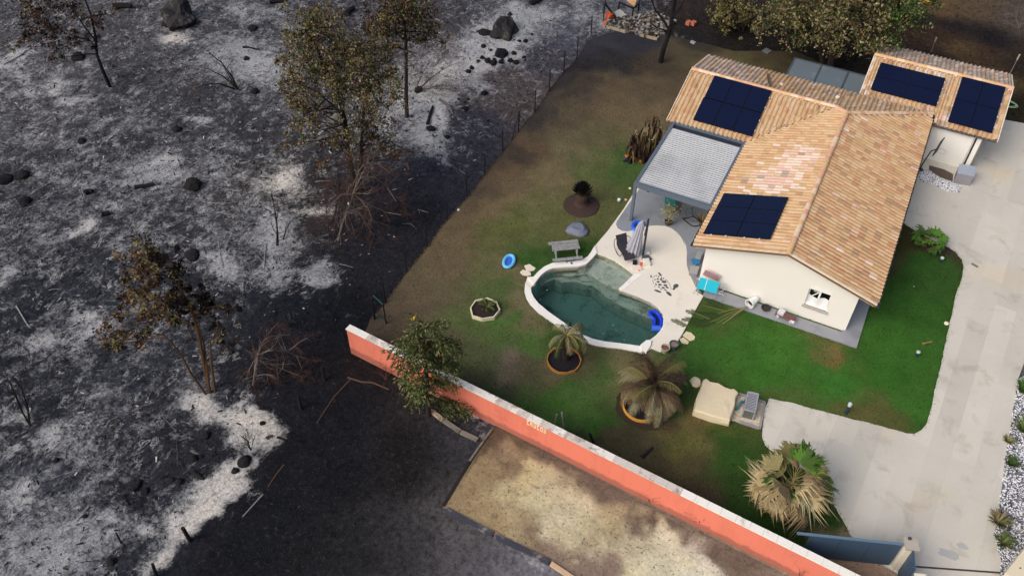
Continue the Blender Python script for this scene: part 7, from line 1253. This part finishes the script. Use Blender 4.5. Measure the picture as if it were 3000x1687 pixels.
# gable side things: folded turquoise tennis table, tipped white pot with palm, dark pot, toy truck
tn = empty('folding_table', (-4.65, 30.85, .075), 'turquoise table top on a silver frame leaning by the gable', 'table'); t4 = [np.array(p) for p in ((-5.16, 31.22, .86), (-4.22, 31.28, .86), (-4.15, 30.72, .62), (-5.13, 30.66, .62))]; tn_n = np.cross(t4[1]-t4[0], t4[3]-t4[0]); tn_n /= np.linalg.norm(tn_n)
if tn_n[2] < 0: tn_n = -tn_n
vs = [tuple(p+tn_n*.015) for p in t4]+[tuple(p-tn_n*.015) for p in t4]; obj('table_top', MB().add(vs, [(3, 2, 1, 0), (4, 5, 6, 7), (0, 1, 5, 4), (1, 2, 6, 5), (2, 3, 7, 6), (3, 0, 4, 7)]), mat('turquoise', (34, 176, 200), .5, .04, 3), tn)
ml = t4[0]+(t4[1]-t4[0])*.38; ml2 = t4[3]+(t4[2]-t4[3])*.38; obj('centre_line', MB().bar(tuple(ml+tn_n*.022), tuple(ml2+tn_n*.022), .02, .006), WHITEP, tn)
SIL = mat('frame_silver', (190, 192, 198), .4, .05, 5, metal=.3); obj('frame', MB().tube([(-5.35, 31.3, .1), (-5.35, 31.3, .62), (-3.95, 31.4, .62), (-3.95, 31.4, .1)], .02, 6).tube([(-5.25, 30.72, .1), (-5.2, 30.75, .55), (-3.8, 30.9, .55), (-3.85, 30.9, .1)], .02, 6).tube([(-4.1, 30.85, .58), (-3.8, 31.35, .62)], .018, 6), SIL, tn)
obj('second_top', MB().bar((-5.1, 31.55, .95), (-4.35, 31.6, .8), .05, .5, up=(0, -.3, 1)), mat('top_mauve', (172, 140, 146), .7), tn)
for (lx, ly) in ((-5.05, 30.75), (-4.2, 30.85), (-5.05, 31.4), (-4.2, 31.45)): obj('leg', MB().tube([(lx, ly, .075), (lx, ly, .6)], .016, 6), SIL, tn)
PW = mat('pot_white', (232, 234, 236), .5, .04, 4); wpz = g(2196, 886, .25); tip = empty('tipped_pot', (wpz[0], wpz[1], .075), 'white flower pot tipped over on the slab below the gable', 'flower pot'); dvec = Vector((g(2165, 915)-g(2205, 885)).tolist()); dvec.z = 0; dvec.normalize(); Mp = Matrix.Translation((wpz[0]+.12, wpz[1]+.1, .29)) @ dvec.to_track_quat('Z', 'Y').to_matrix().to_4x4()
pm = MB().lathe((0, 0, -.28), [(.15, 0), (.23, .5), (.25, .5), (.25, .56), (.21, .56), (.19, .3)], 18, cap=False).lathe((0, 0, -.285), [(.15, 0), (.01, .004)], 18); obj('pot', pm.xf(Mp), PW, tip); sm_ = MB().lathe((0, 0, .1), [(.2, 0), (.01, .06)], 14); obj('soil', sm_.xf(Mp), mat('spilt_soil', (62, 46, 40), .95, .4, 8), tip)
fpl = empty('fallen_palm', (*g(2150, 910)[:2], .05), 'fallen potted palm with long bare stems lying over the lawn', 'palm'); KF = crop(1950, 800, 3.963)
for a, b, r0 in (((950, 385), (665, 590), .045), ((930, 390), (615, 465), .022), ((930, 400), (600, 580), .02), ((900, 400), (480, 590), .016)):
    A = g(*KF(*a), .3); B = g(*KF(*b), .06); r0 *= .75; obj('stem', MB().tube([tuple(A), tuple((A+B)/2+np.array([0, 0, .05])), tuple(B)], [r0, r0*.85, r0*.6], 6), mat('stem_tan', (140, 124, 88), .85, .12, 8), fpl)
ffs = frond_shape(1.35, R(6), R(-6), 34, .42, .013, .25, .12); ffm = mesh_from('frond', ffs.v, ffs.f, ffs.mi, palm_mats('deep', 'deep')); ff2 = mesh_from('frond', ffs.v, ffs.f, ffs.mi, palm_mats('olive', 'green'))
for (u, v), az, s_, k in (((2125, 912), 188, .9, 1), ((2118, 925), 205, 1.0, 0), ((2100, 930), 195, .9, 0), ((2080, 935), 178, .9, 1), ((2095, 945), 212, .85, 0), ((2060, 940), 200, .75, 0), ((2020, 958), 175, .7, 1), ((2130, 905), 170, .8, 0)):
    p = g(u, v, .08); inst('frond', [ffm, ff2][k], fpl, Matrix.Translation(p) @ Matrix.Rotation(R(az), 4, 'Z') @ Matrix.Scale(s_, 4))
p = g(2243, 905, .1); dpot = empty('plant_dish', (p[0], p[1], .075), 'round dark dish on the slab right of the tipped pot', 'dish'); obj('dish', MB().lathe((p[0], p[1], .076), [(.16, 0), (.22, .12), (.24, .12), (.24, .15), (.20, .15), (.18, .06), (.02, .05)], 16), mat('dish_dark', (58, 54, 54), .8, .2, 6), dpot)
tk = empty('toy_truck', (*g(2305, 928)[:2], .08), 'grey and brown toy truck on the slab under the window', 'toy'); tp = g(2303, 927, .2); trz = math.atan2(*(g(2330, 938, .2)-g(2285, 918, .2))[[1, 0]])
for dx_, dy_, z, sx_, sy_, sz_, rgb, nm in ((-.05, 0, .20, .95, .32, .10, (120, 92, 92), 'chassis'), (-.28, .02, .32, .30, .28, .16, (206, 206, 214), 'cab'), (.22, 0, .28, .48, .28, .08, (110, 74, 76), 'load_bed'), (.38, -.14, .20, .20, .1, .14, (228, 226, 228), 'side_tank')):
    x = tp[0]+dx_*math.cos(trz)-dy_*math.sin(trz); y = tp[1]+dx_*math.sin(trz)+dy_*math.cos(trz); obj(nm, MB().box((x, y, z), (sx_, sy_, sz_), trz), mat('truck_'+nm, rgb, .6), tk)
for dx_ in (-.35, .3):
    for dy_ in (-.17, .17):
        x = tp[0]+dx_*math.cos(trz)-dy_*math.sin(trz); y = tp[1]+dx_*math.sin(trz)+dy_*math.cos(trz); wl = MB().lathe((0, 0, -.03), [(.08, 0), (.08, .06)], 12); obj('wheel', wl.xf(Matrix.Translation((x, y, .155)) @ Matrix.Rotation(trz, 4, 'Z') @ Matrix.Rotation(R(90), 4, 'X')), mat('wheel_grey', (196, 192, 196), .7), tk)
# under the pergola: turquoise sun lounger, potted plant, black chair frame; along the wall: grey chest, blue chair
tl = empty('sun_lounger', (-8.4, 36.0, .066), 'turquoise cushioned sun lounger under the pergola', 'sun lounger'); l0, l1 = g(*CT(1330, 300), .38), g(*CT(1300, 640), .34); ld = (l0-l1)/np.linalg.norm(l0-l1); ld[2] = 0
TQ = mat('cushion_teal', (46, 138, 140), .8, .08, 5); b0 = l1+ld*1.0; e_ = l1+ld*2.1
obj('seat_cushion', MB().bar((l1[0], l1[1], .36), (b0[0], b0[1], .36), .62, .09), TQ, tl); obj('head_cushion', MB().bar((b0[0]+ld[0]*.03, b0[1]+ld[1]*.03, .40), (e_[0], e_[1], .62), .62, .09), TQ, tl)
for a in (.1, .9, 1.6):
    for s_ in (-.27, .27): p = l1+ld*a+np.array([ld[1], -ld[0], 0])*s_; obj('leg', MB().box((p[0], p[1], .19), (.04, .04, .25)), SIL, tl)
pp2 = g(*CT(1260, 940), .1); pv = empty('potted_plant', (pp2[0], pp2[1], .066), 'pale leaved plant in a dark brown pot at the terrace curve', 'potted plant'); obj('pot', MB().lathe((pp2[0], pp2[1], .07), [(.12, 0), (.19, .2), (.20, .30), (.16, .34), (.14, .26)], 16, cap=False), mat('pot_brown', (54, 40, 34), .4, .15, 5, spec=.5), pv); obj('stem', MB().tube([(pp2[0], pp2[1], .25), (pp2[0]+.02, pp2[1]+.05, .75)], .03, 6), mat('stem_pale', (190, 176, 110), .8), pv)
leaves('foliage', np.array([pp2[0], pp2[1]+.08, .98])+RNG.normal(0, 1, (420, 3))*np.array([.24, .20, .20]), .05, ['sage', 'yellow', 'straw'], pv, [.5, .3, .2])
bc = g(*CT(1850, 860), .1); ch = empty('chair_frame', (bc[0], bc[1], .066), 'black metal hanging chair frame toppled under the pergola edge', 'chair'); W3 = lambda x, y, z: tuple(g(*CT(x, y), z))
obj('frame', MB().tube([W3(1615, 800, .1), W3(1720, 800, .14), W3(1860, 750, .3), W3(1830, 600, .5), W3(1840, 540, .6)], .028, 6).tube([W3(1615, 810, .1), W3(1820, 980, .1), W3(1920, 990, .12), W3(2020, 960, .14), W3(2000, 860, .3), W3(1860, 750, .3)], .028, 6).tube([W3(1830, 560, .5), W3(1720, 580, .4), W3(1680, 660, .3), W3(1700, 760, .2)], .012, 5).tube([W3(1780, 830, .2), W3(1850, 880, .16), W3(1980, 870, .3)], .012, 5).tube([W3(1740, 640, .3), W3(1830, 720, .3), W3(1920, 700, .4), W3(1910, 620, .5)], .012, 5), mat('frame_black', (24, 24, 26), .5), ch)
tuft((2055, 655), .4, 60, ['straw', 'tan', 'brown'], 'dry tan potted grass behind the gutter by the chair frame', z=.07, rad=.3)
gc = empty('garden_chair', (*g(2040, 745)[:2], .066), 'blue and grey folded garden chair along the house wall', 'chair'); p = g(*CW(350, 760), .35); obj('seat', MB().lathe((p[0], p[1], .34), [(.22, 0), (.23, .03), (.02, .04)], 16), mat('seat_blue', (50, 120, 168), .6), gc); obj('leg', MB().tube([(p[0], p[1], .07), (p[0], p[1], .34)], .03, 6), SIL, gc)
gx_ = empty('storage_bench', (*g(2030, 785)[:2], .066), 'low grey storage bench at the house corner', 'bench'); cb4 = [g(*CW(*p_), .3) for p_ in ((255, 835), (415, 850), (375, 985), (240, 950))]; obj('body', MB().prism([tuple(p_[:2]) for p_ in cb4], .07, .28), mat('bench_grey', (136, 136, 136), .7, .08, 4), gx_); cc_ = np.mean(cb4, 0); obj('lid', MB().prism([tuple((cc_+(p_-cc_)*1.03)[:2]) for p_ in cb4], .282, .315), mat('bench_lid', (164, 162, 160), .7, .08, 4), gx_)
gx2 = empty('storage_chest', (*g(2045, 745)[:2], .066), 'grey chest along the house wall behind the blue chair', 'chest'); cb4 = [g(*CW(*p_), .35) for p_ in ((385, 590), (480, 600), (430, 730), (335, 715))]; obj('body', MB().prism([tuple(p_[:2]) for p_ in cb4], .07, .36), mat('chest_grey', (128, 128, 130), .7, .08, 4), gx2); cc_ = np.mean(cb4, 0); obj('lid', MB().prism([tuple((cc_+(p_-cc_)*1.03)[:2]) for p_ in cb4], .363, .40), mat('chest_lid', (150, 150, 152), .7, .08, 4), gx2)
# black sheet and orange blocks at the banana clump
bs = MB(); P = [g(*KB(*p_), z) for p_, z in (((110, 1310), .02), ((150, 1190), .25), ((270, 1180), .35), ((240, 1290), .1), ((330, 1170), .35), ((400, 1300), .05), ((350, 1370), .02), ((270, 1230), .3))]; bs.add([tuple(p_) for p_ in P], [(0, 3, 2, 1), (2, 7, 5, 4), (7, 6, 5), (3, 7, 2)]); bs.add([tuple(p_-np.array([0, 0, .02])) for p_ in P], [(1, 2, 3, 0), (4, 5, 7, 2), (5, 6, 7), (2, 7, 3)]); obj('plastic_sheet', bs, mat('sheet_navy', (22, 28, 46), .5), label='folded dark navy plastic sheet on the grass by the banana clump', cat='sheet')
OR = mat('clay_orange', (214, 130, 58), .8, .12, 5)
for uv, sx_, lb in ((KB(425, 1235), .40, 'long orange clay block at the foot of the banana clump'), (KB(598, 1285), .22, 'square orange clay block at the foot of the banana clump'), (KB(245, 1165), .2, 'small orange clay block behind the navy sheet')):
    p = g(*uv); obj('clay_block', MB().box((p[0], p[1], .06), (sx_, .17, .12), -.5), OR, label=lb, cat='brick', group='orange clay blocks by the banana clump')

# ------------------------------------------------------------------ burnt debris by the forked tree
CD = crop(1700, 0, 5.152)
RUB = [mat('rubble_%d' % i, c, .95, .3, 6) for i, c in enumerate(((120, 118, 116), (70, 66, 64), (150, 146, 140), (44, 42, 42), (110, 92, 78)))]
rp_ = np.array(g2([CD(*p) for p in [(400, 330), (700, 270), (1100, 230), (1450, 330), (1240, 560), (1000, 580), (700, 500), (390, 430)]])); n = 900; P = RNG.uniform(rp_.min(0), rp_.max(0), (n*3, 2)); P = P[inside(P, rp_)][:n]; rb = MB()
for p in P:
    s_ = RNG.uniform(.04, .16); rb.box((p[0], p[1], RNG.uniform(0, .22)), (s_*RNG.uniform(.6, 2.2), s_, s_*.6), RNG.uniform(0, 3.1), int(RNG.integers(0, 5)), Matrix.Rotation(RNG.uniform(-.5, .5), 3, 'X'))
obj('rubble', rb, RUB, loc=(0, 0, 0), kind='stuff', label='grey rubble and ash of burnt belongings by the forked tree', cat='rubble')
for a, b, lb in (((395, 420), (680, 500), 'pale timber edging plank at the left of the rubble'), ((900, 545), (1160, 610), 'grey timber edging plank at the right of the rubble')):
    A, B = g(*CD(*a)), g(*CD(*b)); obj('plank', MB().bar((*A[:2], .08), (*B[:2], .08), .14, .16), mat('plank_pale', (156, 144, 122), .9, .2, 5), label=lb, cat='plank', group='timber edging of the rubble')
for uv, s3, rgb, lb in ((CD(435, 290), (.42, .36, .42), (206, 92, 52), 'orange clay box standing at the left of the rubble'), (CD(372, 380), (.28, .2, .24), (176, 110, 92), 'small reddish block below the orange clay box'), (CD(1632, 375), (.30, .34, .26), (172, 104, 80), 'left one of two terracotta blocks right of the forked tree'), (CD(1706, 380), (.30, .34, .26), (176, 108, 84), 'right one of two terracotta blocks right of the forked tree'), (CD(1700, 655), (.34, .2, .12), (150, 156, 164), 'pale grey stone block right of the rubble')):
    p = g(*uv); obj('block', MB().box((p[0], p[1], s3[2]/2), s3, -.3), mat('block_m', rgb, .85, .12, 5), label=lb, cat='block')
A, B = g(*CD(540, 290)), Up(g(*CD(540, 290)))(*CD(375, 60)); obj('beam', MB().bar((A[0], A[1], .05), tuple(B), .14, .08), CHAR, label='black burnt beam leaning over the rubble', cat='beam')
A = g(*CD(350, 300)); obj('pole', MB().tube([(A[0], A[1], 0), tuple(Up(A)(*CD(358, 30)))], .03, 6), CHAR, label='black upright pole left of the leaning burnt beam', cat='pole')
cr = empty('burnt_cabinet', (*g(*CD(740, 150))[:2], 0), 'burnt cabinet frame with a tan wooden panel at the top edge', 'cabinet'); WT = mat('panel_tan', (198, 156, 112), .85, .15, 4, dirt=((150, 112, 80), 3, .55, .75)); c0, c1_, c2_, c3_ = [g(*CD(*p_), .75) for p_ in ((680, -40), (860, -40), (820, 100), (705, 10))]
obj('panel', MB().add([tuple(p_) for p_ in (c0, c1_, c2_, c3_)]+[tuple(p_-np.array([0, 0, .04])) for p_ in (c0, c1_, c2_, c3_)], [(0, 1, 2, 3), (7, 6, 5, 4), (0, 4, 5, 1), (1, 5, 6, 2), (2, 6, 7, 3), (3, 7, 4, 0)]), WT, cr)
fr4 = [g(*CD(*p_), .6) for p_ in ((590, 40), (800, 130), (890, 60), (880, -60))]
for i in range(3): obj('frame_bar', MB().bar(tuple(fr4[i]), tuple(fr4[i+1]), .09, .10), CHAR, cr)
for p_ in fr4[:3]: obj('leg', MB().bar((p_[0], p_[1], 0), tuple(p_), .08, .08), CHAR, cr)
sh_ = MB(); P = [g(*CD(*p_), z) for p_, z in (((520, 180), .3), (( 600, 140), .4), ((700, 230), .25), ((680, 280), .1), ((570, 285), .1))]; sh_.add([tuple(p_) for p_ in P], [tuple(range(5))[::-1]]); sh_.add([tuple(p_-np.array([0, 0, .05])) for p_ in P], [tuple(range(5))]); obj('metal_sheet', sh_, mat('sheet_ash', (150, 150, 150), .8, .3, 5), label='ash grey bent metal sheet at the foot of the burnt beam', cat='sheet')
# yellow tub and grey slab beyond the garden
p = g(2716, 12); yt = empty('yellow_sack', (p[0], p[1], 0), 'two lobed yellow orange sack on the scorched ground beyond the oak', 'sack')
for dx_ in (-.13, .13): obj('lobe', MB().lathe((p[0]+dx_, p[1]+abs(dx_), 0), [(.12, 0), (.17, .12), (.13, .24), (.02, .28)], 10), mat('sack_yellow', (232, 172, 52), .7), yt)
p = g(2247, 152); obj('paving_slab', MB().box((p[0], p[1], .05), (.5, .42, .1), -.4), mat('paving_grey', (98, 102, 104), .85, .12, 5), label='grey paving slab on the grass behind the house', cat='slab')
# charred crumbs and ash flakes over the burnt field
P = RNG.uniform([-60, 5], [-12, 60], (60000, 2)); P = P[inside(P, FIELD)][:15000]; an = RNG.uniform(0, 6.283, len(P)); s_ = RNG.uniform(.010, .034, len(P))*RNG.choice([1, 1, 1, 1.8], len(P)); l_ = s_*RNG.uniform(1.0, 3.0, len(P)); zz = np.array([ground_z(p) for p in P]); V = np.zeros((len(P), 4, 3)); ca, sa_ = np.cos(an), np.sin(an)
for k, (a, b) in enumerate(((-1, -1), (1, -1), (1, 1), (-1, 1))): V[:, k, 0] = P[:, 0]+a*l_*ca-b*s_*sa_*.6; V[:, k, 1] = P[:, 1]+a*l_*sa_+b*s_*ca*.6; V[:, k, 2] = zz+.02+RNG.uniform(-.02, .06, len(P))
CRM = [mat('crumb_black', (20, 19, 21), .95), mat('crumb_ash', (168, 167, 170), .95), mat('crumb_brown', (74, 60, 52), .95)]
fast('charred_crumbs', V.reshape(-1, 3), np.arange(len(P)*4).reshape(-1, 4), CRM, mi=RNG.choice(3, len(P), p=[.80, .10, .10]), kind='stuff', label='charred crumbs and ash flakes littering the burnt field', cat='debris')

# fine burnt twigs and stubble lying about the field (nobody could count them)
tl_ = MB(); P = RNG.uniform([-60, 5], [-12, 62], (9000, 2)); P = P[inside(P, FIELD)][:1500]
for i, p in enumerate(P):
    z = ground_z(p)+.02; L = RNG.uniform(.2, 1.1)*(1 if i % 6 else 2.0); a = RNG.uniform(0, 6.283); d_ = np.array([math.cos(a), math.sin(a), 0]); n_ = np.array([-d_[1], d_[0], 0])*RNG.normal(0, .15)*L; r_ = RNG.uniform(.006, .018); c = np.array([p[0], p[1], z])
    if i % 5 == 0: up_ = np.array([RNG.normal(0, .25), RNG.normal(0, .25), 1])*RNG.uniform(.15, .6); tl_.tube([tuple(c), tuple(c+up_*.5+RNG.normal(0, .03, 3)), tuple(c+up_)], [r_, r_*.7, r_*.4], 3, 0)
    else: tl_.tube([tuple(c-d_*L/2), tuple(c+n_+np.array([0, 0, RNG.uniform(0, .08)])), tuple(c+d_*L/2)], [r_, r_*.9, r_*.5], 3, int(RNG.choice(3, p=[.72, .16, .12])))
obj('burnt_twigs', tl_, [CHAR, LOGA, TWIGB], loc=(0, 0, 0), kind='stuff', label='fine burnt twigs and stubble strewn over the field', cat='debris')
